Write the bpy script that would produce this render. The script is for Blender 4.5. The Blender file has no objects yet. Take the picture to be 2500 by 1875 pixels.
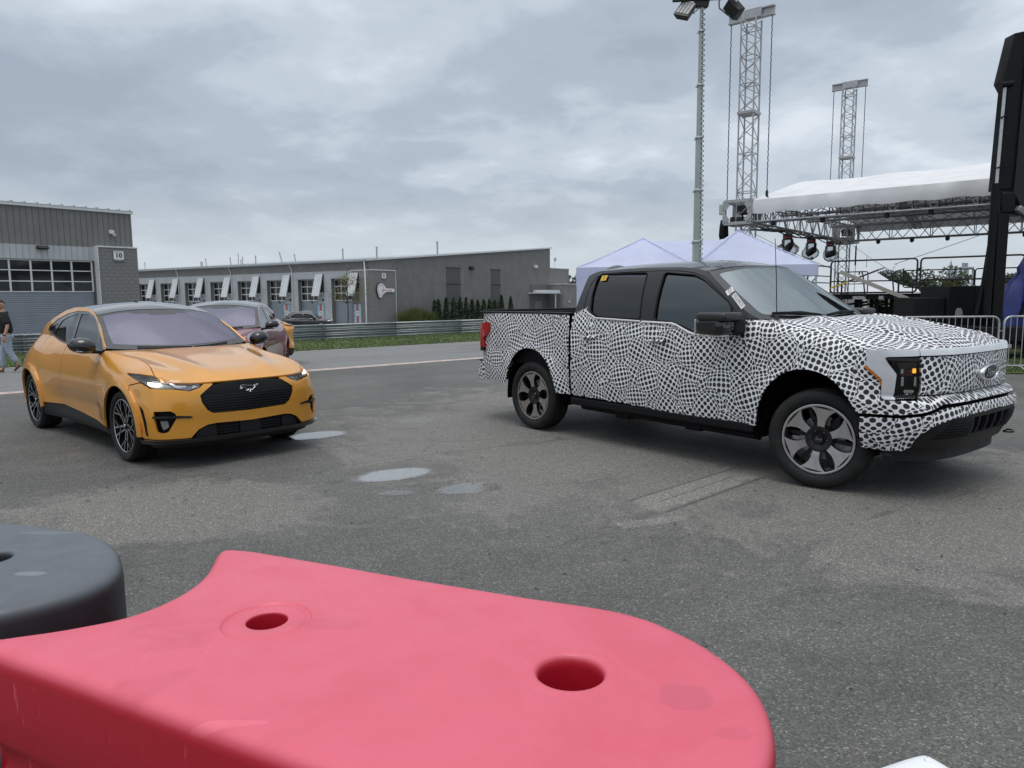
import bpy, bmesh, math, random
import numpy as np
from mathutils import Vector, Matrix
from mathutils.geometry import delaunay_2d_cdt
random.seed(7); RNG = np.random.default_rng(7)
SC = bpy.context.scene; COL = SC.collection
# ---------------------------------------------------------------- camera
CAM_H = 1.612; PITCH = math.radians(6.718); ROLL = -math.radians(.4877)
_fw = Vector((0, math.cos(PITCH), -math.sin(PITCH))); _r0 = Vector((1, 0, 0)); _u0 = _r0.cross(_fw)
_rt = _r0*math.cos(ROLL)+_u0*math.sin(ROLL); _up = _u0*math.cos(ROLL)-_r0*math.sin(ROLL)
cd = bpy.data.cameras.new('camera'); cam = bpy.data.objects.new('camera', cd); COL.objects.link(cam); SC.camera = cam
M = Matrix((_rt, _up, -_fw)).transposed().to_4x4(); M.translation = Vector((0, 0, CAM_H)); cam.matrix_world = M
cd.sensor_width = 36; cd.sensor_fit = 'HORIZONTAL'; cd.lens = 36*1800/2500; cd.clip_start = .03; cd.clip_end = 5000
# ---------------------------------------------------------------- world: overcast sky
W = bpy.data.worlds.new('World'); SC.world = W; W.use_nodes = True
def nd(nt, t, loc=None, **kw):
    n = nt.nodes.new(t)
    for k, v in kw.items():
        if k == 'inp':
            for a, b in v.items(): n.inputs[a].default_value = b
        else: setattr(n, k, v)
    return n
def mathn(nt, op, a, b=None, c=None, clamp=False):
    n = nt.nodes.new('ShaderNodeMath'); n.operation = op; n.use_clamp = clamp
    for i, v in enumerate((a, b, c)):
        if v is None: continue
        if isinstance(v, (int, float)): n.inputs[i].default_value = v
        else: nt.links.new(v, n.inputs[i])
    return n.outputs[0]
def vmath(nt, op, a, b=None):
    n = nt.nodes.new('ShaderNodeVectorMath'); n.operation = op
    for i, v in enumerate((a, b)):
        if v is None: continue
        if isinstance(v, (tuple, list)): n.inputs[i].default_value = v
        elif isinstance(v, (int, float)): n.inputs[3 if op == 'SCALE' else i].default_value = v
        else: nt.links.new(v, n.inputs[i])
    return n.outputs[1] if op in ('LENGTH', 'DISTANCE', 'DOT_PRODUCT') else n.outputs[0]
def ramp(nt, fac, stops, interp='LINEAR'):
    n = nt.nodes.new('ShaderNodeValToRGB'); n.color_ramp.interpolation = interp; e = n.color_ramp.elements
    while len(e) < len(stops): e.new(.5)
    for i, (p, c) in enumerate(stops):
        e[i].position = p; e[i].color = c if len(c) == 4 else (*c, 1)
    nt.links.new(fac, n.inputs[0]); return n.outputs[0]
def mixc(nt, fac, a, b, mode='MIX'):
    n = nt.nodes.new('ShaderNodeMix'); n.data_type = 'RGBA'; n.blend_type = mode
    for s, v in ((n.inputs[0], fac), (n.inputs[6], a), (n.inputs[7], b)):
        if isinstance(v, (int, float)): s.default_value = v
        elif isinstance(v, (tuple, list)): s.default_value = v if len(v) == 4 else (*v, 1)
        else: nt.links.new(v, s)
    return n.outputs[2]
def noise(nt, vec, scale, detail=4, rough=.55, dist=0, dim='3D'):
    n = nt.nodes.new('ShaderNodeTexNoise'); n.noise_dimensions = dim
    n.inputs['Scale'].default_value = scale; n.inputs['Detail'].default_value = detail; n.inputs['Roughness'].default_value = rough; n.inputs['Distortion'].default_value = dist
    if vec is not None: nt.links.new(vec, n.inputs['Vector'])
    return n.outputs['Fac']
def maprange(nt, v, a, b, c=0., d=1., smooth=True):
    n = nt.nodes.new('ShaderNodeMapRange'); n.interpolation_type = 'SMOOTHSTEP' if smooth else 'LINEAR'
    for i, q in enumerate((a, b, c, d)): n.inputs[i+1].default_value = q
    nt.links.new(v, n.inputs[0]); return n.outputs[0]
SUN_EL, SUN_AZ = math.radians(74), math.radians(200)   # azimuth measured from +Y towards +X
nt = W.node_tree; nt.nodes.clear()
sky = nd(nt, 'ShaderNodeTexSky', sky_type='NISHITA', sun_disc=False, sun_elevation=SUN_EL, sun_rotation=SUN_AZ, air_density=1.0, dust_density=2.0)
tc = nt.nodes.new('ShaderNodeTexCoord'); sep = nt.nodes.new('ShaderNodeSeparateXYZ'); nt.links.new(tc.outputs['Generated'], sep.inputs[0])
zz = mathn(nt, 'ADD', mathn(nt, 'MAXIMUM', sep.outputs[2], 0.0), .24)
cmb = nt.nodes.new('ShaderNodeCombineXYZ')       # cloud layer: the view direction carried out to a flat cloud base
nt.links.new(mathn(nt, 'DIVIDE', sep.outputs[0], zz), cmb.inputs[0]); nt.links.new(mathn(nt, 'DIVIDE', sep.outputs[1], zz), cmb.inputs[1])
cv = vmath(nt, 'ADD', cmb.outputs[0], (71.3, 12.2, 9.1))
c1 = noise(nt, cv, .85, 3, .48, .2); c2 = noise(nt, cv, 2.9, 5, .56, .15)
cl = mathn(nt, 'ADD', mathn(nt, 'MULTIPLY', c1, .62), mathn(nt, 'MULTIPLY', c2, .38))
cloud = ramp(nt, maprange(nt, cl, .38, .62, smooth=False), [(0, (.395, .460, .545)), (.35, (.465, .535, .62)), (.62, (.58, .655, .74)), (1, (.78, .845, .92))], 'EASE')
# overcast skies brighten towards the zenith
gz = mathn(nt, 'ADD', 1.0, mathn(nt, 'MULTIPLY', maprange(nt, sep.outputs[2], .40, 1.0), 1.15))
hz = mixc(nt, maprange(nt, sep.outputs[2], .0, .16), (.63, .695, .75), cloud)
hz = mixc(nt, maprange(nt, sep.outputs[2], .40, .80), hz, mixc(nt, 1., hz, (1.08, 1.0, .93), 'MULTIPLY')); cb = vmath(nt, 'SCALE', hz, 1.0); nt.links.new(gz, cb.node.inputs[3])
b1 = nt.nodes.new('ShaderNodeBackground'); b1.inputs[1].default_value = .08; nt.links.new(sky.outputs[0], b1.inputs[0])
b2 = nt.nodes.new('ShaderNodeBackground'); b2.inputs[1].default_value = 1.0; nt.links.new(cb, b2.inputs[0])
mx = nt.nodes.new('ShaderNodeMixShader'); mx.inputs[0].default_value = .93
nt.links.new(b1.outputs[0], mx.inputs[1]); nt.links.new(b2.outputs[0], mx.inputs[2])
wo = nt.nodes.new('ShaderNodeOutputWorld'); nt.links.new(mx.outputs[0], wo.inputs[0])
sd = bpy.data.lights.new('sun', 'SUN'); sun = bpy.data.objects.new('sun', sd); COL.objects.link(sun)
sd.energy = 1.1; sd.angle = math.radians(30); sd.color = (1, .97, .92)
sun.rotation_euler = (math.pi/2-SUN_EL, 0, math.pi-SUN_AZ)
vs = SC.view_settings; vs.view_transform = 'Standard'; vs.look = 'None'; vs.exposure = 0; vs.gamma = 1; vs.use_curve_mapping = False
SC.cycles.max_bounces = 8; SC.cycles.transparent_max_bounces = 16
# ---------------------------------------------------------------- object helpers
def link(name, me, mat=None, parent=None, loc=None, rz=None):
    o = bpy.data.objects.new(name, me); COL.objects.link(o)
    if mat is not None and me is not None and not me.materials:
        for m in (mat if isinstance(mat, (list, tuple)) else [mat]): me.materials.append(m)
    if parent is not None: o.parent = parent
    if loc is not None: o.location = loc
    if rz is not None: o.rotation_euler = (0, 0, rz)
    return o
def tag(o, label=None, cat=None, group=None, kind=None):
    for k, v in (('label', label), ('category', cat), ('group', group), ('kind', kind)):
        if v: o[k] = v
    return o
def empty(name, loc=(0, 0, 0), rz=0., label=None, cat=None, group=None):
    o = bpy.data.objects.new(name, None); COL.objects.link(o); o.location = loc; o.rotation_euler = (0, 0, rz); o.empty_display_size = .2
    return tag(o, label, cat, group)
def copy_tree(o, parent=None, swap=None):
    c = o.copy(); COL.objects.link(c)
    if parent is not None: c.parent = parent
    if swap and o.type == 'MESH':
        for i, s in enumerate(o.material_slots):
            if s.material and s.material.name in swap:
                c.material_slots[i].link = 'OBJECT'; c.material_slots[i].material = swap[s.material.name]
    for ch in list(o.children): copy_tree(ch, c, swap)
    return c
class MB:
    """collects boxes, bars, tubes and lathes and links them as ONE mesh"""
    def __init__(s): s.v = []; s.f = []; s.m = []
    def add(s, v, f, mi=0):
        n = len(s.v); s.v += [tuple(map(float, p)) for p in v]; s.f += [tuple(int(i)+n for i in q) for q in f]; s.m += [mi]*len(f); return s
    def box(s, c, d, R=None, mi=0, taper=1.):
        x, y, z = d[0]/2, d[1]/2, d[2]/2
        V = [Vector(q) for q in ((-x,-y,-z),(x,-y,-z),(x,y,-z),(-x,y,-z),(-x*taper,-y*taper,z),(x*taper,-y*taper,z),(x*taper,y*taper,z),(-x*taper,y*taper,z))]
        if R is not None: V = [R @ q for q in V]
        return s.add([q+Vector(c) for q in V], [(3,2,1,0),(4,5,6,7),(0,1,5,4),(1,2,6,5),(2,3,7,6),(3,0,4,7)], mi)
    def boxz(s, x0, x1, y0, y1, z0, z1, mi=0): return s.box(((x0+x1)/2, (y0+y1)/2, (z0+z1)/2), (x1-x0, y1-y0, z1-z0), mi=mi)
    def beam(s, p, q, w, h, up=(0, 0, 1), mi=0):
        p, q = Vector(p), Vector(q); d = q-p; L = d.length; d.normalize(); u = Vector(up)
        if abs(d.dot(u)) > .98: u = Vector((1, 0, 0))
        a = d.cross(u).normalized(); b = a.cross(d)
        V = []
        for e in (p, q):
            for i, j in ((-1,-1),(1,-1),(1,1),(-1,1)): V.append(e+a*(i*w/2)+b*(j*h/2))
        return s.add(V, [(0,1,2,3),(7,6,5,4),(0,4,5,1),(1,5,6,2),(2,6,7,3),(3,7,4,0)], mi)
    def tube(s, pts, r, n=8, mi=0, closed=False, caps=True):
        P = [Vector(p) for p in pts]; N = len(P); rr = r if hasattr(r, '__len__') else [r]*N
        ref = None; rings = []
        for i in range(N):
            if closed: t = (P[(i+1) % N]-P[i-1])
            else: t = P[min(i+1, N-1)]-P[max(i-1, 0)]
            t.normalize()
            if ref is None:
                ref = Vector((0, 0, 1)) if abs(t.z) < .9 else Vector((1, 0, 0))
            a = (ref-t*ref.dot(t)).normalized(); ref = a; b = t.cross(a)
            rings.append([P[i]+(a*math.cos(2*math.pi*k/n)+b*math.sin(2*math.pi*k/n))*rr[i] for k in range(n)])
        V = [q for R in rings for q in R]; F = []
        for i in range(N if closed else N-1):
            j = (i+1) % N
            for k in range(n): F.append((i*n+k, j*n+k, j*n+(k+1) % n, i*n+(k+1) % n)[::-1])
        if caps and not closed: F.append(tuple(range(n))); F.append(tuple((N-1)*n+k for k in range(n))[::-1])
        return s.add(V, F, mi)
    def bar(s, p, q, r, n=8, mi=0): return s.tube([p, q], r, n, mi)
    def lathe(s, prof, n=32, axis='y', c=(0, 0, 0), mi=0, closed=True):
        """prof: (r, t) pairs spun round the axis"""
        V = []; m = len(prof)
        for k in range(n):
            a = 2*math.pi*k/n; ca, sa = math.cos(a), math.sin(a)
            for r, t in prof:
                V.append({'y': (r*ca, t, r*sa), 'x': (t, r*ca, r*sa), 'z': (r*ca, r*sa, t)}[axis])
        F = []
        for k in range(n):
            kk = (k+1) % n
            for i in range(m if closed else m-1):
                j = (i+1) % m; q = (k*m+i, kk*m+i, kk*m+j, k*m+j); F.append(q if axis != 'y' else q[::-1])
        c = Vector(c); return s.add([Vector(p)+c for p in V], F, mi)
    def prism(s, poly, d, fn, mi=0):
        """polygon (a, b) swept from depth 0 to d; fn(a, b, depth) -> point"""
        n = len(poly); V = [fn(a, b, 0) for a, b in poly]+[fn(a, b, d) for a, b in poly]
        F = [tuple(range(n)), tuple(range(2*n-1, n-1, -1))]+[(i, i+n, (i+1) % n+n, (i+1) % n) for i in range(n)]
        return s.add(V, F, mi)
    def grid(s, P, mi=0, wrap=False):
        P = np.asarray(P); a, b = P.shape[:2]; F = []
        for i in range(a-1):
            for j in range(b if wrap else b-1): F.append((i*b+j, (i+1)*b+j, (i+1)*b+(j+1) % b, i*b+(j+1) % b))
        return s.add(P.reshape(-1, 3), F, mi)
    def mesh(s, name, smooth=None):
        me = bpy.data.meshes.new(name); me.from_pydata(s.v, [], s.f)
        if any(s.m): me.polygons.foreach_set('material_index', s.m)
        bm = bmesh.new(); bm.from_mesh(me); bmesh.ops.recalc_face_normals(bm, faces=bm.faces); bm.to_mesh(me); bm.free()
        if smooth is not None:
            me.polygons.foreach_set('use_smooth', [True]*len(me.polygons)); me.set_sharp_from_angle(angle=math.radians(smooth))
        me.update(); return me
    def build(s, name, mat, parent=None, smooth=None, loc=None, rz=None, bevel=0):
        o = link(name, s.mesh(name, smooth), mat, parent, loc, rz)
        if bevel: bev(o, bevel)
        return o
def bev(o, w, seg=2, ang=40):
    m = o.modifiers.new('edge', 'BEVEL'); m.width = w; m.segments = seg; m.limit_method = 'ANGLE'; m.angle_limit = math.radians(ang); m.harden_normals = False
    o.data.polygons.foreach_set('use_smooth', [True]*len(o.data.polygons)); o.data.set_sharp_from_angle(angle=math.radians(ang+5)); return o
def rnd(pts, r, n=4):
    """round the corners of a closed polygon; a third number on a point is its own radius"""
    out = []; N = len(pts)
    for i in range(N):
        p = np.array(pts[i][:2], float); a = np.array(pts[i-1][:2], float); b = np.array(pts[(i+1) % N][:2], float); rr = pts[i][2] if len(pts[i]) > 2 else r
        la, lb = np.linalg.norm(a-p), np.linalg.norm(b-p); d = min(rr, .45*la, .45*lb)
        if d < 1e-4: out.append(p); continue
        q, s = p+(a-p)*d/la, p+(b-p)*d/lb
        for t in np.linspace(0, 1, n+1): out.append((1-t)**2*q+2*t*(1-t)*p+t*t*s)
    return np.array(out)
def dens(poly, h):
    out = []; N = len(poly)
    for i in range(N):
        p, q = np.asarray(poly[i][:2], float), np.asarray(poly[(i+1) % N][:2], float); k = max(1, int(np.ceil(np.linalg.norm(q-p)/h)))
        for j in range(k): out.append(p+(q-p)*j/k)
    return np.array(out)
def inside(P, poly):
    x, y = P[:, 0], P[:, 1]; c = np.zeros(len(P), bool); q = np.roll(poly, 1, 0)
    for (x1, y1), (x2, y2) in zip(poly, q):
        k = (y1 > y) != (y2 > y)
        if y1 != y2: c ^= k & (x < (x2-x1)*(y-y1)/(y2-y1)+x1)
    return c
def edist(P, poly):
    d = np.full(len(P), 1e9); q = np.roll(poly, -1, 0)
    for a, b in zip(poly, q):
        e = b-a; L = max(e @ e, 1e-12); t = np.clip(((P-a) @ e)/L, 0, 1); d = np.minimum(d, np.linalg.norm(P-a-t[:, None]*e, axis=1))
    return d
def panel(name, surf, poly, mat, parent=None, res=.04, t=.014, off=0., holes=(), sc=(1, 1), ref=(-1.5, 0, .7), uv=None, sg=1, rim=True, mi_rim=0):
    """one sheet of bodywork: the outline `poly` (surface coordinates) filled, laid on `surf`, with its edges turned in by t"""
    sc = np.array(sc, float); loops = [dens(np.asarray([q[:2] for q in L], float)*sc, res*.8) for L in [poly]+list(holes)]
    B = np.vstack(loops); lo, hi = B.min(0), B.max(0)
    gx, gy = np.meshgrid(np.arange(lo[0]+res*.5, hi[0], res), np.arange(lo[1]+res*.5, hi[1], res)); G = np.stack([gx.ravel(), gy.ravel()], 1)
    k = inside(G, loops[0])
    for L in loops[1:]: k &= ~inside(G, L)
    for L in loops: k &= edist(G, L) > res*.4
    G = G[k]; V2 = np.vstack([B, G]); E = []; n0 = 0
    for L in loops:
        n = len(L); E += [(n0+i, n0+(i+1) % n) for i in range(n)]; n0 += n
    v2, e2, f2, ov, oe, of = delaunay_2d_cdt([Vector(p) for p in V2], E, [], 0, 1e-5)
    v2 = np.array([tuple(p) for p in v2]); T = np.array([f for f in f2 if len(f) == 3]); cen = v2[T].mean(1); k = inside(cen, loops[0])
    for L in loops[1:]: k &= ~inside(cen, L)
    T = T[k]; used = np.unique(T); re = -np.ones(len(v2), int); re[used] = np.arange(len(used)); v2 = v2[used]; T = re[T]
    ab = v2/sc; a, b = ab[:, 0]*sg, ab[:, 1]; P = surf(a, b); e = 2e-3
    pa = (surf(a+e/sc[0], b)-surf(a-e/sc[0], b)); pb = (surf(a, b+e/sc[1])-surf(a, b-e/sc[1])); N = np.cross(pa, pb); N /= np.maximum(np.linalg.norm(N, axis=1), 1e-12)[:, None]
    out = P-np.array(ref)[None] ; out[:, 0] *= .25
    if ((N*out).sum(1)).mean() < 0: N = -N
    P = P+N*off; fn = np.cross(P[T[:, 1]]-P[T[:, 0]], P[T[:, 2]]-P[T[:, 0]]); fl = (fn*N[T[:, 0]]).sum(1) < 0; T[fl] = T[fl][:, ::-1]
    verts = list(map(tuple, P)); faces = list(map(tuple, T.tolist())); norms = list(map(tuple, N)); mi = [0]*len(faces); UV = list(map(tuple, ab))
    if rim and t > 0:
        cnt = {}
        for f in faces:
            for i in range(3): cnt[(f[i], f[(i+1) % 3])] = 1
        for (i, j) in list(cnt):
            if (j, i) in cnt: continue
            n = len(verts); d = P[j]-P[i]; sn = np.cross(d, N[i]); sn /= max(np.linalg.norm(sn), 1e-9)
            verts += [tuple(P[i]), tuple(P[j]), tuple(P[j]-N[j]*t), tuple(P[i]-N[i]*t)]; faces.append((n+1, n, n+3, n+2)); norms += [tuple(sn)]*4; mi.append(mi_rim); UV += [tuple(ab[i]), tuple(ab[j]), tuple(ab[j]), tuple(ab[i])]
    me = bpy.data.meshes.new(name); me.from_pydata(verts, [], faces); me.polygons.foreach_set('use_smooth', [True]*len(faces))
    if mi_rim: me.polygons.foreach_set('material_index', mi)
    ul = me.uv_layers.new(name='UVMap'); UV = np.array(UV)*(1 if uv is None else np.array(uv)); li = np.zeros(len(me.loops), int); me.loops.foreach_get('vertex_index', li); ul.data.foreach_set('uv', UV[li].ravel())
    me.normals_split_custom_set_from_vertices(norms); me.update()
    return link(name, me, mat, parent)
def text(s, size, mat, parent, loc, rot, depth=.002, name='lettering', shear=0., sx=1., align='CENTER', bold=0.):
    cu = bpy.data.curves.new('lettering', 'FONT'); cu.body = s; cu.size = size; cu.extrude = depth; cu.align_x = align; cu.align_y = 'CENTER'; cu.shear = shear; cu.resolution_u = 3; cu.offset = bold*size
    o = bpy.data.objects.new('tmp', cu); COL.objects.link(o); dg = bpy.context.evaluated_depsgraph_get(); me = bpy.data.meshes.new_from_object(o.evaluated_get(dg)); bpy.data.objects.remove(o)
    me.materials.clear(); me.name = name
    r = link(name, me, mat, parent); r.location = loc; r.rotation_euler = rot; r.scale = (sx, 1, 1); return r
# ---------------------------------------------------------------- materials
MAT = {}
def pmat(name, col, rough=.5, metal=0., coat=0., var=.08, vs_=6., bump=0., bs=60., spec=.5, emit=None, es=1., coat_rough=.03, dirt=0., trans=0., rvar=.12):
    """a surface with uneven colour, gloss and fine relief"""
    m = bpy.data.materials.new(name); m.use_nodes = True; nt = m.node_tree; b = nt.nodes['Principled BSDF']; MAT[name] = m
    tc = nt.nodes.new('ShaderNodeTexCoord'); o = tc.outputs['Object']
    c = col
    if var > 0:
        n = noise(nt, o, vs_, 5, .6); k = maprange(nt, n, .3, .7, 1-var, 1+var)
        c = vmath(nt, 'SCALE', col, 1.); c.node.inputs[0].default_value = col; nt.links.new(k, c.node.inputs[3])
        if dirt > 0: c = mixc(nt, mathn(nt, 'MULTIPLY', maprange(nt, noise(nt, o, vs_*.45, 6, .7), .5, .75), dirt), c, (.16, .14, .11))
        nt.links.new(c, b.inputs['Base Color'])
        if rvar: nt.links.new(maprange(nt, n, .3, .7, max(rough*(1-rvar), 0.02), min(rough*(1+rvar), 1)), b.inputs['Roughness'])
        else: b.inputs['Roughness'].default_value = rough
    else:
        b.inputs['Base Color'].default_value = (*col, 1); b.inputs['Roughness'].default_value = rough
    b.inputs['Metallic'].default_value = metal; b.inputs['Coat Weight'].default_value = coat; b.inputs['Coat Roughness'].default_value = coat_rough; b.inputs['Specular IOR Level'].default_value = spec
    if bump > 0:
        bn = nt.nodes.new('ShaderNodeBump'); bn.inputs['Strength'].default_value = bump; bn.inputs['Distance'].default_value = .01; nt.links.new(noise(nt, o, bs, 3, .6), bn.inputs['Height']); nt.links.new(bn.outputs[0], b.inputs['Normal'])
    if emit: b.inputs['Emission Color'].default_value = (*emit, 1); b.inputs['Emission Strength'].default_value = es
    return m
def glass(name, tint, trans=.5, f0=1.5, refl=(1, 1, 1), rough=0.):
    m = bpy.data.materials.new(name); m.use_nodes = True; nt = m.node_tree; nt.nodes.clear(); MAT[name] = m
    t = nt.nodes.new('ShaderNodeBsdfTransparent'); t.inputs[0].default_value = (tint[0]*trans, tint[1]*trans, tint[2]*trans, 1)
    g = nt.nodes.new('ShaderNodeBsdfGlossy'); g.inputs[0].default_value = (*refl, 1); g.inputs['Roughness'].default_value = rough
    tcn = nt.nodes.new('ShaderNodeTexCoord'); bn = nt.nodes.new('ShaderNodeBump'); bn.inputs['Strength'].default_value = .015; nt.links.new(noise(nt, tcn.outputs['Object'], 2.5, 2), bn.inputs['Height']); nt.links.new(bn.outputs[0], g.inputs['Normal'])
    f = nt.nodes.new('ShaderNodeFresnel'); f.inputs[0].default_value = f0
    x = nt.nodes.new('ShaderNodeMixShader'); nt.links.new(f.outputs[0], x.inputs[0]); nt.links.new(t.outputs[0], x.inputs[1]); nt.links.new(g.outputs[0], x.inputs[2])
    o = nt.nodes.new('ShaderNodeOutputMaterial'); nt.links.new(x.outputs[0], o.inputs[0]); return m
BLK_GLOSS = pmat('black_gloss', (.006, .006, .007), .12, coat=.6, var=.1)
BLK_PLA = pmat('black_plastic', (.011, .011, .012), .5, var=.15, bump=.15, bs=400, spec=.3)
BLK_MATT = pmat('black_matt', (.007, .007, .008), .65, var=.15, spec=.2)
INNER = pmat('inner_dark', (.005, .005, .006), .9, var=.1, spec=.1)
RUBBER = pmat('tyre_rubber', (.014, .014, .014), .7, var=.25, vs_=14, bump=.2, bs=180, dirt=.10, spec=.3)
CHROME = pmat('chrome', (.75, .76, .78), .1, 1., var=.04)
STEEL = pmat('galvanised_steel', (.50, .52, .54), .42, .85, var=.12, vs_=9)
ALU = pmat('aluminium', (.52, .53, .545), .42, .7, var=.12, vs_=12)
WHITE_P = pmat('white_print', (.78, .78, .78), .5, var=.05)
BLK_P = pmat('black_print', (.015, .015, .015), .6, var=.05)
YEL_P = pmat('yellow_print', (.62, .42, .05), .5, var=.05)
RED_P = pmat('red_print', (.55, .05, .03), .5, var=.05)
# ---------- smooth curves and body surfaces (pure numpy) ----------
def spl(xs, ys):
    """natural cubic spline through (xs, ys) -> callable, linear outside"""
    x = np.asarray(xs, float); y = np.asarray(ys, float)
    if x[0] > x[-1]: x, y = x[::-1], y[::-1]
    n = len(x); h = np.diff(x); A = np.zeros((n, n)); r = np.zeros(n); A[0, 0] = A[-1, -1] = 1
    for i in range(1, n-1):
        A[i, i-1] = h[i-1]; A[i, i] = 2*(h[i-1]+h[i]); A[i, i+1] = h[i]
        r[i] = 6*((y[i+1]-y[i])/h[i]-(y[i]-y[i-1])/h[i-1])
    m = np.linalg.solve(A, r)
    def f(t):
        t = np.clip(np.asarray(t, float), x[0], x[-1])
        i = np.clip(np.searchsorted(x, t)-1, 0, n-2)
        a = x[i+1]-t; b = t-x[i]; hh = h[i]
        return (m[i]*a**3+m[i+1]*b**3)/(6*hh)+(y[i]/hh-m[i]*hh/6)*a+(y[i+1]/hh-m[i+1]*hh/6)*b
    return f
def pch(xs, ys):
    """monotone cubic (no overshoot)"""
    x = np.asarray(xs, float); y = np.asarray(ys, float)
    if x[0] > x[-1]: x, y = x[::-1], y[::-1]
    h = np.diff(x); d = np.diff(y)/h; m = np.zeros(len(x)); m[0], m[-1] = d[0], d[-1]
    for i in range(1, len(x)-1):
        if d[i-1]*d[i] > 0:
            w1 = 2*h[i]+h[i-1]; w2 = h[i]+2*h[i-1]; m[i] = (w1+w2)/(w1/d[i-1]+w2/d[i])
    def f(t):
        t = np.clip(np.asarray(t, float), x[0], x[-1]); i = np.clip(np.searchsorted(x, t)-1, 0, len(x)-2)
        u = (t-x[i])/h[i]; u2, u3 = u*u, u*u*u
        return (2*u3-3*u2+1)*y[i]+(u3-2*u2+u)*h[i]*m[i]+(-2*u3+3*u2)*y[i+1]+(u3-u2)*h[i]*m[i+1]
    return f
def sst(a, b, t):
    u = np.clip((np.asarray(t, float)-a)/(b-a), 0, 1); return u*u*(3-2*u)
class Plan:
    """plan outline: spline through points from the front centre round to the rear centre; s = chord length"""
    def __init__(self, pts):
        p = np.asarray(pts, float); s = np.concatenate([[0], np.cumsum(np.hypot(*np.diff(p, axis=0).T))])
        # mirror at both ends so the outline crosses the centre line squarely
        pm = np.vstack([[p[2, 0], -p[2, 1]], [p[1, 0], -p[1, 1]], p, [p[-2, 0], -p[-2, 1]], [p[-3, 0], -p[-3, 1]]])
        sm = np.concatenate([[-s[2], -s[1]], s, [2*s[-1]-s[-2], 2*s[-1]-s[-3]]])
        self.X = spl(sm, pm[:, 0]); self.Y = spl(sm, pm[:, 1]); self.S = s[-1]
        t = np.linspace(0, self.S, 1500); self._t, self._x, self._y = t, self.X(t), self.Y(t)
    def sx(self, x):  # s where the outline passes x (outline x falls all the way)
        return np.interp(-np.asarray(x, float), -self._x, self._t)
    def sy(self, y):  # front part only
        k = np.argmax(self._y); return np.interp(y, self._y[:k], self._t[:k])

# ----- crossover car -----
SUVP = Plan([(.880,0),(.876,.25),(.855,.48),(.802,.66),(.70,.795),(.54,.882),(.30,.922),(0,.932),(-.4,.93),(-.9,.915),(-1.5,.91),(-2.1,.92),(-2.6,.94),(-3.0,.945),(-3.3,.92),(-3.55,.84),(-3.72,.68),(-3.80,.40),(-3.82,0)])
_X = [.88,.85,.75,.60,.40,.20,0,-.35,-.66,-.8,-1.5,-2.2,-2.62,-3.0,-3.4,-3.65,-3.8]
suv_ztop_x = pch(_X, [.815,.818,.836,.880,.945,.985,1.01,1.048,1.085,1.085,1.10,1.15,1.20,1.20,1.08,1.02,1.0])
suv_itop_x = pch([.88,.8,.6,.25,0,-.5,-.66,-1,-2,-2.6,-3.2,-3.6,-3.8], [0,.01,.09,.20,.225,.145,.12,.095,.115,.18,.2,.15,.1])
suv_nose = pch([.12,.22,.30,.42,.55,.65,.72,.78,.83,.9], [-.12,-.03,0,0,.005,0,-.015,-.04,-.07,-.14])
suv_tail = pch([.2,.35,.5,.65,.8,.95,1.05,1.2], [.12,.03,0,.03,.04,.0,.02,.12])
_z = [.10,.2,.28,.36,.46,.56,.64,.72]
suv_in_door = pch(_z, [.11,.06,.04,.05,.05,.028,.008,0]); suv_in_end = pch(_z, [.09,.05,.02,.012,.008,.004,0,0])
def suv_wrap(s, z):
    s = np.asarray(s, float); z = np.asarray(z, float); sg = np.where(s < 0, -1., 1.); a = np.abs(s)
    x0 = SUVP.X(a); y0 = SUVP.Y(a)
    wf = 1-sst(.45, 1.35, a); wr = 1-sst(-3.7, -3.2, x0)
    x = x0+wf*suv_nose(z)+wr*suv_tail(z)
    wd = sst(-.45, -.9, x0)*(1-sst(-2.0, -2.5, x0))
    low = wd*suv_in_door(z)+(1-wd)*suv_in_end(z)
    zs = .72+.06*sst(-1.6, -2.8, x0)
    tau = np.clip((z-zs)/np.maximum(suv_ztop_x(x0)-zs, .05), 0, 1.3)
    ins = low+suv_itop_x(x0)*tau**(2.1+1.5*sst(-.75, -.4, x0))
    fl = 0
    for xw in (0., -2.984):
        r = np.hypot(x0-xw, z-.365); fl = fl+.022*np.exp(-((np.maximum(r-.40, 0))/.09)**2)*(z < 1.2)
    y = y0*(1-ins/.93)+fl*(y0/.93)**3
    cf = np.exp(-((a-.95)/.22)**2)*(1-sst(.45, .85, z))*sst(.2, .3, z)
    x = x+.03*cf; y = y+.035*cf
    return np.stack([x, sg*y, z+0*x], -1)
suv_zr = pch([-.66,-.8,-1.0,-1.27,-1.6,-2.0,-2.4,-2.7,-3.0,-3.3,-3.6], [1.09,1.175,1.30,1.42,1.51,1.535,1.50,1.425,1.325,1.20,1.06])
def suv_side(x, z, sg=1):
    """upper side (glass and pillars): leans in above the belt"""
    x = np.asarray(x, float); z = np.asarray(z, float); zb = suv_ztop_x(x)
    yb = suv_wrap(SUVP.sx(x), zb)[..., 1]; d = z-zb
    y = yb-.36*d-.27*d*np.abs(d)
    return np.stack([x, sg*y, z], -1)
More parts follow.
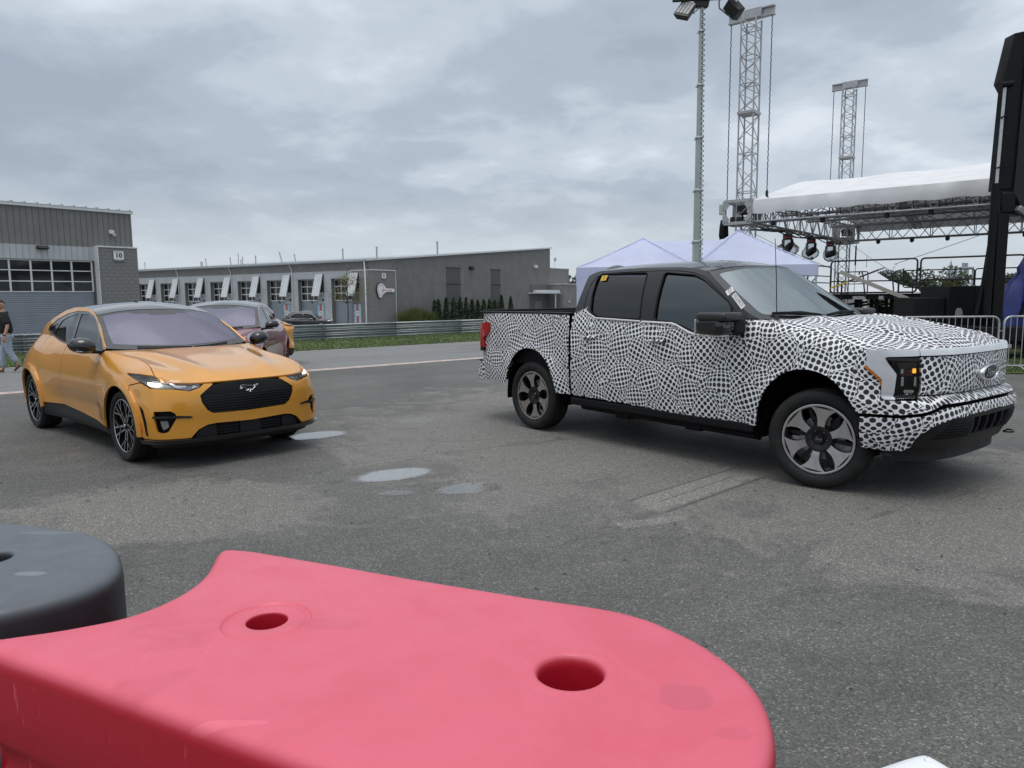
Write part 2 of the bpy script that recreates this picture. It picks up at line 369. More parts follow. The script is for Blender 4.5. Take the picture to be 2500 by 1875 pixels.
class Coons:
    """half patch between an edge curve (front then side), a rear curve and the centre line; u: front->rear, v: centre->edge.
    c0(v) front edge, c1(v) rear edge, d0(u) centre line, d1(u) outer edge; v<0 mirrors"""
    def __init__(self, c0, c1, d0, d1, bump=None): self.c0, self.c1, self.d0, self.d1, self.bump = c0, c1, d0, d1, bump
    def __call__(self, v, u):
        v = np.asarray(v, float); u = np.asarray(u, float); sg = np.where(v < 0, -1., 1.); w = np.abs(v)[..., None]; uu = u[..., None]
        a = np.abs(v); P00, P01 = self.c0(np.array([0.]))[0], self.c0(np.array([1.]))[0]; P10, P11 = self.c1(np.array([0.]))[0], self.c1(np.array([1.]))[0]
        p = (1-uu)*self.c0(a)+uu*self.c1(a)+(1-w)*self.d0(u)+w*self.d1(u)-((1-uu)*(1-w)*P00+(1-uu)*w*P01+uu*(1-w)*P10+uu*w*P11)
        if self.bump is not None: p = p+self.bump(a, u, p)
        p[..., 1] *= sg
        return p
def curve3(pts):
    p = np.asarray(pts, float); s = np.concatenate([[0], np.cumsum(np.linalg.norm(np.diff(p, axis=0), axis=1))]); s /= s[-1]
    fs = [spl(s, p[:, k]) for k in range(3)]
    return lambda t: np.stack([f(t) for f in fs], -1)
# hood: front edge from the centre out to the point on the headlight where the shut line turns up the wing
SUV_SH = .84
def _hc0(v): s = v*SUV_SH; return suv_wrap(s, suv_ztop_x(SUVP.X(s)))
_s_h1 = float(SUVP.sx(-.66))
def _hd1(u):
    s = SUV_SH+u*(_s_h1-SUV_SH); return suv_wrap(s, suv_ztop_x(SUVP.X(s)))
_hA = _hd1(np.array([1.]))[0]
_hC = np.array([-.46, 0, 1.085])
_hc1 = curve3([_hC, (-.48, .30, 1.085), (-.56, .60, 1.083), _hA])
_h0 = _hc0(np.array([0.]))[0]
_hd0 = curve3([_h0, (.70, 0, .885), (.45, 0, .945), (.1, 0, 1.01), (-.2, 0, 1.052), _hC])
def _hbump(a, u, p):
    y = np.abs(p[..., 1]); yc = .30+.22*u
    b = .020*np.exp(-((y-yc)/.10)**2)*sst(0, .25, u)*(1-sst(.75, 1, u))-.012*np.exp(-((y-yc-.17)/.09)**2)*sst(.1, .4, u)*(1-sst(.7, 1, u))
    o = np.zeros_like(p); o[..., 2] = b; return o
suv_hood = Coons(_hc0, _hc1, _hd0, _hd1, _hbump)
# windscreen: cowl -> header
_wA0 = suv_side(np.array(-.70), np.array(1.105)); _wA1 = suv_side(np.array(-1.30), np.array(1.445))
_wc0 = curve3([(-.50, 0, 1.075), (-.53, .35, 1.08), (-.61, .62, 1.09), _wA0])
_wc1 = curve3([(-1.24, 0, 1.505), (-1.25, .28, 1.50), (-1.275, .48, 1.478), _wA1])
_wd0 = curve3([(-.50, 0, 1.075), (-.88, 0, 1.31), (-1.24, 0, 1.505)])
_wx = np.linspace(-.70, -1.30, 9); _wz = pch([-.70, -.85, -1.0, -1.15, -1.30], [1.105, 1.20, 1.29, 1.375, 1.445])(_wx)
_wd1 = curve3(suv_side(_wx, _wz))
suv_ws = Coons(_wc0, _wc1, _wd0, _wd1)
# roof + hatch: header -> tail
_rx = np.array([-1.30,-1.45,-1.6,-1.8,-2.0,-2.2,-2.4,-2.6,-2.8,-3.0,-3.2,-3.4,-3.6]); _rz = np.concatenate([[1.445], suv_zr(_rx[1:])]); _rz[1] = 1.485
_rd1 = curve3(suv_side(_rx, _rz)); _rT = suv_side(np.array(-3.6), suv_zr(-3.6))
_rd0 = curve3([(-1.24, 0, 1.505), (-1.5, 0, 1.575), (-1.8, 0, 1.60), (-2.2, 0, 1.585), (-2.6, 0, 1.52), (-3.0, 0, 1.40), (-3.3, 0, 1.26), (-3.60, 0, 1.10), (-3.74, 0, 1.03)])
_rc1 = curve3([(-3.74, 0, 1.03), (-3.73, .35, 1.03), (-3.68, .6, 1.04), _rT])
suv_roof = Coons(_wc1, _rc1, _rd0, _rd1)

# ----- pickup truck -----
TRKP = Plan([(.900,0),(.894,.3),(.872,.5),(.832,.66),(.755,.825),(.62,.94),(.43,1.0),(.1,1.01),(-1,1.012),(-2.0,1.012),(-2.9,1.008),(-4.0,1.0),(-4.55,.985),(-4.73,.93),(-4.80,.8),(-4.83,.4),(-4.84,0)])
trk_ztop_x = pch([.91,.8,.6,.42,.2,0,-.4,-.74,-.9], [1.18,1.18,1.18,1.19,1.24,1.285,1.365,1.405,1.42])
trk_nose = pch([.40,.47,.58,.66,.74,.80,.835,.87,.98,1.10,1.18,1.22], [.0,.03,.08,.09,.08,.05,-.01,.0,.0,-.0,-.015,-.05])
trk_low = pch([.40,.47,.55,.66,.80,1.0,1.2], [.06,.035,.02,.006,0,0,.004])
def trk_wrap(s, z):
    s = np.asarray(s, float); z = np.asarray(z, float); sg = np.where(s < 0, -1., 1.); a = np.abs(s)
    x0 = TRKP.X(a); y0 = TRKP.Y(a)
    x = x0+(1-sst(.7, 1.5, a))*trk_nose(z)
    d = np.maximum(z-1.2, 0); cab = sst(-.3, -.8, x0)*(1-sst(-2.95, -3.0, x0))
    lean = (.10*d+.42*d*d)*(.35+.65*cab)
    zt = trk_ztop_x(x0); tau = np.clip((z-(zt-.22))/.22, 0, 1.1)*(1-sst(-.55, -.75, x0))*sst(.95, 1.5, a)
    fl = 0
    for xw in (0., -3.67):
        r = np.hypot(x0-xw, (z-.40)*.9); fl = fl+.03*np.exp(-((np.maximum(r-.50, 0))/.10)**2)*(z < 1.2)*(1-sst(.30, .55, x0))
    y = y0*(1-trk_low(z)/1.01)-lean-.07*tau**3+fl*(y0/1.01)**4
    return np.stack([x, sg*y, z+0*x], -1)
def trk_side(x, z, sg=1):
    p = trk_wrap(TRKP.sx(x), z); p[..., 1] *= sg; return p

# truck hood, windscreen, roof
def _td1(u):
    s = .95+u*(float(TRKP.sx(-.66))-.95); return trk_wrap(s, trk_ztop_x(TRKP.X(s)))
def _tc0(v): s = v*.95; return trk_wrap(s, 1.185+0*s)
_tA = _td1(np.array([1.]))[0]; _tC = np.array([-.42, 0, 1.385])
_tc1 = curve3([_tC, (-.44, .35, 1.385), (-.51, .65, 1.39), _tA])
_t0 = _tc0(np.array([0.]))[0]
_td0 = curve3([_t0, (.80, 0, 1.25), (.62, 0, 1.305), (.3, 0, 1.365), (-.1, 0, 1.40), _tC])
def _tbump(a, u, p):
    y = np.abs(p[..., 1]); o = np.zeros_like(p)
    o[..., 2] = .028*sst(.70, .55, y)*sst(0, .15, u)*(1-sst(.8, 1, u))+.02*sst(1.0, .88, y)*sst(0, .2, u)*(1-sst(.85, 1, u))*(y > .5)*(1-sst(.90, 1.0, a))
    return o
trk_hood = Coons(_tc0, _tc1, _td0, _td1, _tbump)
_twz = np.linspace(1.40, 1.845, 9); _twx = pch([1.40, 1.55, 1.70, 1.80, 1.845], [-.60, -.83, -1.05, -1.20, -1.27])(_twz)
_twd1 = curve3(trk_side(_twx, _twz)*np.array([1, .985, 1]))
_twA0, _twA1 = _twd1(np.array([0.]))[0], _twd1(np.array([1.]))[0]
_twc0 = curve3([(-.40, 0, 1.375), (-.42, .35, 1.378), (-.48, .68, 1.388), _twA0])
_twc1 = curve3([(-1.13, 0, 1.905), (-1.14, .3, 1.90), (-1.18, .55, 1.88), _twA1])
_twd0 = curve3([(-.40, 0, 1.375), (-.78, 0, 1.66), (-1.13, 0, 1.905)])
trk_ws = Coons(_twc0, _twc1, _twd0, _twd1)
_trx = np.array([-1.27, -1.5, -1.8, -2.2, -2.6, -2.80, -2.90]); _trz = np.array([1.845, 1.885, 1.90, 1.905, 1.895, 1.88, 1.84])
_trd1 = curve3(trk_side(_trx, _trz)); _trB = trk_side(np.array(-2.90), np.array(1.84))
_trd0 = curve3([(-1.13, 0, 1.905), (-1.4, 0, 1.96), (-1.8, 0, 1.985), (-2.3, 0, 1.985), (-2.7, 0, 1.96), (-2.90, 0, 1.88)])
_trc1 = curve3([(-2.90, 0, 1.88), (-2.90, .3, 1.88), (-2.90, .55, 1.87), _trB])
trk_roof = Coons(_twc1, _trc1, _trd0, _trd1)
# ================================================================ ground, track, grass, rail
TV = np.array([.7682, .6402]); NV = np.array([-.6402, .7682])      # along the pit lane, and across it away from the camera
def ZD(d): return float(np.interp(d, [16, 33, 62], [0, -.34, -1.28]))
def GZ(x, y): return ZD(NV[0]*x+NV[1]*y)
def AD(a, d, z=0.):
    p = TV*a+NV*d; return (p[0], p[1], ZD(d)+z)
def asphalt(name, c0, c1, near=True):
    m = bpy.data.materials.new(name); m.use_nodes = True; nt = m.node_tree; b = nt.nodes['Principled BSDF']; MAT[name] = m
    tc = nt.nodes.new('ShaderNodeTexCoord'); o = tc.outputs['Object']
    n1 = noise(nt, o, .22, 5, .62, .6); n2 = noise(nt, o, .9, 6, .68, 1.2); n3 = noise(nt, o, 5., 4, .6)
    ro = nt.nodes.new('ShaderNodeMapping'); ro.inputs['Rotation'].default_value = (0, 0, -math.atan2(TV[1], TV[0])); nt.links.new(o, ro.inputs[0])
    st = vmath(nt, 'MULTIPLY', ro.outputs[0], (.10, 1.6, 1)); n4 = noise(nt, st, 1.0, 5, .6)       # streaks along the lane
    f = mathn(nt, 'ADD', mathn(nt, 'MULTIPLY', n1, .5), mathn(nt, 'ADD', mathn(nt, 'MULTIPLY', n2, .34), mathn(nt, 'MULTIPLY', n4, .16 if near else .5)))
    col = mixc(nt, maprange(nt, f, .40 if near else .45, .62 if near else .75), c0, c1)
    if near:
        # worn, paler crust between the cars, with a ragged edge
        sp = nt.nodes.new('ShaderNodeSeparateXYZ'); nt.links.new(o, sp.inputs[0])
        e1 = vmath(nt, 'LENGTH', vmath(nt, 'MULTIPLY', vmath(nt, 'SUBTRACT', o, (1.2, 9.5, 0)), (.30, .22, 0)))
        e2 = vmath(nt, 'LENGTH', vmath(nt, 'MULTIPLY', vmath(nt, 'SUBTRACT', o, (4.2, 5.6, 0)), (.30, .55, 0)))
        e3 = vmath(nt, 'LENGTH', vmath(nt, 'MULTIPLY', vmath(nt, 'SUBTRACT', o, (-2.6, 5.6, 0)), (.75, 1.1, 0)))
        e = mathn(nt, 'MINIMUM', mathn(nt, 'MINIMUM', e1, e2), e3)
        w = mathn(nt, 'ADD', mathn(nt, 'ADD', e, mathn(nt, 'MULTIPLY', mathn(nt, 'SUBTRACT', n2, .5), 2.2)), mathn(nt, 'MULTIPLY', mathn(nt, 'SUBTRACT', n3, .5), .8))
        col = mixc(nt, maprange(nt, w, .70, 1.12, .75, 0), col, (.190, .182, .165))
        # dark, damp blotches and short scuffs
        dk = noise(nt, vmath(nt, 'MULTIPLY', ro.outputs[0], (.8, 2.2, 1)), 1.1, 6, .7, .8); col = mixc(nt, maprange(nt, dk, .58, .68, 0, .48), col, (.055, .053, .048))
        # pale scrubbed bands left by tyres
        for (x0, y0, ang, L, wd, am, c_) in ((1.52, 6.03, 44, .72, .17, .75, (.225, .218, .20)), (.93, 5.13, 20, .20, .07, .7, (.21, .205, .19)), (1.12, 5.19, 25, .16, .06, .6, (.21, .205, .19)), (1.50, 6.24, 43, .85, .016, .55, (.05, .048, .045)), (1.55, 6.05, 44, .55, .012, .45, (.06, .058, .054)), (1.72, 5.93, 44, .80, .018, .6, (.05, .048, .045)), (-.1, 7.9, 28, 1.5, .012, .5, (.05, .048, .045)), (-1.6, 8.0, 12, 2.2, .012, .45, (.055, .052, .05))):
            q = nt.nodes.new('ShaderNodeMapping'); q.vector_type = 'TEXTURE'; q.inputs['Location'].default_value = (x0, y0, 0); q.inputs['Rotation'].default_value = (0, 0, math.radians(ang)); nt.links.new(o, q.inputs[0])
            s2 = nt.nodes.new('ShaderNodeSeparateXYZ'); nt.links.new(q.outputs[0], s2.inputs[0])
            ka = mathn(nt, 'ADD', mathn(nt, 'DIVIDE', mathn(nt, 'ABSOLUTE', s2.outputs[0]), L), mathn(nt, 'MULTIPLY', mathn(nt, 'SUBTRACT', n3, .5), .5)); kb = mathn(nt, 'ADD', mathn(nt, 'DIVIDE', mathn(nt, 'ABSOLUTE', s2.outputs[1]), wd), mathn(nt, 'MULTIPLY', mathn(nt, 'SUBTRACT', n3, .5), 1.0))
            col = mixc(nt, mathn(nt, 'MULTIPLY', maprange(nt, ka, .9, 1.08, 1, 0), maprange(nt, kb, .85, 1.1, am, 0)), col, c_)
        # hairline cracks
        vw = vmath(nt, 'ADD', o, vmath(nt, 'SCALE', nt.nodes.new('ShaderNodeTexNoise').outputs['Color'], .0)); vo = nt.nodes.new('ShaderNodeTexVoronoi'); vo.feature = 'DISTANCE_TO_EDGE'; vo.inputs['Scale'].default_value = .16
        wob = nt.nodes.new('ShaderNodeTexNoise'); wob.inputs['Scale'].default_value = 1.6; wob.inputs['Detail'].default_value = 5; nt.links.new(o, wob.inputs['Vector'])
        nt.links.new(vmath(nt, 'ADD', o, vmath(nt, 'SCALE', wob.outputs['Color'], .9)), vo.inputs['Vector']); col = mixc(nt, mathn(nt, 'MULTIPLY', maprange(nt, vo.outputs['Distance'], .0008, .0022, .5, 0), maprange(nt, n1, .5, .58)), col, (.04, .039, .036))
    # stones in the binder
    v = nt.nodes.new('ShaderNodeTexVoronoi'); v.inputs['Scale'].default_value = 125; v.inputs['Randomness'].default_value = 1; nt.links.new(o, v.inputs['Vector'])
    sc_ = nt.nodes.new('ShaderNodeSeparateColor'); nt.links.new(v.outputs['Color'], sc_.inputs[0])
    k = ramp(nt, sc_.outputs[0], [(0, (.58,)*3), (.35, (.82,)*3), (.75, (1.08,)*3), (.93, (1.35,)*3), (1, (2.3,)*3)])
    col = mixc(nt, 1., col, k, 'MULTIPLY'); nt.links.new(col, b.inputs['Base Color'])
    nt.links.new(maprange(nt, n2, .35, .65, .62, .82), b.inputs['Roughness']); b.inputs['Specular IOR Level'].default_value = .4
    bn = nt.nodes.new('ShaderNodeBump'); bn.inputs['Strength'].default_value = .55; bn.inputs['Distance'].default_value = .006; nt.links.new(mathn(nt, 'SUBTRACT', 1., v.outputs['Distance']), bn.inputs['Height']); nt.links.new(bn.outputs[0], b.inputs['Normal'])
    return m
ASPH = asphalt('asphalt_lot', (.090, .088, .083), (.145, .142, .133)); TRACK = asphalt('asphalt_track', (.145, .144, .142), (.205, .205, .203), False)
EARTH = pmat('far_ground', (.09, .10, .055), .9, var=.3, vs_=.3)
def strip(name, d0, d1, z, mat, a0=-60, a1=120, kind='structure', n=1):
    b = MB(); ds = sorted({d0, d1} | {q for q in (16., 33., 62.) if d0 < q < d1})
    for i in range(len(ds)-1): b.add([AD(a0, ds[i], z), AD(a1, ds[i], z), AD(a1, ds[i+1], z), AD(a0, ds[i+1], z)], [(0, 1, 2, 3)])
    return tag(b.build(name, mat), kind=kind)
strip('ground', -60, 900, -.03, EARTH, -900, 900)
strip('car_park', -40, 15.62, .0, ASPH)
strip('track', 15.62, 23.95, -.001, TRACK)
strip('far_paddock', 33, 140, -.012, TRACK, -140, 160)
LW = pmat('line_white', (.62, .60, .55), .7, var=.25, vs_=5, dirt=.35); LR = pmat('line_red', (.36, .085, .075), .7, var=.25, vs_=5, dirt=.3)
for d0, d1, m, nm in ((15.52, 15.64, LW, 'white_line'), (15.64, 15.74, LR, 'red_line'), (15.74, 15.82, LW, 'white_line'), (23.68, 23.80, LW, 'edge_line')): strip(nm, d0, d1, .005, m)
# grass verge: soil sheet with blades
GR = pmat('grass_soil', (.075, .105, .030), .9, var=.35, vs_=1.6, bump=.3, bs=30)
strip('verge', 23.93, 34.2, .02, GR)
BLADE = pmat('grass_blade', (.085, .125, .030), .7, var=.4, vs_=.9)
b = MB(); N_ = 26000; A = RNG.uniform(0, 27, N_); D = 23.95+RNG.uniform(0, 1, N_)**1.2*9.0; V = []; F = []
for i in range(N_):
    x, y, z = AD(A[i], D[i], .02); h = RNG.uniform(.03, .085); t = RNG.uniform(0, 6.28); w = .012; dx, dy = math.cos(t)*w, math.sin(t)*w; lx, ly = RNG.normal(0, .02, 2)
    V += [(x-dx, y-dy, z), (x+dx, y+dy, z), (x+lx, y+ly, z+h)]; F.append((3*i, 3*i+1, 3*i+2))
b.v, b.f, b.m = V, F, [0]*N_; tag(b.build('grass', BLADE), kind='stuff')
# wet patches: a thin film that thins out towards its edge
def film(name, cx, cy, rx, ry, ang, strength, seed):
    m = bpy.data.materials.new('water_film'); m.use_nodes = True; nt = m.node_tree; nt.nodes.clear()
    tc = nt.nodes.new('ShaderNodeTexCoord'); o = tc.outputs['Object']; r = vmath(nt, 'LENGTH', vmath(nt, 'MULTIPLY', o, (1/rx, 1/ry, 0)))
    rr = mathn(nt, 'ADD', r, mathn(nt, 'MULTIPLY', mathn(nt, 'SUBTRACT', noise(nt, o, 3.5, 3), .5), .5))
    st = noise(nt, o, 70, 2, .5)
    k = mathn(nt, 'MULTIPLY', maprange(nt, rr, .68, 1.0, strength, 0), maprange(nt, st, .25, .6, .45, 1.))
    t = nt.nodes.new('ShaderNodeBsdfTransparent'); g = nt.nodes.new('ShaderNodeBsdfGlossy'); g.inputs['Roughness'].default_value = .16; g.inputs[0].default_value = (1, .985, .96, 1)
    bn = nt.nodes.new('ShaderNodeBump'); bn.inputs['Strength'].default_value = .12; bn.inputs['Distance'].default_value = .01; nt.links.new(st, bn.inputs['Height']); nt.links.new(bn.outputs[0], g.inputs['Normal'])
    fr = nt.nodes.new('ShaderNodeFresnel'); fr.inputs[0].default_value = 1.6
    x = nt.nodes.new('ShaderNodeMixShader'); nt.links.new(mathn(nt, 'MULTIPLY', k, mathn(nt, 'MULTIPLY', fr.outputs[0], 2.3), clamp=True), x.inputs[0]); nt.links.new(t.outputs[0], x.inputs[1]); nt.links.new(g.outputs[0], x.inputs[2])
    q = nt.nodes.new('ShaderNodeOutputMaterial'); nt.links.new(x.outputs[0], q.inputs[0])
    b = MB(); n = 28; b.add([(1.15*rx*math.cos(2*math.pi*i/n), 1.15*ry*math.sin(2*math.pi*i/n), 0) for i in range(n)], [tuple(range(n))]); o_ = b.build(name, m, None, loc=(cx, cy, .005)); o_.rotation_euler = (0, 0, ang); tag(o_, kind='structure')
for i, (cx, cy, rx, ry, an, s_) in enumerate([(-1.09, 6.62, .42, .25, .52, 1.0), (-.37, 6.11, .33, .20, .35, .62), (-.97, 5.97, .17, .09, .1, .4), (-2.32, 8.62, .42, .26, .6, .75), (-1.30, 9.6, .30, .22, 0, .22)]): film('puddle', cx, cy, rx, ry, an, s_, i)
# ---- guard rail: two corrugated beams on posts
GALV = pmat('rail_steel', (.36, .385, .395), .46, .6, var=.14, vs_=2.2, dirt=.15)
RD = 31.2
def w_beam(zc):     # double-wave section, (offset across, height)
    return [(-.00, .155), (-.035, .150), (-.075, .120), (-.08, .085), (-.03, .045), (-.0, .03), (-.0, -.03), (-.03, -.045), (-.08, -.085), (-.075, -.120), (-.035, -.150), (-.00, -.155)]
gr = empty('guard_rail', AD(12, RD), 0, 'galvanised steel guard rail with stacked beams beyond the grass verge', 'guard rail')
g0 = Vector(gr.location)
for k, zc in enumerate((.20, .425, .655)):
    for j in range(13):
        a0 = -8+j*3.81; a1 = a0+3.81+.10; b = MB(); sec = w_beam(0); rows = []
        for a in (a0, a1): rows.append([Vector(AD(a, RD+o_-(.004 if j % 2 else 0), zc+h*.72))-g0 for o_, h in sec])
        b.grid(rows); ob = b.build('rail_beam', GALV, gr, 30); m_ = ob.modifiers.new('t', 'SOLIDIFY'); m_.thickness = .004
        if k == 1 or k == 2:
            bb = MB()
            for dz in (-.05, .05): bb.lathe([(0, 0), (.018, 0), (.018, .02), (0, .02)], 6, 'y', tuple(Vector(AD(a0+.05, RD-.10, zc+dz))-g0))
            bb.build('splice_bolt', GALV, ob)
for j in range(26):
    b = MB(); a = -8+j*1.905; p = Vector(AD(a, RD+.10, 0))-g0; b.box((p.x, p.y, p.z+.38), (.10, .15, .80), Matrix.Rotation(math.atan2(TV[1], TV[0]), 3, 'Z')); b.build('rail_post', GALV, gr)
# scraps of leaf and grit lying on the lot
b = MB(); V, F = [], []
for i in range(420):
    x, y = RNG.uniform(-5, 5.5), RNG.uniform(2.2, 12); t = RNG.uniform(0, 6.28); L_, w = RNG.uniform(.006, .022), RNG.uniform(.003, .008); c, s_ = math.cos(t), math.sin(t)
    V += [(x-c*L_, y-s_*L_, .006), (x+s_*w, y-c*w, .009), (x+c*L_, y+s_*L_, .006), (x-s_*w, y+c*w, .010)]; F.append((4*i, 4*i+1, 4*i+2, 4*i+3))
b.v, b.f, b.m = V, F, [0]*len(F); tag(b.build('debris', pmat('leaf_scraps', (.045, .038, .028), .8, var=.6, vs_=3)), kind='stuff')
# ================================================================ garage buildings
DKCL = pmat('cladding_dark', (.195, .192, .184), .5, 0., var=.10, vs_=.8, dirt=.12); WHCL = pmat('cladding_pale', (.46, .485, .50), .45, .2, var=.08, vs_=.9, dirt=.12)
DOORG = pmat('garage_door_grey', (.235, .265, .305), .5, .1, var=.07, vs_=.7, dirt=.1); TRIMW = pmat('trim_white', (.62, .64, .65), .45, var=.08, vs_=2, dirt=.1); ROOFW = pmat('roof_metal', (.46, .49, .51), .4, .4, var=.1)
CMU = pmat('concrete_block', (.215, .213, .208), .9, var=.16, vs_=2.5, bump=.3, bs=40, dirt=.12); MORT = pmat('mortar', (.145, .145, .143), .95, var=.1)
PANE = pmat('window_dark', (.012, .014, .016), .05, var=.1, rvar=0, spec=.45); AWN = pmat('canopy_white', (.66, .68, .70), .45, var=.06, vs_=2, dirt=.1); LAMPB = pmat('lamp_black', (.012, .012, .013), .5, var=.1)
DBLUE = pmat('door_blue', (.36, .53, .66), .5, var=.06); DORG = pmat('door_orange', (.52, .10, .05), .5, var=.06); RECESS = pmat('recess_dark', (.03, .032, .035), .7, var=.1)
def cmu_far():
    m = pmat('block_far', (.145, .145, .145), .9, var=.15, vs_=.6); nt = m.node_tree; b = nt.nodes['Principled BSDF']; tc = nt.nodes.new('ShaderNodeTexCoord'); s = nt.nodes.new('ShaderNodeSeparateXYZ'); nt.links.new(tc.outputs['Object'], s.inputs[0])
    c = nt.nodes.new('ShaderNodeCombineXYZ'); nt.links.new(mathn(nt, 'ADD', s.outputs[0], s.outputs[1]), c.inputs[0]); nt.links.new(s.outputs[2], c.inputs[1])
    br = nt.nodes.new('ShaderNodeTexBrick'); br.inputs['Scale'].default_value = 1.; br.inputs['Brick Width'].default_value = .4; br.inputs['Row Height'].default_value = .2; br.inputs['Mortar Size'].default_value = .012; br.inputs['Color1'].default_value = (.20, .198, .193, 1); br.inputs['Color2'].default_value = (.225, .222, .215, 1); br.inputs['Mortar'].default_value = (.14, .14, .137, 1); nt.links.new(c.outputs[0], br.inputs['Vector']); nt.links.new(br.outputs[0], b.inputs['Base Color']); return m
BLKF = cmu_far()
class Frame:
    """a thing whose parts are given in its own axes but with absolute heights"""
    def __init__(s, name, P, ang, label, cat, group=None): s.z0 = P[2]; s.o = empty(name, P, ang, label, cat, group)
    def put(s, mb, name, mat, par=None, smooth=None, bevel=0):
        o = mb.build(name, mat, par or s.o, smooth, bevel=bevel)
        if par is None: o.location = (0, 0, -s.z0)
        return o
def ribs(x0, x1, z0f, z1f, y, pitch=.305, dep=.038, axis=0, off=0.):
    """ribbed wall sheet between x0 and x1; heights may vary along it"""
    b = MB(); P = []; n = int(round((x1-x0)/pitch)); pitch = (x1-x0)/n
    for i in range(n):
        for u, d in ((0, dep), (.17, dep), (.23, 0), (.94, 0)): P.append((x0+(i+u)*pitch, d))
    P.append((x1, dep)); fz = lambda f, x: f(x) if callable(f) else f
    rows = [[], []]
    for x, d in P:
        for r, f in zip(rows, (z0f, z1f)): r.append((x, y+d, fz(f, x)) if axis == 0 else (y-d, x, fz(f, x)))
    b.grid(rows); return b
# ---------------------------------------------------------------- the near building (10)
B10 = Frame('garage_building', (-22.26, 44.0, -.85), math.atan2(-5.1, -4.09), 'dark ribbed metal garage building with a big windowed door, at the left edge', 'building')
b = MB(); b.boxz(.03, 30, -18, -.07, -.85, 6.55); B10.put(b, 'wall', MORT)
W_ = .2965
dk = ribs(0, W_, 0, 1, 0, W_, .045).mesh('wall_panel', None)
def seam_panel(x0, z0, z1, mat):
    b = MB(); b.boxz(x0+.004, x0+W_-.022, .0, .012, z0, z1); b.boxz(x0+W_-.022, x0+W_-.0, .0, .045, z0, z1); return B10.put(b, 'wall_panel', mat)
for i in range(30):
    x = .05+i*W_; seam_panel(x, 4.62 if x > 2.0 else 4.66, 6.60, DKCL)
    if x > 2.05: seam_panel(x, 3.83, 4.615, WHCL)
b = MB(); b.boxz(-.02, .05, -.05, .06, -.7, 6.6); B10.put(b, 'corner_trim', DKCL)
b = MB(); b.boxz(-.12, 30, -.02, .16, 6.60, 6.76); b.boxz(-.12, 30, -.3, .18, 6.76, 6.79); B10.put(b, 'gutter', TRIMW, bevel=.015)
for i in range(20):
    b = MB(); x = .02+i*.60; b.boxz(x, x+.06, -.6, .19, 6.79, 6.85); B10.put(b, 'roof_rib', ROOFW)
b = MB(); b.add([(-.1, .15, 6.78), (30, .15, 6.78), (30, -9, 7.5), (-.1, -9, 7.5)], [(0, 1, 2, 3)]); B10.put(b, 'roof', ROOFW)
b = MB(); b.boxz(2.14, 2.20, .0, .10, -.7, 3.83); b.boxz(2.20, 8.2, .0, .05, 3.82, 3.86); B10.put(b, 'door_frame', DKCL)
# sectional door: three glazed rows over ribbed sections
dx0, dx1 = 2.31, 7.35; door = MB(); door.boxz(dx0, dx1, -.06, -.045, -.7, 3.82); dr = B10.put(door, 'garage_door', DOORG)
cols = [2.31, 3.36, 4.37, 5.37, 6.37, 7.35]; rows = [(3.78, 3.28), (3.24, 2.70), (2.66, 2.15)]
for x in cols:
    b = MB(); b.boxz(x-.045, x+.045, -.045, .0, 2.10, 3.82); B10.put(b, 'window_mullion', TRIMW)
for z in (3.80, 3.26, 2.68, 2.125):
    b = MB(); b.boxz(dx0-.045, dx1+.045, -.045, .004, z-.026, z+.026); B10.put(b, 'window_rail', TRIMW)
for i in range(5):
    for z1, z0 in rows: b = MB(); b.boxz(cols[i]+.04, cols[i+1]-.04, -.04, -.028, z0, z1); B10.put(b, 'window_pane', PANE)
for k in range(5):
    z0, z1 = 2.09-(k+1)*.555, 2.09-k*.555; b = MB(); P = []; n = 5
    for i in range(n):
        a = z0+.008+(z1-z0-.016)*i/n; h = (z1-z0-.016)/n; P += [(a, .0), (a+h*.12, .016), (a+h*.82, .016), (a+h*.94, .0)]
    P.append((z1-.008, .0)); b.grid([[(x, -.042+d, z) for z, d in P] for x in (dx0, dx1)]); B10.put(b, 'door_section', DOORG)
# block pier
b = MB(); b.boxz(-.03, 2.13, .0, .50, -.7, 4.60); pier = B10.put(b, 'pier_core', MORT)
bl = MB(); bl.box((0, 0, 0), (.388, .02, .188)); blm = bl.mesh('block'); blm.materials.append(CMU); hb = MB(); hb.box((0, 0, 0), (.188, .02, .188)); hbm = hb.mesh('block'); hbm.materials.append(CMU)
for r in range(24):
    z = 4.59-.1-.2*r; off = .2 if r % 2 else 0.; x = -.03-off+.2
    for c in range(7):
        xc = x+c*.4; lo, hi = max(xc-.2, -.03), min(xc+.2, 2.13)
        if hi-lo < .1: continue
        o = link('block', blm if hi-lo > .3 else hbm, None, B10.o); o.location = ((lo+hi)/2, .508+random.uniform(-.003, .003), z-B10.z0); o.scale = ((hi-lo-.012)/(.388 if hi-lo > .3 else .188), 1, 1)
for r in range(24):     # return face of the pier
    z = 4.59-.1-.2*r; o = link('block', blm, None, B10.o); o.location = (-.038, .25, z-B10.z0); o.rotation_euler = (0, 0, math.pi/2); o.scale = (1.25, 1, 1)
b = MB(); b.boxz(-.06, 2.17, -.02, .56, 4.60, 4.68); B10.put(b, 'pier_coping', TRIMW, bevel=.01)
b = MB(); b.boxz(2.13, 2.175, .0, .55, -.7, 4.60); B10.put(b, 'pier_edge_trim', TRIMW)
sg = Frame('building_sign', (B10.o.matrix_basis @ Vector((1.045, .53, 4.135-B10.z0))), B10.o.rotation_euler.z, 'white building number 10 sign on the grey block pier', 'sign', 'building number signs'); sg.z0 = 0
SIGNW = pmat('sign_white', (.76, .77, .77), .5, var=.05); SIGNG = pmat('sign_grey', (.14, .145, .15), .5, var=.05)
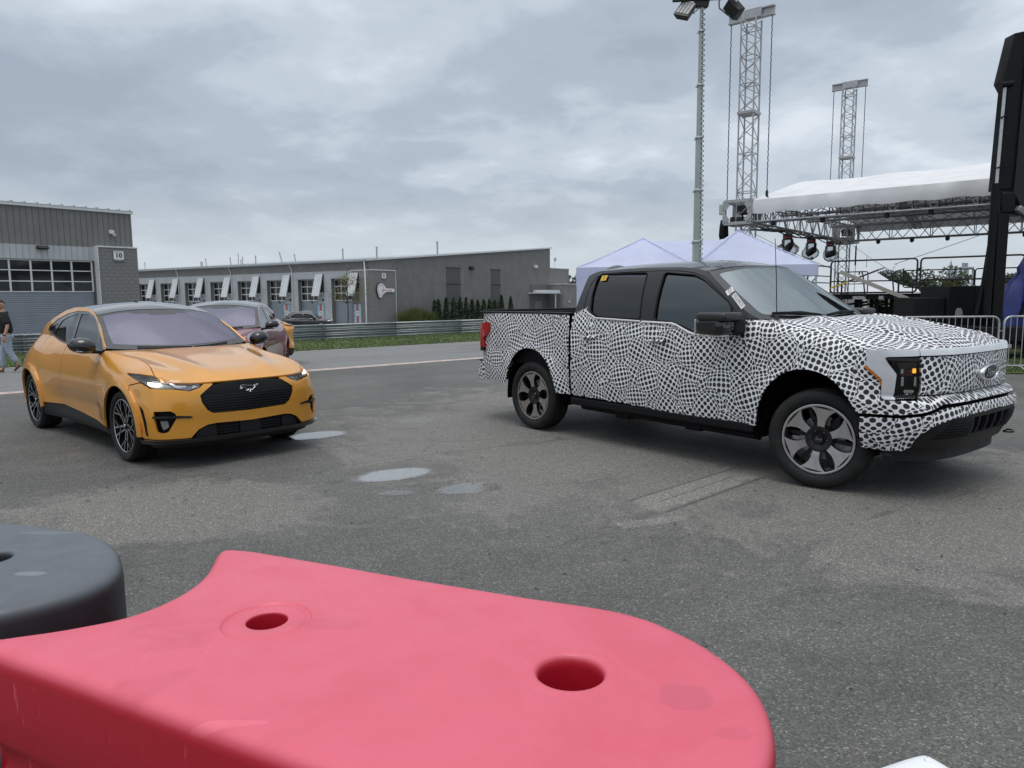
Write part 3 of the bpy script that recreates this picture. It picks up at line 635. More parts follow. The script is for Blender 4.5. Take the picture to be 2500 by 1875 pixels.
def num_sign(f, n, sub, s=1.):
    b = MB(); b.boxz(-.30*s, .30*s, 0, .04, -.31*s, .31*s); b.build('sign_frame', SIGNG, f.o, bevel=.008)
    b = MB(); b.boxz(-.28*s, .28*s, .035, .046, -.29*s, .29*s); b.build('sign_board', SIGNW, f.o)
    b = MB(); b.boxz(-.28*s, .28*s, .045, .050, -.285*s, -.185*s); b.build('sign_band', SIGNG, f.o)
    text('BUILDING', .105*s, SIGNG, f.o, (0, .048, .215*s), (math.pi/2, 0, math.pi), .002, sx=.95); text(n, .34*s, BLK_P, f.o, (0, .048, .02*s), (math.pi/2, 0, math.pi), .003, sx=1.15, bold=.035)
    text(sub, .062*s, SIGNW, f.o, (0, .052, -.235*s), (math.pi/2, 0, math.pi), .002, sx=1.1)
num_sign(sg, '10', 'SUITE 60-69')
fx = B10.o.rotation_euler.z; P_ = lambda x, y, z: B10.o.matrix_basis @ Vector((x, y, z-B10.z0))
wl = empty('wall_light', P_(1.16, .05, 5.42), fx, 'small white wall light high on the dark cladding of building 10', 'wall light')
b = MB(); b.boxz(-.14, .14, 0, .16, -.02, .20); b.build('housing', TRIMW, wl, bevel=.02); b = MB(); b.box((-.12, .14, -.10), (.20, .22, .07), Matrix.Rotation(.4, 3, 'X')); b.build('lamp_head', ALU, wl, bevel=.02)
fl = empty('flood_light', P_(4.77, .03, 4.48), fx, 'black hooded flood light over the big garage door', 'wall light')
b = MB(); b.add([(-.26, 0, .09), (.26, 0, .09), (.20, .26, .09), (-.20, .26, .09), (-.27, 0, -.10), (.27, 0, -.10), (.27, .36, -.06), (-.27, .36, -.06)], [(0, 1, 2, 3), (4, 5, 6, 7), (0, 1, 5, 4), (1, 2, 6, 5), (2, 3, 7, 6), (3, 0, 4, 7)]); b.build('hood', LAMPB, fl, bevel=.015)
b = MB(); b.boxz(-.2, .2, .04, .30, -.12, -.09); b.build('lamp_glass', PANE, fl)
# ---------------------------------------------------------------- the long building (8)
ZB = -1.28; EAVE = 5.66
B8 = Frame('garage_building', (-15.33, 80.0, ZB), math.atan2(24, -37.08), 'long grey garage building with a row of windowed doors and tilted canopies', 'building')
LEN = 56.; DEP = 39.
slope = lambda y: EAVE+(-y)*(8.84-EAVE)/DEP
b = MB(); b.add([(.05, -.6, ZB), (LEN, -.6, ZB), (LEN, -DEP, ZB), (.05, -DEP, ZB), (.05, -.6, slope(-.6)-.05), (LEN, -.6, slope(-.6)-.05), (LEN, -DEP, slope(-DEP)-.05), (.05, -DEP, slope(-DEP)-.05)], [(0, 1, 2, 3), (4, 5, 6, 7), (0, 1, 5, 4), (1, 2, 6, 5), (2, 3, 7, 6), (3, 0, 4, 7)]); B8.put(b, 'wall', DKCL)
B8.put(ribs(0, LEN, 4.67, EAVE, .0), 'upper_cladding', DKCL)
B8.put(ribs(-DEP, 0, ZB, lambda y: slope(y), 0., axis=1), 'gable_cladding', DKCL)
b = MB(); ov = .30; P = [(-ov, .35), (LEN, .35), (LEN, -DEP-.2), (-ov, -DEP-.2)]; b.add([(x, y, slope(y)+.12) for x, y in P]+[(x, y, slope(y)+.0) for x, y in P], [(0, 1, 2, 3), (7, 6, 5, 4), (0, 1, 5, 4), (1, 2, 6, 5), (2, 3, 7, 6), (3, 0, 4, 7)]); B8.put(b, 'roof', ROOFW)
b = MB()
for i in range(93):
    x = i*.6; b.add([(x, .36, slope(.36)+.12), (x+.06, .36, slope(.36)+.12), (x+.06, -4, slope(-4)+.12), (x, -4, slope(-4)+.12)]+[(x, .36, slope(.36)+.18), (x+.06, .36, slope(.36)+.18), (x+.06, -4, slope(-4)+.18), (x, -4, slope(-4)+.18)], [(4, 5, 6, 7), (0, 1, 5, 4), (1, 2, 6, 5), (3, 0, 4, 7)])
tag(B8.put(b, 'roof_rib', ROOFW), kind='stuff')
b = MB(); b.boxz(0, LEN, .06, .20, EAVE-.10, EAVE+.04); B8.put(b, 'gutter', TRIMW)
b = MB(); b.add([(-ov-.02, .38, slope(.38)-.02), (-ov-.02, -DEP-.2, slope(-DEP-.2)-.02), (-ov-.02, -DEP-.2, slope(-DEP-.2)+.16), (-ov-.02, .38, slope(.38)+.16)]+[(-ov+.03, .38, slope(.38)-.02), (-ov+.03, -DEP-.2, slope(-DEP-.2)-.02), (-ov+.03, -DEP-.2, slope(-DEP-.2)+.16), (-ov+.03, .38, slope(.38)+.16)], [(0, 1, 2, 3), (7, 6, 5, 4), (0, 1, 5, 4), (1, 2, 6, 5), (2, 3, 7, 6), (3, 0, 4, 7)]); B8.put(b, 'fascia', TRIMW)
PIT = 5.444
def bay(k):
    x0 = 2.55+PIT*k; x1 = x0+3.05
    b = MB(); b.boxz(x0, x1, -.50, -.46, ZB, 3.80); dr = B8.put(b, 'garage_door', DOORG)
    for j in range(9): b = MB(); z = 1.40-j*.30; b.boxz(x0, x1, -.465, -.445, z-.29, z-.03); b.build('door_section', DOORG, dr)
    for c in range(4): b = MB(); x = x0+.03+c*(3.05-.06)/3; b.boxz(x-.05, x+.05, -.47, -.42, 1.40, 3.80); b.build('window_mullion', TRIMW, dr)
    for z in (3.77, 2.99, 2.21, 1.43): b = MB(); b.boxz(x0, x1, -.47, -.415, z-.05, z+.05); b.build('window_rail', TRIMW, dr)
    for c in range(3):
        for z in (3.0, 2.22, 1.44): b = MB(); x = x0+.06+c*(3.05-.06)/3; b.boxz(x+.03, x+.92, -.47, -.435, z+.03, z+.72); b.build('window_pane', PANE, dr)
    b = MB(); b.boxz(x0-.06, x0, -.50, .02, ZB, 3.86); b.boxz(x1, x1+.06, -.50, .02, ZB, 3.86); b.boxz(x0, x1, -.50, .02, 3.80, 3.86); B8.put(b, 'door_reveal', DKCL)
    xa, xb = x1+.06, x0+PIT-.06
    B8.put(ribs(xa, xb, ZB, 3.86, 0., .30, .03), 'pale_cladding', WHCL); B8.put(ribs(x0-.06, xb, 3.86, 4.66, 0., .30, .03), 'pale_cladding', WHCL)
    # canopy panel standing off the wall beside the door
    c0 = x0-1.10; Z1, Z0 = 4.38, 1.92; o1, o0 = .10, .78
    b = MB(); b.add([(c0, o1, Z1), (c0+1.16, o1, Z1), (c0+1.16, o0, Z0), (c0, o0, Z0)]+[(c0, o1-.07, Z1-.02), (c0+1.16, o1-.07, Z1-.02), (c0+1.16, o0-.07, Z0-.02), (c0, o0-.07, Z0-.02)], [(0, 1, 2, 3), (7, 6, 5, 4), (0, 1, 5, 4), (1, 2, 6, 5), (2, 3, 7, 6), (3, 0, 4, 7)]); cp = B8.put(b, 'canopy', AWN)
    for u in (0, .29, .58, .87, 1.13): b = MB(); b.beam((c0+u+.015, o1+.02, Z1), (c0+u+.015, o0+.02, Z0), .03, .05); b.build('canopy_rib', TRIMW, cp)
    b = MB(); b.boxz(c0-.10, c0+1.05, .035, .06, 2.35, 4.36); B8.put(b, 'side_window', RECESS)
    for u in (.0, 1.1): b = MB(); b.beam((c0+u, .04, 2.3), (c0+u, .72, 2.15), .05, .05); b.build('canopy_arm', TRIMW, cp)
    b = MB(); b.lathe([(0, .16), (.06, .15), (.09, .08), (.20, -.10), (.19, -.10), (0, .02)], 14, 'z', (c0+.95, .95, 1.22)); lm = B8.put(b, 'wall_lamp', LAMPB, None, 40)
    b = MB(); b.tube([(c0+.95, .95, 1.36), (c0+.90, .95, 1.62), (c0+.6, .75, 1.66), (c0+.25, .4, 1.50), (c0+.1, .05, 1.50)], .03, 6); b.build('lamp_arm', LAMPB, lm, 60)
    b = MB(); b.lathe([(0, 0), (.13, 0), (.13, .05), (0, .06)], 12, 'y', (c0+.1, .03, 1.50)); b.build('lamp_base', LAMPB, lm, 50)
for k in range(9): bay(k)
B8.put(ribs(.0, 2.49, 3.86, 4.66, 0., .30, .03), 'pale_cladding', WHCL)
for i, n in enumerate(('59', '58', '57')):      # personnel doors in racing stripes
    x0 = 1.16+5.72*i; b = MB(); b.boxz(x0, x0+1.05, .02, .07, ZB, .97); d = B8.put(b, 'side_door', DBLUE)
    b = MB(); b.boxz(x0+.38, x0+.68, .06, .078, ZB, .97); b.build('door_stripe', DORG, d); b = MB(); b.lathe([(0, .0), (.27, .0), (.27, .012), (0, .012)], 20, 'y', (x0+.53, .076, .0)); b.build('number_disc', WHITE_P, d)
    text(n, .34, BLK_P, d, (x0+.53, .092, .0), (math.pi/2, 0, math.pi), .002); b = MB(); b.boxz(x0-.07, x0+1.12, .0, .05, .97, 1.04); b.boxz(x0-.07, x0, .0, .05, ZB, .97); b.boxz(x0+1.05, x0+1.12, .0, .05, ZB, .97); B8.put(b, 'door_frame', DKCL)
    b = MB(); b.boxz(x0+.9, x0+.98, .07, .13, -.25, -.18); b.build('door_handle', STEEL, d)
for x in (12.23, 23.36, 34.38, 45.4):
    b = MB(); b.tube([(x, .17, EAVE-.05), (x, .17, EAVE-.20), (x-.25, .09, EAVE-.75), (x-.25, .09, ZB)], .05, 8); B8.put(b, 'downspout', TRIMW, None, 60)
b = MB(); b.tube([(.35, .2, EAVE-.05), (.35, .2, EAVE-.25), (-.12, .62, EAVE-1.3), (-.12, .62, ZB)], .075, 8); B8.put(b, 'downspout', TRIMW, None, 60)
# block pier round the corner
b = MB(); b.boxz(-.50, 2.50, -3.75, .0, ZB, 4.60); b.boxz(-.50, 2.50, 0, .016, ZB, 4.60); B8.put(b, 'block_pier', BLKF)
b = MB(); b.boxz(-.56, 2.56, -3.80, .06, 4.60, 4.70); B8.put(b, 'pier_coping', TRIMW); b = MB(); b.boxz(-.54, -.40, -3.82, -3.745, ZB, 4.6); B8.put(b, 'pier_edge_trim', TRIMW)
b = MB(); b.boxz(-.52, -.3, -DEP, .02, ZB, ZB+.5); B8.put(b, 'plinth', BLKF)
# roof vents
for (x, z, r, lean) in ((43.73, 6.87, .05, 0), (30.9, 6.5, .06, 0), (30.6, 6.5, .06, 0), (29.80, 6.87, .06, -.02), (24.8, 6.85, .07, -.03), (23.2, 7.24, .05, .02), (22.75, 6.5, .05, 0), (22.41, 6.85, .06, 0), (19.88, 6.9, .07, .01), (15.36, 7.12, .08, -.12), (12.84, 6.8, .07, -.05), (4.93, 7.12, .08, .0), (-.2, 7.1, .09, 0)):
    b = MB(); b.tube([(x+lean*3, -1.2, 5.75), (x-lean, -1.2, z)], r, 8); b.tube([(x-lean, -1.2, z-.06), (x-lean, -1.2, z+.05)], r*1.25, 8); B8.put(b, 'roof_vent', STEEL, None, 50)
b = MB(); b.tube([(-.2, -11.68, slope(-11.7)), (-.2, -11.68, 8.3)], .10, 8); b.tube([(-.2, -11.68, 8.2), (-.2, -11.68, 8.32)], .13, 8); B8.put(b, 'roof_vent', STEEL, None, 50)
# gable fittings: G(t, z) lies on the wall t metres along
gb = lambda t0, t1, o0, o1, z0, z1: MB().boxz(-o1, -o0, -t1, -t0, z0, z1)
for t, z in ((18.6, 5.35), (34.5, 6.0)):
    B8.put(gb(t-.35, t+.35, .04, .42, z-.22, z+.22), 'wall_pack', LAMPB if t < 30 else TRIMW, bevel=.05)
for t0, t1, zt_ in ((13.6, 16.4, 5.3), (23.2, 25.4, 5.3)):
    b = gb(t0, t1, .04, .055, .9, zt_); B8.put(b, 'service_panel', pmat('service_panel', (.085, .085, .085), .6, var=.1) if 'service_panel' not in MAT else MAT['service_panel'])
    for z in (.9, 3.3, zt_): b = MB(); b.bar((-.09, -t0+.2, z), (-.09, -t1-.2, z), .035, 6); B8.put(b, 'service_pipe', LAMPB)
    for t in np.linspace(t0, t1, 4): b = MB(); b.bar((-.09, -t, -.3), (-.09, -t, .9), .05, 6); B8.put(b, 'service_pipe', LAMPB)
B8.put(gb(38.7, 45.2, -6, -.10, ZB, 5.9), 'annex', BLKF); B8.put(gb(38.6, 45.3, -6, -.04, 5.9, 6.0), 'annex_coping', TRIMW)
B8.put(gb(38.7, 44.8, -.09, 2.6, ZB, 3.45), 'annex_lower', pmat('block_pale', (.21, .21, .205), .9, var=.12, vs_=.8)); B8.put(gb(38.6, 44.9, -.08, 2.7, 3.45, 3.55), 'annex_coping', TRIMW)
B8.put(gb(33.2, 38.6, .03, .12, ZB, 3.4), 'entry_panel', pmat('entry_grey', (.12, .12, .12), .7, var=.1)); B8.put(gb(32.6, 38.5, .1, 2.2, 2.10, 2.26), 'entry_canopy', TRIMW)
b = gb(33.6, 38.4, .3, 2.1, 2.27, 2.62); B8.put(b, 'canopy_unit', TRIMW); b = MB(); b.bar((-2.0, -37.2, ZB), (-2.0, -37.2, 2.1), .10, 8); B8.put(b, 'canopy_post', TRIMW)
b = gb(34.4, 36.4, .12, .16, ZB, 1.0); B8.put(b, 'entry_door', DKCL)
for t, z, m_ in ((40.3, .9, TRIMW), (43.2, 1.5, RED_P)): B8.put(gb(t-.12, t+.12, 2.6, 2.75, z-.15, z+.15), 'alarm_box', m_)
b = MB(); b.bar((-.5, -39.6, 5.9), (-.5, -39.6, 7.3), .03, 6); b.lathe([(0, 0), (.30, .05), (.42, .18), (.40, .18), (0, .08)], 16, 'x', (-.75, -39.6, 7.3)); B8.put(b, 'satellite_dish', TRIMW, None, 40)
def on_b8(x, y, z): return B8.o.matrix_basis @ Vector((x, y, z-ZB))
s8 = Frame('building_sign', on_b8(-.51, -1.84, 4.0), B8.o.rotation_euler.z+math.pi/2, 'white building number 8 sign on the far block pier', 'sign', 'building number signs'); num_sign(s8, '8', 'SUITE 50-59', 1.15)
# race-circuit emblem sign: a round map board with a tail carrying the name
ns = empty('circuit_sign', on_b8(-.54, -2.0, 2.45), B8.o.rotation_euler.z+math.pi/2, 'white pan shaped race circuit sign with red lettering on block pier', 'sign')
out = [(.95+.78*math.cos(t)*1.0, .12+.80*math.sin(t)) for t in np.radians(np.linspace(-20, 205, 18))]+[(.42, -.55), (.55, -.85), (.85, -.88), (1.05, -.55), (.85, -.25)]
out = [(1.20+.62*math.cos(t), .10+.66*math.sin(t)) for t in np.radians(np.linspace(215, 35, 12))]
pan = rnd([(-1.40, .22), (.10, .26), (.35, .72), (.85, .86), (1.30, .66), (1.52, .10), (1.30, -.42), (1.22, -.80), (.80, -.85), (.62, -.55), (.10, -.18), (-1.40, -.18)], .22, 5)
b = MB(); b.prism([tuple(p) for p in pan], .12, lambda a, c, d: (a, .02+d, c)); b.build('sign_body', BLK_P, ns)
inn = [((p-np.array([.05, 0]))*np.array([.965, .93])+np.array([.05, 0.])) for p in pan]; b = MB(); b.prism([tuple(p) for p in inn], .02, lambda a, c, d: (a, .135+d, c)); b.build('sign_face', WHITE_P, ns)
trk = rnd([(1.3, .3), (1.15, .58), (.9, .50), (.72, .62), (.45, .52), (.4, .2), (.55, -.05), (.62, -.35), (.85, -.60), (1.05, -.62), (1.1, -.35), (1.25, -.1), (1.38, .1)], .12, 3)
b = MB(); b.tube([(p[0], .158, p[1]) for p in trk], .022, 5, closed=True); b.build('circuit_outline', SIGNG, ns); text('nürburgring', .36, RED_P, ns, (-.10, .158, .03), (math.pi/2, 0, math.pi), .003, shear=.2, sx=.95)
# ================================================================ crossover cars
PAINT_O = pmat('paint_orange', (.72, .315, .030), .32, .30, coat=1., var=.03, vs_=2, rvar=0, coat_rough=.02)
PAINT_M = pmat('paint_maroon', (.21, .014, .024), .32, .25, coat=1., var=.03, vs_=2, rvar=0, coat_rough=.02)
ROOF_G = pmat('roof_glass', (.012, .014, .017), .06, coat=1., var=0.03, rvar=0)
RIM_DK = pmat('rim_dark', (.012, .012, .013), .35, 0., var=.1, spec=.35)
RIM_SV = pmat('rim_machined', (.55, .55, .56), .28, .95, var=.06, vs_=20)
WSGL = glass('windscreen_coated', (.35, .33, .38), .45, 3.3, (.86, .81, 1.0))
FRIT = pmat('windscreen_frit', (.018, .02, .022), .10, var=.04, rvar=0, spec=1.0)
SGL = glass('side_glass', (.30, .34, .34), .5, 1.75)
LENS = glass('lamp_lens', (1, 1, 1), .9, 1.45)
GRILLE_B = pmat('grille_black', (.005, .005, .006), .22, var=.1, spec=.22)
LAMP_IN = pmat('lamp_housing', (.30, .31, .32), .28, .5, var=.1)
LAMP_SV = pmat('lamp_chrome', (.62, .64, .66), .18, 1., var=.05)
LED = pmat('lamp_lit', (.9, .9, .9), .3, var=0, emit=(1, .98, .94), es=5.)
AMBER = pmat('amber_lens', (.55, .16, .015), .2, coat=.5, var=.05)
TAIL_R = pmat('red_lens', (.42, .012, .012), .15, coat=.8, var=.05)
SEAT = pmat('seat_fabric', (.05, .05, .052), .8, var=.15)
def seg_arc(xw, r, z0, a0, a1, n=14, zc=.365):
    a = np.radians(np.linspace(a0, a1, n)); return [(xw+r*math.cos(t), zc+r*math.sin(t)) for t in a]
def wheel(parent, x, y, R, sg, steer, builder, w=.245, Ri=.262, roll=0.):
    """tyre with sub-parts for the rim; sg: outer side (+1 left, -1 right)"""
    W_ = MB(); h = w/2
    prof = [(Ri, -h*.78), (Ri+.012, -h*.92), (Ri+(R-Ri)*.35, -h*1.02), (Ri+(R-Ri)*.7, -h), (R-.016, -h*.88), (R-.003, -h*.70), (R-.003, -h*.52), (R-.012, -h*.50), (R-.012, -h*.44), (R, -h*.42), (R, -h*.06), (R-.011, -h*.05), (R-.011, h*.05), (R, h*.06),
            (R, h*.42), (R-.012, h*.44), (R-.012, h*.50), (R-.003, h*.52), (R-.003, h*.70), (R-.016, h*.88), (Ri+(R-Ri)*.7, h), (Ri+(R-Ri)*.35, h*1.02), (Ri+.012, h*.92), (Ri, h*.78)]
    W_.lathe(prof, 56, 'y')
    o = W_.build('wheel', RUBBER, parent, 40); o.location = (x, y, R); o.rotation_euler = (0, roll, steer); builder(o, sg, Ri, h); return o
def spoke_bar(mb, p, q, w0, w1, y0, y1, dep, sg):
    """flat spoke from p to q (polar x,z), face at y0..y1, sides dark"""
    p, q = np.array(p), np.array(q); d = (q-p)/np.linalg.norm(q-p); n = np.array([-d[1], d[0]])
    A = [p-n*w0/2, p+n*w0/2, q+n*w1/2, q-n*w1/2]; ys = [y0, y0, y1, y1]
    V = [(a[0], sg*yy, a[1]) for a, yy in zip(A, ys)]+[(a[0], sg*(yy-dep), a[1]) for a, yy in zip(A, ys)]
    k = .7; B = [p-n*w0*.5*k, p+n*w0*.5*k, q+n*w1*.5*k, q-n*w1*.5*k]
    mb.add(V, [(0, 1, 5, 4), (1, 2, 6, 5), (2, 3, 7, 6), (3, 0, 4, 7), (4, 5, 6, 7), (0, 1, 2, 3)], 1)
    mb.add([(a[0], sg*(yy+.0015), a[1]) for a, yy in zip(B, ys)], [(0, 1, 2, 3)], 0)
def suv_rim(o, sg, Ri, h):
    f = h*.86
    b = MB(); b.lathe([(Ri+.001, -h*.7), (Ri+.001, h*.8), (Ri-.012, h*.86), (Ri-.016, h*.80), (Ri-.022, h*.3), (Ri-.03, -h*.7)], 48); b.build('rim', RIM_DK, o, 40)
    b = MB(); b.lathe([(Ri-.002, sg*h*.885), (Ri-.010, sg*h*.90), (Ri-.014, sg*h*.87)], 48); b.build('rim_lip', RIM_SV, o, 40)
    b = MB(); b.lathe([(.0, sg*-.02), (.165, sg*-.02), (.165, sg*.0), (.0, sg*0.)], 32); b.build('brake_disc', STEEL, o, 40)
    for k in range(5):
        s = MB(); a = 2*math.pi*k/5+.2
        def pol(r, t): return (r*math.cos(a+t), r*math.sin(a+t))
        spoke_bar(s, pol(.045, -.35), pol(Ri-.012, -.30), .030, .020, f-.022, f, .03, sg)
        spoke_bar(s, pol(.06, .32), pol(Ri-.012, .02), .024, .018, f-.022, f, .03, sg)
        spoke_bar(s, pol(.115, -.24), pol(Ri-.012, .34), .016, .014, f-.010, f, .022, sg)
        spoke_bar(s, pol(.15, -.28), pol(Ri-.012, -.62), .016, .013, f-.008, f, .02, sg)
        s.build('spoke', [RIM_SV, RIM_DK], o)
    b = MB(); b.lathe([(0, sg*(f-.004)), (.030, sg*(f-.006)), (.034, sg*(f-.02)), (.062, sg*(f-.022)), (.066, sg*(f-.05)), (0, sg*(f-.05))], 24); b.build('hub', RIM_DK, o, 40)
    b = MB(); b.lathe([(0, sg*(f+.0)), (.017, sg*(f-.002)), (.019, sg*(f-.006)), (0, sg*(f-.006))], 20); b.build('hub_cap', RIM_SV, o, 40)
    for k in range(5):
        a = 2*math.pi*k/5+.5; b = MB(); b.lathe([(0, sg*(f-.012)), (.008, sg*(f-.012)), (.008, sg*(f-.022)), (0, sg*(f-.022))], 8, c=(.050*math.cos(a), 0, .050*math.sin(a))); b.build('lug_nut', CHROME, o)
def seat(parent, x, y, z, w=.5, mat=None, h=.62):
    b = MB(); b.box((x+.02, y, z+.07), (.50, w, .14)); s = b.build('seat', mat or SEAT, parent, bevel=.04)
    b = MB(); R = Matrix.Rotation(math.radians(-14), 3, 'Y'); b.box((x-.30, y, z+.12+h/2), (.12, w*.96, h), R); b.build('backrest', mat or SEAT, s, bevel=.05)
    b = MB(); b.box((x-.42, y, z+.20+h+.06), (.08, .25, .17), R); b.build('headrest', mat or SEAT, s, bevel=.03)
def horse():
    """outline of a galloping horse, about one unit long, head to the left in the picture"""
    return [(-.50,.05),(-.475,.12),(-.44,.17),(-.425,.26),(-.39,.22),(-.34,.27),(-.26,.265),(-.17,.235),(-.10,.20),(0,.205),(.10,.195),(.19,.175),(.24,.15),(.27,.20),(.33,.225),(.41,.225),(.50,.255),(.49,.215),(.42,.175),(.35,.165),(.29,.12),(.27,.06),(.22,.01),(.16,-.05),(.08,-.11),(.00,-.155),(-.06,-.19),(.02,-.20),(.04,-.165),(-.01,-.13),(.06,-.06),(.08,.0),(.02,.015),(-.06,-.03),(-.12,-.10),(-.19,-.13),(-.24,-.09),(-.20,-.07),(-.17,-.085),(-.13,-.03),(-.17,.03),(-.22,.07),(-.26,.11),(-.32,.135),(-.38,.115),(-.43,.05),(-.47,.02)]
def build_suv(paint, loc, rz, label, steer=0., lit=True, group=None):
    R = empty('crossover_car', loc, rz, label, 'car', group)
    sx = lambda x: float(SUVP.sx(x))
    zt = lambda s: float(suv_ztop_x(SUVP.X(np.array(s))))
    top = lambda s0, s1, n, dz=-.006: [(s, zt(s)+dz) for s in np.linspace(s0, s1, n)]
    pa = lambda name, poly, mat, sides=(1, -1), surf=suv_wrap, **k: [panel(name, surf, poly, mat, R, sg=q, **k) for q in sides]
    G = .004
    # ---- body: right half outlines in (s, z), s along the plan outline from the front centre
    half = [(0, .407), (.36, .420), (.45, .412), (.535, .375), (.61, .30), (1.065, .30)]+[(sx(x), z) for x, z in seg_arc(0, .425, 0, -4, 40, 7)]+[(1.29, .79), (1.12, .822), (1.085, .824), (.965, .781), (.73, .772), (.583, .745), (.487, .772), (.442, .803), (.36, .803), (.362, .792), (.44, .742), (.497, .700), (.49, .635), (.445, .553), (.39, .518), (0, .508)]
    full = half+[(-a, b) for a, b in half[::-1] if a > 0]
    fog = rnd([(.926, .568), (.758, .569), (.719, .536), (.715, .50), (.791, .371), (.835, .357), (.896, .366)], .02)
    slot = rnd([(1.085, .60), (1.047, .575), (1.012, .466), (1.008, .34), (1.02, .34), (1.035, .466)], .006)
    fm, sm = fog*[-1, 1], slot*[-1, 1]
    panel('front_bumper', suv_wrap, full, paint, R, res=.028, t=.022, holes=[fog, fm, slot, sm])
    pa('air_intake', rnd([(.95, .59), (.74, .59), (.69, .54), (.69, .49), (.78, .345), (.84, .33), (.91, .345)], .02), BLK_MATT, off=-.055, t=0)
    pa('air_slot', rnd([(1.11, .62), (1.03, .6), (.99, .466), (.99, .32), (1.04, .32), (1.055, .466)], .01), BLK_MATT, off=-.03, t=0)
    pa('air_curtain', rnd([(1.098, .612), (1.075, .60), (1.018, .47), (1.003, .33), (1.022, .328), (1.045, .47)], .008), GRILLE_B, off=.006, t=.01, res=.02)
    pa('intake_blade', rnd([(.93, .523), (.72, .524), (.60, .512), (.578, .502), (.60, .492), (.72, .498), (.93, .503)], .004), BLK_GLOSS, off=.008, t=.03, res=.02)
    pa('fog_lamp', rnd([(.88, .47), (.80, .47), (.79, .41), (.85, .38)], .015), LAMP_IN, off=-.04, t=.02)
    pa('marker_lamp', rnd([(sx(.43), .505), (sx(.452), .505), (sx(.515), .365), (sx(.49), .362)], .006), AMBER, off=.003, t=.01, res=.02)
    # ---- grille
    gh = [(0, .508), (.39, .518), (.445, .553), (.49, .635), (.497, .70), (.44, .742), (.362, .792), (.2, .808), (0, .812)]
    gp = rnd(gh+[(-a, b) for a, b in gh[::-1] if a > 0], .012)
    gr = panel('grille', suv_wrap, gp, GRILLE_B, R, res=.03, off=-.012, t=.01)
    for i, z in enumerate(np.arange(.525, .70, .026)):
        ext = np.interp(z, [.508, .518, .553, .635, .70], [.36, .40, .44, .485, .49])-.015
        panel('grille_rib', suv_wrap, [(-ext, z), (ext, z), (ext, z+.009), (-ext, z+.009)], BLK_PLA, gr, res=.05, off=-.005, t=.008)
    panel('camera_slot', suv_wrap, rnd([(-.13, .805), (-.09, .785), (.09, .785), (.13, .805)], .008), BLK_MATT, gr, res=.03, off=-.008, t=.006)
    b = MB(); pts = []
    for a, c in horse():
        y = a*.20; z = .722+c*.155; p = suv_wrap(np.array(y), np.array(z)); pts.append((p[0]+.004, p[1], z))
    b.tube(pts, .0028, 6, closed=True); b.build('horse_emblem', CHROME, gr, 60)
    # ---- lower intake, splitter
    lh = [(0, .407), (.36, .42), (.45, .412), (.535, .375), (.615, .29), (0, .285)]
    panel('lower_grille', suv_wrap, rnd(lh+[(-a, b) for a, b in lh[::-1] if a > 0], .01), BLK_MATT, R, res=.04, off=-.045, t=.01)
    for z in (.305, .335, .365):
        for s0, s1 in ((-.33, -.13), (.13, .33)): panel('intake_slat', suv_wrap, [(s0, z), (s1, z), (s1, z+.012), (s0, z+.012)], BLK_PLA, R, res=.06, off=-.03, t=.02)
    panel('radar_cover', suv_wrap, rnd([(-.115, .292), (.115, .292), (.115, .40), (-.115, .40)], .012), BLK_PLA, R, res=.04, off=-.026, t=.02)
    for q in (1, -1): panel('intake_mesh', suv_wrap, rnd([(.36, .295), (.57, .295), (.53, .36), (.45, .40), (.36, .40)], .01), BLK_PLA, R, res=.04, off=-.026, t=.02, sg=q)
    lip = [(s, .262) for s in np.linspace(-1.10, 1.10, 30)]+[(s, .295) for s in np.linspace(1.10, -1.10, 30)]
    panel('front_splitter', suv_wrap, lip, BLK_GLOSS, R, res=.03, off=.024, t=.16)
    panel('front_valance', suv_wrap, [(s, .19) for s in np.linspace(-1.06, 1.06, 24)]+[(s, .275) for s in np.linspace(1.06, -1.06, 24)], BLK_PLA, R, res=.05, off=-.02, t=.1)
    # ---- headlights
    hl = rnd([(1.43, .900), (1.2, .901), (.92, .882), (.65, .848), (.448, .811, .004), (.492, .784), (.583, .760), (.732, .787), (.962, .793), (1.09, .836)], .015)
    for q in (1, -1):
        hs = panel('headlight', suv_wrap, hl, LENS, R, res=.03, off=-.003, t=0, sg=q)
        panel('lamp_bowl', suv_wrap, hl, LAMP_IN, hs, res=.03, off=-.035, t=-.03, sg=q)
        panel('lamp_trim', suv_wrap, rnd([(1.38, .893), (1.2, .893), (.92, .874), (.65, .840), (.47, .808), (.65, .824), (.92, .856), (1.1, .87)], .005), LAMP_SV, hs, res=.03, off=-.02, t=.01, sg=q)
        panel('lamp_divider', suv_wrap, rnd([(.80, .862), (.77, .86), (.66, .79), (.63, .772), (.70, .786)], .004), LAMP_SV, hs, res=.02, off=-.012, t=.02, sg=q)
        panel('lamp_divider', suv_wrap, rnd([(.54, .80), (.52, .80), (.50, .785), (.56, .768)], .004), LAMP_SV, hs, res=.02, off=-.012, t=.02, sg=q)
        panel('projector', suv_wrap, rnd([(1.03, .845), (.86, .838), (.85, .82), (.90, .81), (1.0, .815)], .015), LED if lit else LAMP_SV, hs, res=.02, off=-.02, t=.02, sg=q)
        panel('low_reflector', suv_wrap, rnd([(.74, .838), (.60, .822), (.60, .79), (.70, .80)], .008), LAMP_SV, hs, res=.02, off=-.028, t=.01, sg=q)
    # ---- wings, doors, quarters
    xd = -.700
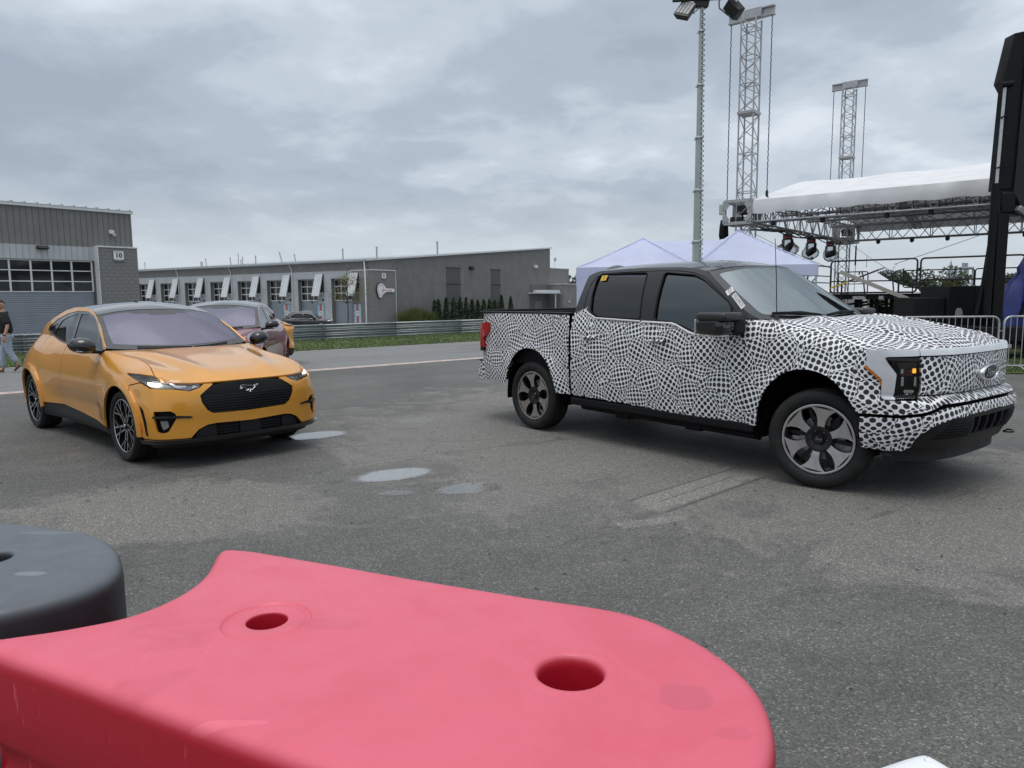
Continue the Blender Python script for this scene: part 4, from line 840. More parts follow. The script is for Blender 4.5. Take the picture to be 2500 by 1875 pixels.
    fen = [(sx(xd)-G, .31), (sx(xd)-G, .6), (sx(xd)-G, zt(sx(xd))-.02)]+top(sx(-.655), .93, 40, -.0015)+[(1.0, .893), (1.2, .905), (1.44, .904), (1.435, .895), (1.12, .838), (1.14, .828), (1.30, .80)]+[(sx(x), z) for x, z in seg_arc(0, .425, 0, 49, 184, 16)]+[(sx(-.44), .30)]
    pa('front_wing', fen, paint, res=.03)
    xr = lambda z: -1.868-.10*sst(.9, .4, z)
    fd = [(sx(xd)+G, .315)]+[(sx(xd)+G, z) for z in (.6, .9)]+top(sx(xd)+.02, sx(-1.86), 10, -.012)+[(sx(xr(z))-G, z) for z in (1.0, .8, .6, .45, .40)]
    pa('front_door', fd, paint, res=.034)
    rq = [(-2.985+.43*math.cos(t), .365+.43*math.sin(t)) for t in np.radians(np.linspace(10, 72, 8))]
    rd = [(sx(xr(z))+G, z) for z in (.40, .45, .6, .8, 1.0)]+top(sx(-1.88), sx(-2.64), 8, -.012)+[(sx(-2.70), 1.0), (sx(-2.72), .86)]+[(sx(x)-G, z) for x, z in rq[::-1]]+[(sx(-2.50), .385)]
    pa('rear_door', rd, paint, res=.034)
    qa = [(sx(x), z) for x, z in seg_arc(-2.985, .425, 0, 10, 176, 18)]
    qt = [(sx(-2.65), zt(sx(-2.65))-.012)]+top(sx(-2.72), SUVP.S, 16)
    quart = [(sx(-2.70)+G, 1.0), (sx(-2.715)+G, .86)]+[(sx(x)+G, z) for x, z in rq[::-1][1:]]+qa[1:]+[(sx(-3.42), .50), (sx(-3.55), .48), (SUVP.S-.5, .46), (SUVP.S, .46)]+qt[::-1]
    pa('rear_quarter', quart, paint, res=.036)
    pa('rear_diffuser', [(sx(-3.40), .27), (SUVP.S, .27), (SUVP.S, .455), (sx(-3.40), .49)], BLK_PLA, off=-.01, t=.05, res=.05)
    pa('tail_light', rnd([(SUVP.S-.22, .90), (SUVP.S-.52, .92), (SUVP.S-.54, .95), (SUVP.S-.22, .955)], .01), TAIL_R, off=.004, t=.01, res=.03)
    # sills
    pa('sill_trim', [(sx(-.40), .22), (sx(-2.56), .22), (sx(-2.50), .395), (sx(-2.0), .415), (sx(-1.5), .375), (sx(-1.0), .325), (sx(-.44), .30)], BLK_PLA, off=-.006, t=.03, res=.05)
    # wheel arch mouldings
    for xw in (0., -2.985):
        a0, a1 = (-8, 186) if xw == 0 else (-6, 190)
        ou = seg_arc(xw, .478, 0, a0+2, a1-3, 24); inn = seg_arc(xw, .408, 0, a1, a0, 24)
        pa('arch_moulding', [(sx(x), z) for x, z in ou+inn], paint, off=.012, t=.022, res=.03)
    # ---- greenhouse
    rail_o = [(x, float(suv_zr(x))+.004) for x in (-.70, -.8, -.95, -1.1, -1.27, -1.45, -1.6, -1.8, -2.0, -2.2, -2.4, -2.6, -2.8, -3.0, -3.2, -3.4)]
    belt = [(x, float(suv_ztop_x(x))-.004) for x in (-3.45, -3.2, -3.0, -2.8, -2.66, -2.60)]
    dlo = [(-2.62, 1.205), (-2.74, 1.222), (-2.82, 1.252), (-2.80, 1.309), (-2.616, 1.392), (-2.3, 1.462), (-1.98, 1.493), (-1.63, 1.487), (-1.385, 1.443), (-1.155, 1.36), (-.846, 1.195), (-.735, 1.10)]
    for q in (1, -1):
        sf = lambda x, z, q=q: suv_side(x, z, q)
        panel('roof_rail', sf, rail_o+belt+dlo+[(-.70, 1.092)], paint, R, res=.03)
        bl = [(x, float(suv_ztop_x(x))-.004) for x in (-.74, -1.0, -1.4, -1.8, -2.2, -2.45, -2.60)]
        d2 = bl+dlo
        w1 = rnd([(-.93, 1.125), (-1.06, 1.28), (-1.30, 1.40), (-1.58, 1.46), (-1.845, 1.462), (-1.79, 1.33), (-1.73, 1.14), (-1.72, 1.125)], .03)
        w2 = rnd([(-1.80, 1.135), (-1.84, 1.277), (-1.93, 1.464), (-2.23, 1.43), (-2.44, 1.372), (-2.56, 1.22), (-2.53, 1.19), (-2.3, 1.155)], .03)
        w3 = rnd([(-2.60, 1.222), (-2.53, 1.345), (-2.70, 1.305), (-2.775, 1.262), (-2.73, 1.235)], .02)
        panel('window_trim', sf, d2, BLK_GLOSS, R, res=.03, off=-.006, holes=[w1, w2, w3], t=.01)
        for w in (w1, w2, w3): panel('side_window', sf, w, SGL, R, res=.05, off=-.012, t=0)
        b = MB(); b.tube([suv_side(np.array(x), np.array(z), q)+np.array([0, q*.004, 0]) for x, z in bl[::1]+dlo[:4]], .006, 6); b.build('belt_trim', BLK_GLOSS, R, 60)
    # ---- hood, windscreen, roof
    hs_ = (.8, 1.5)
    vv = np.linspace(-.994, .994, 3)
    panel('hood', suv_hood, [(-.992, .004), (.992, .004), (.992, .995), (-.992, .995)], paint, R, res=.03, sc=hs_, t=.018)
    ws_s = (.68, .78)
    panel('windscreen_border', suv_ws, [(-1, -.02), (1, -.02), (1, .995), (-1, .995)], FRIT, R, res=.03, sc=ws_s, holes=[rnd([(-.885, .125), (0, .075), (.885, .125), (.925, .93), (.62, .945), (.50, .935), (.44, .885), (.235, .875), (.19, .835), (-.19, .835), (-.235, .875), (-.44, .885), (-.50, .935), (-.62, .945), (-.925, .93)], .03)], t=.004)
    panel('windscreen', suv_ws, rnd([(-.885, .125), (0, .075), (.885, .125), (.925, .93), (.62, .945), (.50, .935), (.44, .885), (.235, .875), (.19, .835), (-.19, .835), (-.235, .875), (-.44, .885), (-.50, .935), (-.62, .945), (-.925, .93)], .03), WSGL, R, res=.05, sc=ws_s, t=0)
    panel('mirror_sensor', suv_ws, rnd([(-.13, .85), (.13, .85), (.06, .905), (-.06, .905)], .015), LAMP_IN, R, res=.03, sc=ws_s, t=0, off=-.01)
    panel('roof', suv_roof, [(-.995, .006), (.995, .006), (.995, .66), (-.995, .66)], ROOF_G, R, res=.045, sc=(.6, 2.4), t=.012)
    panel('rear_window', suv_roof, [(-.93, .665), (.93, .665), (.93, .93), (-.93, .93)], ROOF_G, R, res=.05, sc=(.6, 2.4), t=.01, off=-.004)
    for q in (1, -1): panel('hatch_pillar', suv_roof, [(.935, .665), (.995, .665), (.995, .995), (.935, .995)], paint, R, res=.03, sc=(.6, 2.4), t=.012, sg=q)
    panel('tailgate', suv_roof, [(-.93, .935), (.93, .935), (.93, .998), (-.93, .998)], paint, R, res=.04, sc=(.6, 2.4), t=.012)
    panel('rear_spoiler', suv_roof, rnd([(-.9, .60), (.9, .60), (.86, .72), (-.86, .72)], .03), BLK_GLOSS, R, res=.05, sc=(.6, 2.4), t=.02, off=.035)
    b = MB(); P = [[(-1.93+.09*u-.02*abs(w), w*.022*(1-u), 1.600+.065*max(0, 1-((u-.35)/.65)**2)*(1-abs(w)**2*.9)) for w in np.linspace(-1, 1, 7)] for u in np.linspace(-1, 1, 9)]; b.grid(P); b.build('roof_antenna', ROOF_G, R, 60)
    # wipers
    for y0, y1, u0, u1 in ((-.62, .05, .055, .02), (.62, .10, .06, .01)):
        b = MB(); pts = [suv_ws(np.array(y0+(y1-y0)*t), np.array(u0+(u1-u0)*t-.02))+np.array([.0, 0, .012]) for t in np.linspace(0, 1, 8)]; b.tube(pts, .007, 5); b.build('wiper', BLK_MATT, R)
    # ---- mirrors
    for q in (1, -1):
        b = MB(); rows = []
        for t, sx_, sz_, dx in ((0, .03, .03, .0), (.06, .065, .060, .01), (.25, .095, .092, .008), (.55, .100, .095, -.005), (.8, .085, .078, -.025), (.94, .058, .052, -.042), (1, .02, .02, -.05)):
            rows.append([(-.74+dx+sx_*1.15*math.cos(a), q*(.885+.235*t), 1.125+.02*t+sz_*math.sin(a)*(1.0 if math.sin(a) > 0 else .8)) for a in np.linspace(0, 2*math.pi, 17)[:-1]])
        b.grid(rows, wrap=True); m = b.build('mirror', BLK_GLOSS, R, 60)
        b = MB(); b.beam((-.77, q*.80, 1.065), (-.75, q*.93, 1.075), .10, .035); b.build('mirror_arm', BLK_PLA, m, bevel=.01)
        b = MB(); b.beam((-.655, q*.94, 1.085), (-.685, q*1.09, 1.09), .012, .012); b.build('turn_signal', LAMP_SV, m)
    # ---- inside and underneath
    b = MB(); b.boxz(-3.55, .66, -.60, .60, .20, .62); b.build('underbody', INNER, R)
    for q in (1, -1):
        b = MB(); b.boxz(-2.50, -.46, q*.62, q*.84, .24, .45); b.build('rocker', INNER, R)
        b = MB(); b.boxz(-2.62, -.60, q*.745-.01, q*.745+.01, .46, 1.06); b.build('door_card', INNER, R)
        for xw in (0, -2.985):
            b = MB(); a = np.linspace(-.15, math.pi+.15, 20); P = [[(xw+.44*math.cos(t), q*y, .365+.44*math.sin(t)) for t in a] for y in (.58, .90)]; b.grid(P); b.add([(xw+.44*math.cos(t), q*.58, .365+.44*math.sin(t)) for t in a], [tuple(range(20))]); b.build('wheel_well', INNER, R)
    b = MB(); b.boxz(-.98, -.52, -.74, .74, .80, 1.03); b.build('dashboard', BLK_MATT, R, bevel=.05)
    b = MB(); b.boxz(-3.3, -2.55, -.72, .72, .55, .95); b.build('luggage_cover', INNER, R)
    a = np.linspace(0, 2*math.pi, 25)[:-1]; b = MB(); b.tube([(-1.10-.06*math.sin(t), .36+.18*math.cos(t), .97+.17*math.sin(t)) for t in a], .015, 6, closed=True); b.build('steering_wheel', BLK_MATT, R, 60)
    for x, y in ((-1.55, .37), (-1.55, -.37)): seat(R, x, y, .52)
    seat(R, -2.35, 0, .52, 1.2, h=.52)
    # ---- wheels
    k = 0
    for xw, st in ((0, steer), (-2.984, 0)):
        for q in (1, -1):
            wheel(R, xw, q*.800, .364, q, st, suv_rim, .245, .274, roll=.5+k*1.1); k += 1
    return R
SUV1 = build_suv(PAINT_O, (-3.27739, 7.95772, 0), -.747106, 'orange crossover car with black roof facing the red barrier', steer=0.)
text('E4X', .055, BLK_P, SUV1, (-.62, -.897, .60), (math.pi/2, 0, 0), .001, 'badge')
# ================================================================ pickup truck in printed camouflage wrap
def camo_mat(name, pitch=.053):
    m = bpy.data.materials.new(name); m.use_nodes = True; nt = m.node_tree; b = nt.nodes['Principled BSDF']; MAT[name] = m
    uv = nt.nodes.new('ShaderNodeUVMap'); uv.uv_map = 'UVMap'; u0 = uv.outputs[0]
    def layer(scale, rnd_, Rr, seed, per):
        off = vmath(nt, 'ADD', u0, (seed, seed*1.7, 0))
        v = nt.nodes.new('ShaderNodeTexVoronoi'); v.voronoi_dimensions = '2D'; v.inputs['Scale'].default_value = scale; v.inputs['Randomness'].default_value = rnd_
        nt.links.new(off, v.inputs['Vector'])
        d = vmath(nt, 'SUBTRACT', off, v.outputs['Position']); r = vmath(nt, 'LENGTH', d)
        rn = mathn(nt, 'MINIMUM', mathn(nt, 'DIVIDE', r, Rr), .97)
        k = mathn(nt, 'DIVIDE', mathn(nt, 'ARCSINE', rn), mathn(nt, 'MAXIMUM', rn, .02))
        sc = vmath(nt, 'SCALE', d, 1.); nt.links.new(k, sc.node.inputs[3])
        rot = nt.nodes.new('ShaderNodeVectorRotate'); rot.rotation_type = 'Z_AXIS'; nt.links.new(sc, rot.inputs['Vector'])
        sp = nt.nodes.new('ShaderNodeSeparateColor'); nt.links.new(v.outputs['Color'], sp.inputs[0]); nt.links.new(mathn(nt, 'MULTIPLY', sp.outputs[0], 1.4), rot.inputs['Angle'])
        q = vmath(nt, 'DIVIDE', rot.outputs[0], (per, per, 1)); fr = vmath(nt, 'SUBTRACT', vmath(nt, 'FRACTION', q), (.5, .5, 0))
        fl = vmath(nt, 'MULTIPLY', fr, (1, 1, 0)); L = vmath(nt, 'LENGTH', fl)
        dot = maprange(nt, L, .375, .415, 1, 0); return dot, r
    dB, rB = layer(4.1, .85, .165, 3.3, pitch); dA, rA = layer(2.55, .6, .150, 11.9, pitch); dC, rC = layer(2.9, .7, .138, 27.1, pitch*.92); dD, rD = layer(2.75, .75, .142, 41.7, pitch)
    inC = mathn(nt, 'LESS_THAN', rC, .134); inA = mathn(nt, 'LESS_THAN', rA, .146); inD = mathn(nt, 'LESS_THAN', rD, .138)
    f = mixc(nt, inD, dB, dD); f = mixc(nt, inC, f, dC); f = mixc(nt, inA, f, dA)
    tc = nt.nodes.new('ShaderNodeTexCoord'); wn = maprange(nt, noise(nt, tc.outputs['Object'], 3, 5), .3, .7, .9, 1.06)
    wc = vmath(nt, 'SCALE', (.80, .80, .83), 1.); wc.node.inputs[0].default_value = (.80, .805, .83); nt.links.new(wn, wc.node.inputs[3])
    nt.links.new(mixc(nt, f, wc, (.014, .014, .017)), b.inputs['Base Color']); b.inputs['Roughness'].default_value = .42; b.inputs['Coat Weight'].default_value = .12; b.inputs['Coat Roughness'].default_value = .25
    # the padded wrap: soft lumps and small creases
    hA = mathn(nt, 'SQRT', mathn(nt, 'MAXIMUM', mathn(nt, 'SUBTRACT', .0196, mathn(nt, 'MULTIPLY', rA, rA)), 0.)); hB = mathn(nt, 'SQRT', mathn(nt, 'MAXIMUM', mathn(nt, 'SUBTRACT', .027, mathn(nt, 'MULTIPLY', rB, rB)), 0.))
    hh = mathn(nt, 'ADD', mathn(nt, 'MULTIPLY', mathn(nt, 'MAXIMUM', hA, hB), .5), mathn(nt, 'MULTIPLY', noise(nt, tc.outputs['Object'], 16, 3), .03))
    bn = nt.nodes.new('ShaderNodeBump'); bn.inputs['Strength'].default_value = .28; bn.inputs['Distance'].default_value = .35; nt.links.new(hh, bn.inputs['Height']); nt.links.new(bn.outputs[0], b.inputs['Normal'])
    return m
CAMO = camo_mat('camouflage_wrap')
CABP = pmat('cab_black', (.020, .020, .023), .28, .2, coat=.7, var=.05, rvar=0, coat_rough=.06)
TGL = glass('truck_side_glass', (.46, .56, .56), .62, 2.1, (.92, 1.0, 1.0))
TGR = glass('truck_rear_glass', (.20, .21, .24), .40, 1.75)
TWS = glass('truck_windscreen', (.80, .90, .90), .88, 5.2, (.92, 1.0, 1.0))
SILV = pmat('silver_trim', (.60, .61, .64), .33, .25, coat=.4, var=.07, vs_=10)
BARW = pmat('light_bar', (.70, .72, .74), .25, .15, coat=.5, var=.04)
MACH = pmat('wheel_machined', (.56, .55, .55), .30, .9, var=.08, vs_=14)
SKIN = pmat('skin', (.48, .27, .19), .5, var=.08, vs_=20)
def trk_rim(o, sg, Ri, h):
    f = h*.80
    b = MB(); b.lathe([(Ri+.001, -h*.7), (Ri+.001, h*.8), (Ri-.010, h*.88), (Ri-.016, h*.82), (Ri-.03, h*.1), (Ri-.035, -h*.7)], 56); b.build('rim', RIM_DK, o, 40)
    b = MB(); b.lathe([(Ri-.004, sg*f*1.07), (Ri-.012, sg*f*1.09), (Ri-.022, sg*f*1.06), (Ri-.022, sg*f*.95), (Ri-.004, sg*f*.95)], 56); b.build('rim_lip', MACH, o, 40)
    b = MB(); b.lathe([(0, sg*-.03), (.185, sg*-.03), (.185, sg*-.005), (0, sg*-.005)], 32); b.build('brake_disc', STEEL, o, 40)
    b = MB(); b.box((.10, sg*.0, .13), (.10, .07, .10)); b.build('brake_caliper', BLK_PLA, o, bevel=.02)
    for k in range(6):
        a0 = 2*math.pi*k/6+.52; s = MB(); L = []; Rr = []
        for r, ha in ((.104, .28), (.14, .22), (.17, .205), (.20, .225), (.235, .28), (.262, .34), (Ri-.018, .375)):
            L.append((r*math.cos(a0+ha), r*math.sin(a0+ha))); Rr.append((r*math.cos(a0-ha), r*math.sin(a0-ha)))
        ring = L+Rr[::-1]; n = len(ring); rad = [math.hypot(*p) for p in ring]
        yo = [sg*(f*.80+f*.24*((r-.08)/(Ri-.08))**.7) for r in rad]
        m_ = len(L)
        V = [(p[0], y, p[1]) for p, y in zip(ring, yo)]+[(p[0]*.985, y-sg*.045, p[1]*.985) for p, y in zip(ring, yo)]
        s.add(V, [(i, i+1, n-2-i, n-1-i) for i in range(m_-1)], 0); s.add(V, [(i, (i+1) % n, n+(i+1) % n, n+i) for i in range(n)], 1)
        s.build('spoke', [MACH, RIM_DK], o)
        s = MB(); a1 = a0+math.pi/6
        for r0, r1 in ((.115, Ri-.03),):
            A = []
            for r, ha in ((r0, .09), (.18, .10), (.24, .06), (r1, .03)): A.append((r, ha))
            P = [(r*math.cos(a1+h_), r*math.sin(a1+h_)) for r, h_ in A]+[(r*math.cos(a1-h_), r*math.sin(a1-h_)) for r, h_ in A[::-1]]
            s.prism(P, -sg*.03, lambda a, c, d: (a, sg*f*.30+d, c))
        s.build('inner_rib', RIM_DK, o)
    b = MB(); b.lathe([(0, sg*f*.74), (.045, sg*f*.74), (.05, sg*f*.68), (.092, sg*f*.90), (.108, sg*f*.88), (.118, sg*f*.3), (0, sg*f*.3)], 36); b.build('hub', RIM_DK, o, 40)
    b = MB(); b.lathe([(0, sg*f*.90), (.036, sg*f*.88), (.042, sg*f*.80), (.042, sg*f*.6), (0, sg*f*.6)], 28); hc = b.build('hub_cap', BLK_GLOSS, o, 40)
    t_ = text('Ford', .024, CHROME, o, (0, sg*(f*.905), 0), (math.pi/2, 0, math.pi if sg > 0 else 0), .0006, 'emblem_script', .3)
    for k in range(6):
        a = 2*math.pi*k/6; b = MB(); b.lathe([(0, sg*f*.86), (.010, sg*f*.84), (.013, sg*f*.6), (0, sg*f*.6)], 8, c=(.070*math.cos(a), 0, .070*math.sin(a))); b.build('lug_nut', BLK_GLOSS, o)
def serr(pts, amp=.008, step=.022, seed=1):
    """cut edge of the printed cloth: a fine, uneven scallop"""
    r = random.Random(seed); out = []
    for i in range(len(pts)-1):
        p, q = np.array(pts[i], float), np.array(pts[i+1], float); L = np.linalg.norm(q-p); n = max(1, int(L/step)); d = (q-p)/max(L, 1e-6); nn = np.array([-d[1], d[0]])
        for j in range(n): out.append(tuple(p+(q-p)*j/n+nn*(amp*r.uniform(-1, 1)*(1 if j else .2))))
    out.append(tuple(pts[-1])); return out
def build_truck(loc, rz):
    R = empty('pickup_truck', loc, rz, 'pickup truck wrapped in black dotted white camouflage with a black cab', 'truck')
    sx = lambda x: float(TRKP.sx(x)); zt = lambda s: float(trk_ztop_x(TRKP.X(np.array(s))))
    REF = (-1.5, 0, .8)
    def pn(name, poly, mat, sides=(-1, 1), surf=trk_wrap, par=None, **k):
        k.setdefault('ref', REF); return [panel(name, surf, poly, mat, par or R, sg=q, **k) for q in sides]
    G = .004
    # -------- wrapped body: bed side, doors, wing, nose
    def arch(xw, a0, a1, n=26, rx=.475, rz_=.60, zc=.40): return [(sx(xw+rx*math.copysign(abs(math.cos(t))**.92, math.cos(t))), zc+rz_*math.copysign(abs(math.sin(t))**.92, math.sin(t))) for t in np.radians(np.linspace(a0, a1, n))]
    ar = arch(-3.67, 10, 166); af = arch(-.07, 29, 170)
    bed = serr([(sx(-2.985), .50), (sx(-2.985), 1.40)], .007, .03, 2)+serr([(sx(-2.985), 1.405), (sx(-3.8), 1.415), (sx(-4.65), 1.43), (sx(-4.78), 1.42)], .004, .05, 3)+[(sx(-4.80)+.05, 1.29), (sx(-4.48), 1.29), (sx(-4.495), 1.166), (sx(-4.61), 1.08), (sx(-4.60), .91), (sx(-4.80)+.05, .90), (sx(-4.80)+.05, .56)]+serr([(sx(-4.5), .545), (sx(-4.14), .545)], .002, .06, 4)+ar[::-1]+[(sx(-3.19), .50)]
    pn('bed_side', bed, CAMO, res=.04, t=.012)
    tl = rnd([(sx(-4.79)+.10, 1.275), (sx(-4.485), 1.283), (sx(-4.50), 1.166), (sx(-4.62), 1.08), (sx(-4.605), .965), (sx(-4.79)+.02, .965), (sx(-4.79)+.03, 1.07), (sx(-4.72), 1.14), (sx(-4.72), 1.20), (sx(-4.79)+.10, 1.205)], .015)
    pn('tail_light', tl, TAIL_R, off=.042, t=.06, res=.03)
    pn('tail_light_base', [(sx(-4.605), .962), (sx(-4.79)+.02, .962), (sx(-4.79)+.02, .905), (sx(-4.605), .92)], BLK_PLA, off=.038, t=.05, res=.04)
    xd = -1.905
    rd = serr([(sx(-2.94), .505), (sx(-2.45), .495), (sx(-1.93), .485)], .008, .03, 5)+serr([(sx(xd)-.003, .485), (sx(xd)-.003, 1.35)], .002, .04, 6)+[(sx(-2.57), 1.372), (sx(-2.705), 1.425)]+serr([(sx(-2.74), 1.50), (sx(-2.92), 1.435)], .016, .02, 7)+serr([(sx(-2.945), 1.40), (sx(-2.945), .51)], .008, .03, 8)
    pn('rear_door', rd, CAMO, res=.04, t=.012)
    fd = serr([(sx(xd)+.003, .484), (sx(-1.3), .452), (sx(-.70), .448)], .008, .03, 9)+serr([(sx(-.672), .45), (sx(-.672), 1.39)], .002, .04, 10)+[(sx(-.70), 1.40), (sx(-.76), 1.255), (sx(-1.12), 1.243), (sx(-1.255), 1.252), (sx(-1.50), 1.338), (sx(xd)+.003, 1.348)]
    pn('front_door', fd, CAMO, res=.04, t=.012)
    wing = serr([(sx(-.665), .45), (sx(-.665), 1.395)], .002, .04, 11)+[(s, zt(s)) for s in np.linspace(sx(-.655), .96, 60)]+[(1.226, 1.186), (1.243, 1.075), (1.125, .955), (1.122, .802), (.895, .808), (.86, .836), (0.0, .842), (0.0, .792), (.34, .790), (.72, .782), (.88, .722), (1.044, .695), (1.285, .690)]+af+serr([(sx(-.548), .46), (sx(-.655), .45)], .004, .03, 12)
    panel('front_wing', trk_wrap, wing, CAMO, R, res=.034, t=.012, sg=-1, ref=REF); panel('front_wing', trk_wrap, wing, CAMO, R, res=.034, t=.012, sg=1, ref=REF)
    gh = [(0, .850), (.85, .846), (.842, .90), (.858, 1.137), (.44, 1.139), (0, 1.141)]
    panel('grille_cover', trk_wrap, gh+[(-a, b) for a, b in gh[::-1] if a > 0], CAMO, R, res=.035, off=-.004, t=.02, ref=REF)
    bh = serr([(0, .698), (.379, .693), (.666, .668), (.82, .62), (.905, .55)], .005, .03, 13)+serr([(.915, .545), (.93, .45), (.985, .412), (1.093, .402), (1.262, .42)], .006, .03, 14)[1:]+[(1.275, .55), (1.272, .66), (1.044, .668), (.88, .692), (.72, .752), (.34, .765), (0, .766)]
    bh = [(a if a > 1e-6 else 0, b) for a, b in bh]
    panel('bumper_cover', trk_wrap, bh+[(-a, b) for a, b in bh[::-1] if a > 0], CAMO, R, res=.034, off=.006, t=.03, ref=REF)
    panel('nose_backing', trk_wrap, [(s, .46) for s in np.linspace(-1.30, 1.30, 24)]+[(s, 1.17) for s in np.linspace(1.2, -1.2, 24)], INNER, R, res=.07, off=-.05, t=.0, ref=REF)
    # hood
    panel('hood', trk_hood, [(-1, .003), (1, .003), (1, .995), (-1, .995)], CAMO, R, res=.035, sc=(.95, 1.35), t=.004, uv=(.95, 1.35), ref=(-.2, 0, .5))
    # -------- lights and trim
    bar = [(s, 1.192) for s in np.linspace(-.862, .862, 80)]+[(s, 1.146) for s in np.linspace(.862, -.862, 80)]
    panel('light_bar', trk_wrap, bar, BARW, R, res=.022, off=.012, t=.03, ref=REF)
    cf = rnd([(1.226, 1.187), (.866, 1.191), (.868, 1.145), (1.085, 1.136), (1.105, 1.128), (1.085, 1.092), (1.021, 1.007), (1.035, .809), (1.117, .806), (1.117, .962), (1.146, .99), (1.235, 1.07)], .012)
    lp = rnd([(1.10, 1.128), (.867, 1.136), (.852, .892), (.887, .820), (1.032, .815), (1.019, 1.007), (1.09, 1.095)], .01)
    for q in (-1, 1):
        panel('headlight_frame', trk_wrap, cf, SILV, R, res=.03, off=.013, t=.035, sg=q, ref=REF)
        panel('marker_light', trk_wrap, rnd([(1.237, 1.068), (1.149, .988), (1.121, .955), (1.119, .905), (1.133, .95), (1.16, .978), (1.246, 1.052)], .005), AMBER, R, res=.02, off=.012, t=.02, sg=q, ref=REF)
        hl = panel('headlight', trk_wrap, lp, LENS, R, res=.03, off=.004, t=0, sg=q, ref=REF)
        panel('lamp_bowl', trk_wrap, lp, INNER, hl, res=.03, off=-.06, t=-.065, sg=q, ref=REF)
        panel('lamp_shelf', trk_wrap, rnd([(1.02, 1.09), (.88, 1.10), (.88, 1.05), (1.0, 1.04)], .008), BLK_GLOSS, hl, res=.03, off=-.02, t=.03, sg=q, ref=REF)
        panel('turn_signal', trk_wrap, rnd([(.905, 1.05), (.882, 1.05), (.882, 1.015), (.905, 1.015)], .004), pmat('amber_lit', (.7, .3, .02), .3, var=0, emit=(1, .45, .03), es=1.3) if 'amber_lit' not in MAT else MAT['amber_lit'], hl, res=.02, off=-.015, t=.01, sg=q, ref=REF)
        panel('side_reflector', trk_wrap, rnd([(.99, 1.05), (.972, 1.05), (.972, 1.01), (.99, 1.01)], .004), LAMP_SV, hl, res=.02, off=-.022, t=.01, sg=q, ref=REF)
        for s0 in (.985, .892): panel('daytime_lamp', trk_wrap, rnd([(s0, .985), (s0-.018, .985), (s0-.018, .915), (s0, .915)], .004), LAMP_SV, hl, res=.02, off=-.018, t=.01, sg=q, ref=REF)
        panel('red_reflector', trk_wrap, rnd([(1.0, 1.035), (.89, 1.04), (.89, .99), (.99, .99)], .006), pmat('dark_red', (.05, .008, .008), .2, var=.1) if 'dark_red' not in MAT else MAT['dark_red'], hl, res=.03, off=-.04, t=.01, sg=q, ref=REF)
        panel('projector', trk_wrap, rnd([(.965, .885), (.88, .885), (.89, .845), (.95, .84)], .015), CHROME, hl, res=.02, off=-.03, t=.02, sg=q, ref=REF)
    # emblem
    b = MB(); cx, cy, cz = .912, 0, .982
    rows = []
    for k, (f_, dx) in enumerate(((1.0, -.02), (1.0, .012), (.965, .028), (.90, .034), (.84, .030), (.82, .022))):
        rows.append([(cx+dx, .168*f_*math.cos(a), cz+.066*(f_ if k < 2 else f_*.985)*math.sin(a)) for a in np.linspace(0, 2*math.pi, 41)[:-1]])
    b.grid(rows, wrap=True); em = b.build('front_emblem', CHROME, R, 50)
    b = MB(); b.grid([[(cx+.023+.006*(1-f_), .140*f_*math.cos(a), cz+.054*f_*math.sin(a)) for a in np.linspace(0, 2*math.pi, 33)[:-1]] for f_ in (1, .7, .4, .02)], wrap=True); b.build('emblem_oval', pmat('emblem_navy', (.03, .035, .05), .15, .5, var=.05), em, 60)
    text('Ford', .085, CHROME, em, (cx+.031, 0, cz-.002), (math.pi/2, 0, math.pi/2), .001, 'emblem_script', .35, 1.15)
    # -------- lower black bumper and skid plate
    lb = [(0, .692), (.379, .687), (.666, .662), (.82, .615), (.905, .545), (.925, .45), (.88, .44), (.54, .412), (0, .42)]
    op1 = rnd([(-.33, .505), (.33, .505), (.36, .655), (-.36, .655)], .015)
    panel('lower_bumper', trk_wrap, lb+[(-a, b) for a, b in lb[::-1] if a > 0], BLK_PLA, R, res=.04, off=-.012, t=.04, holes=[op1], ref=REF)
    panel('lower_grille', trk_wrap, [(-.36, .49), (.36, .49), (.38, .67), (-.38, .67)], INNER, R, res=.08, off=-.07, t=0, ref=REF)
    for s0 in (-.24, -.08, .08, .24): panel('grille_post', trk_wrap, [(s0-.012, .50), (s0+.012, .50), (s0+.012, .66), (s0-.012, .66)], BLK_PLA, R, res=.05, off=-.02, t=.03, ref=REF)
    for q in (-1, 1):
        for z in np.arange(.50, .65, .022): panel('bumper_louvre', trk_wrap, [(.37, z), (float(np.interp(z, [.5, .65], [.78, .62])), z), (float(np.interp(z, [.5, .65], [.78, .62])), z+.008), (.37, z+.008)], BLK_PLA, R, res=.07, off=-.002, t=.01, sg=q, ref=REF)
    ad = [(s, .315) for s in np.linspace(-1.12, 1.12, 24)]+[(s, .43) for s in np.linspace(1.12, -1.12, 24)]
    panel('air_dam', trk_wrap, ad, BLK_PLA, R, res=.06, off=-.06, t=.06, ref=REF)
    text('FORD', .035, pmat('faded_print', (.05, .07, .10), .6, var=.1), R, (.55, -.878, .365), (math.pi/2, 0, math.radians(28)), .0008)
    for y in (.42,):
        b = MB(); a = np.linspace(math.pi, 2*math.pi, 9); b.tube([(.93+.07*-math.sin(t)*.9, y+.04*math.cos(t), .455) for t in a], .012, 8); b.build('tow_hook', BLK_GLOSS, R, 50)
    # -------- cab
    zr = pch([-1.27, -1.5, -1.8, -2.2, -2.6, -2.80, -2.90], [1.845, 1.885, 1.90, 1.905, 1.895, 1.88, 1.84])
    cab_top = [(x, z) for z, x in zip((1.41, 1.47, 1.55, 1.62, 1.70, 1.76, 1.80, 1.845), (-.60, -.70, -.82, -.925, -1.04, -1.13, -1.195, -1.275))]+[(x, float(zr(x))) for x in np.linspace(-1.35, -2.88, 16)]
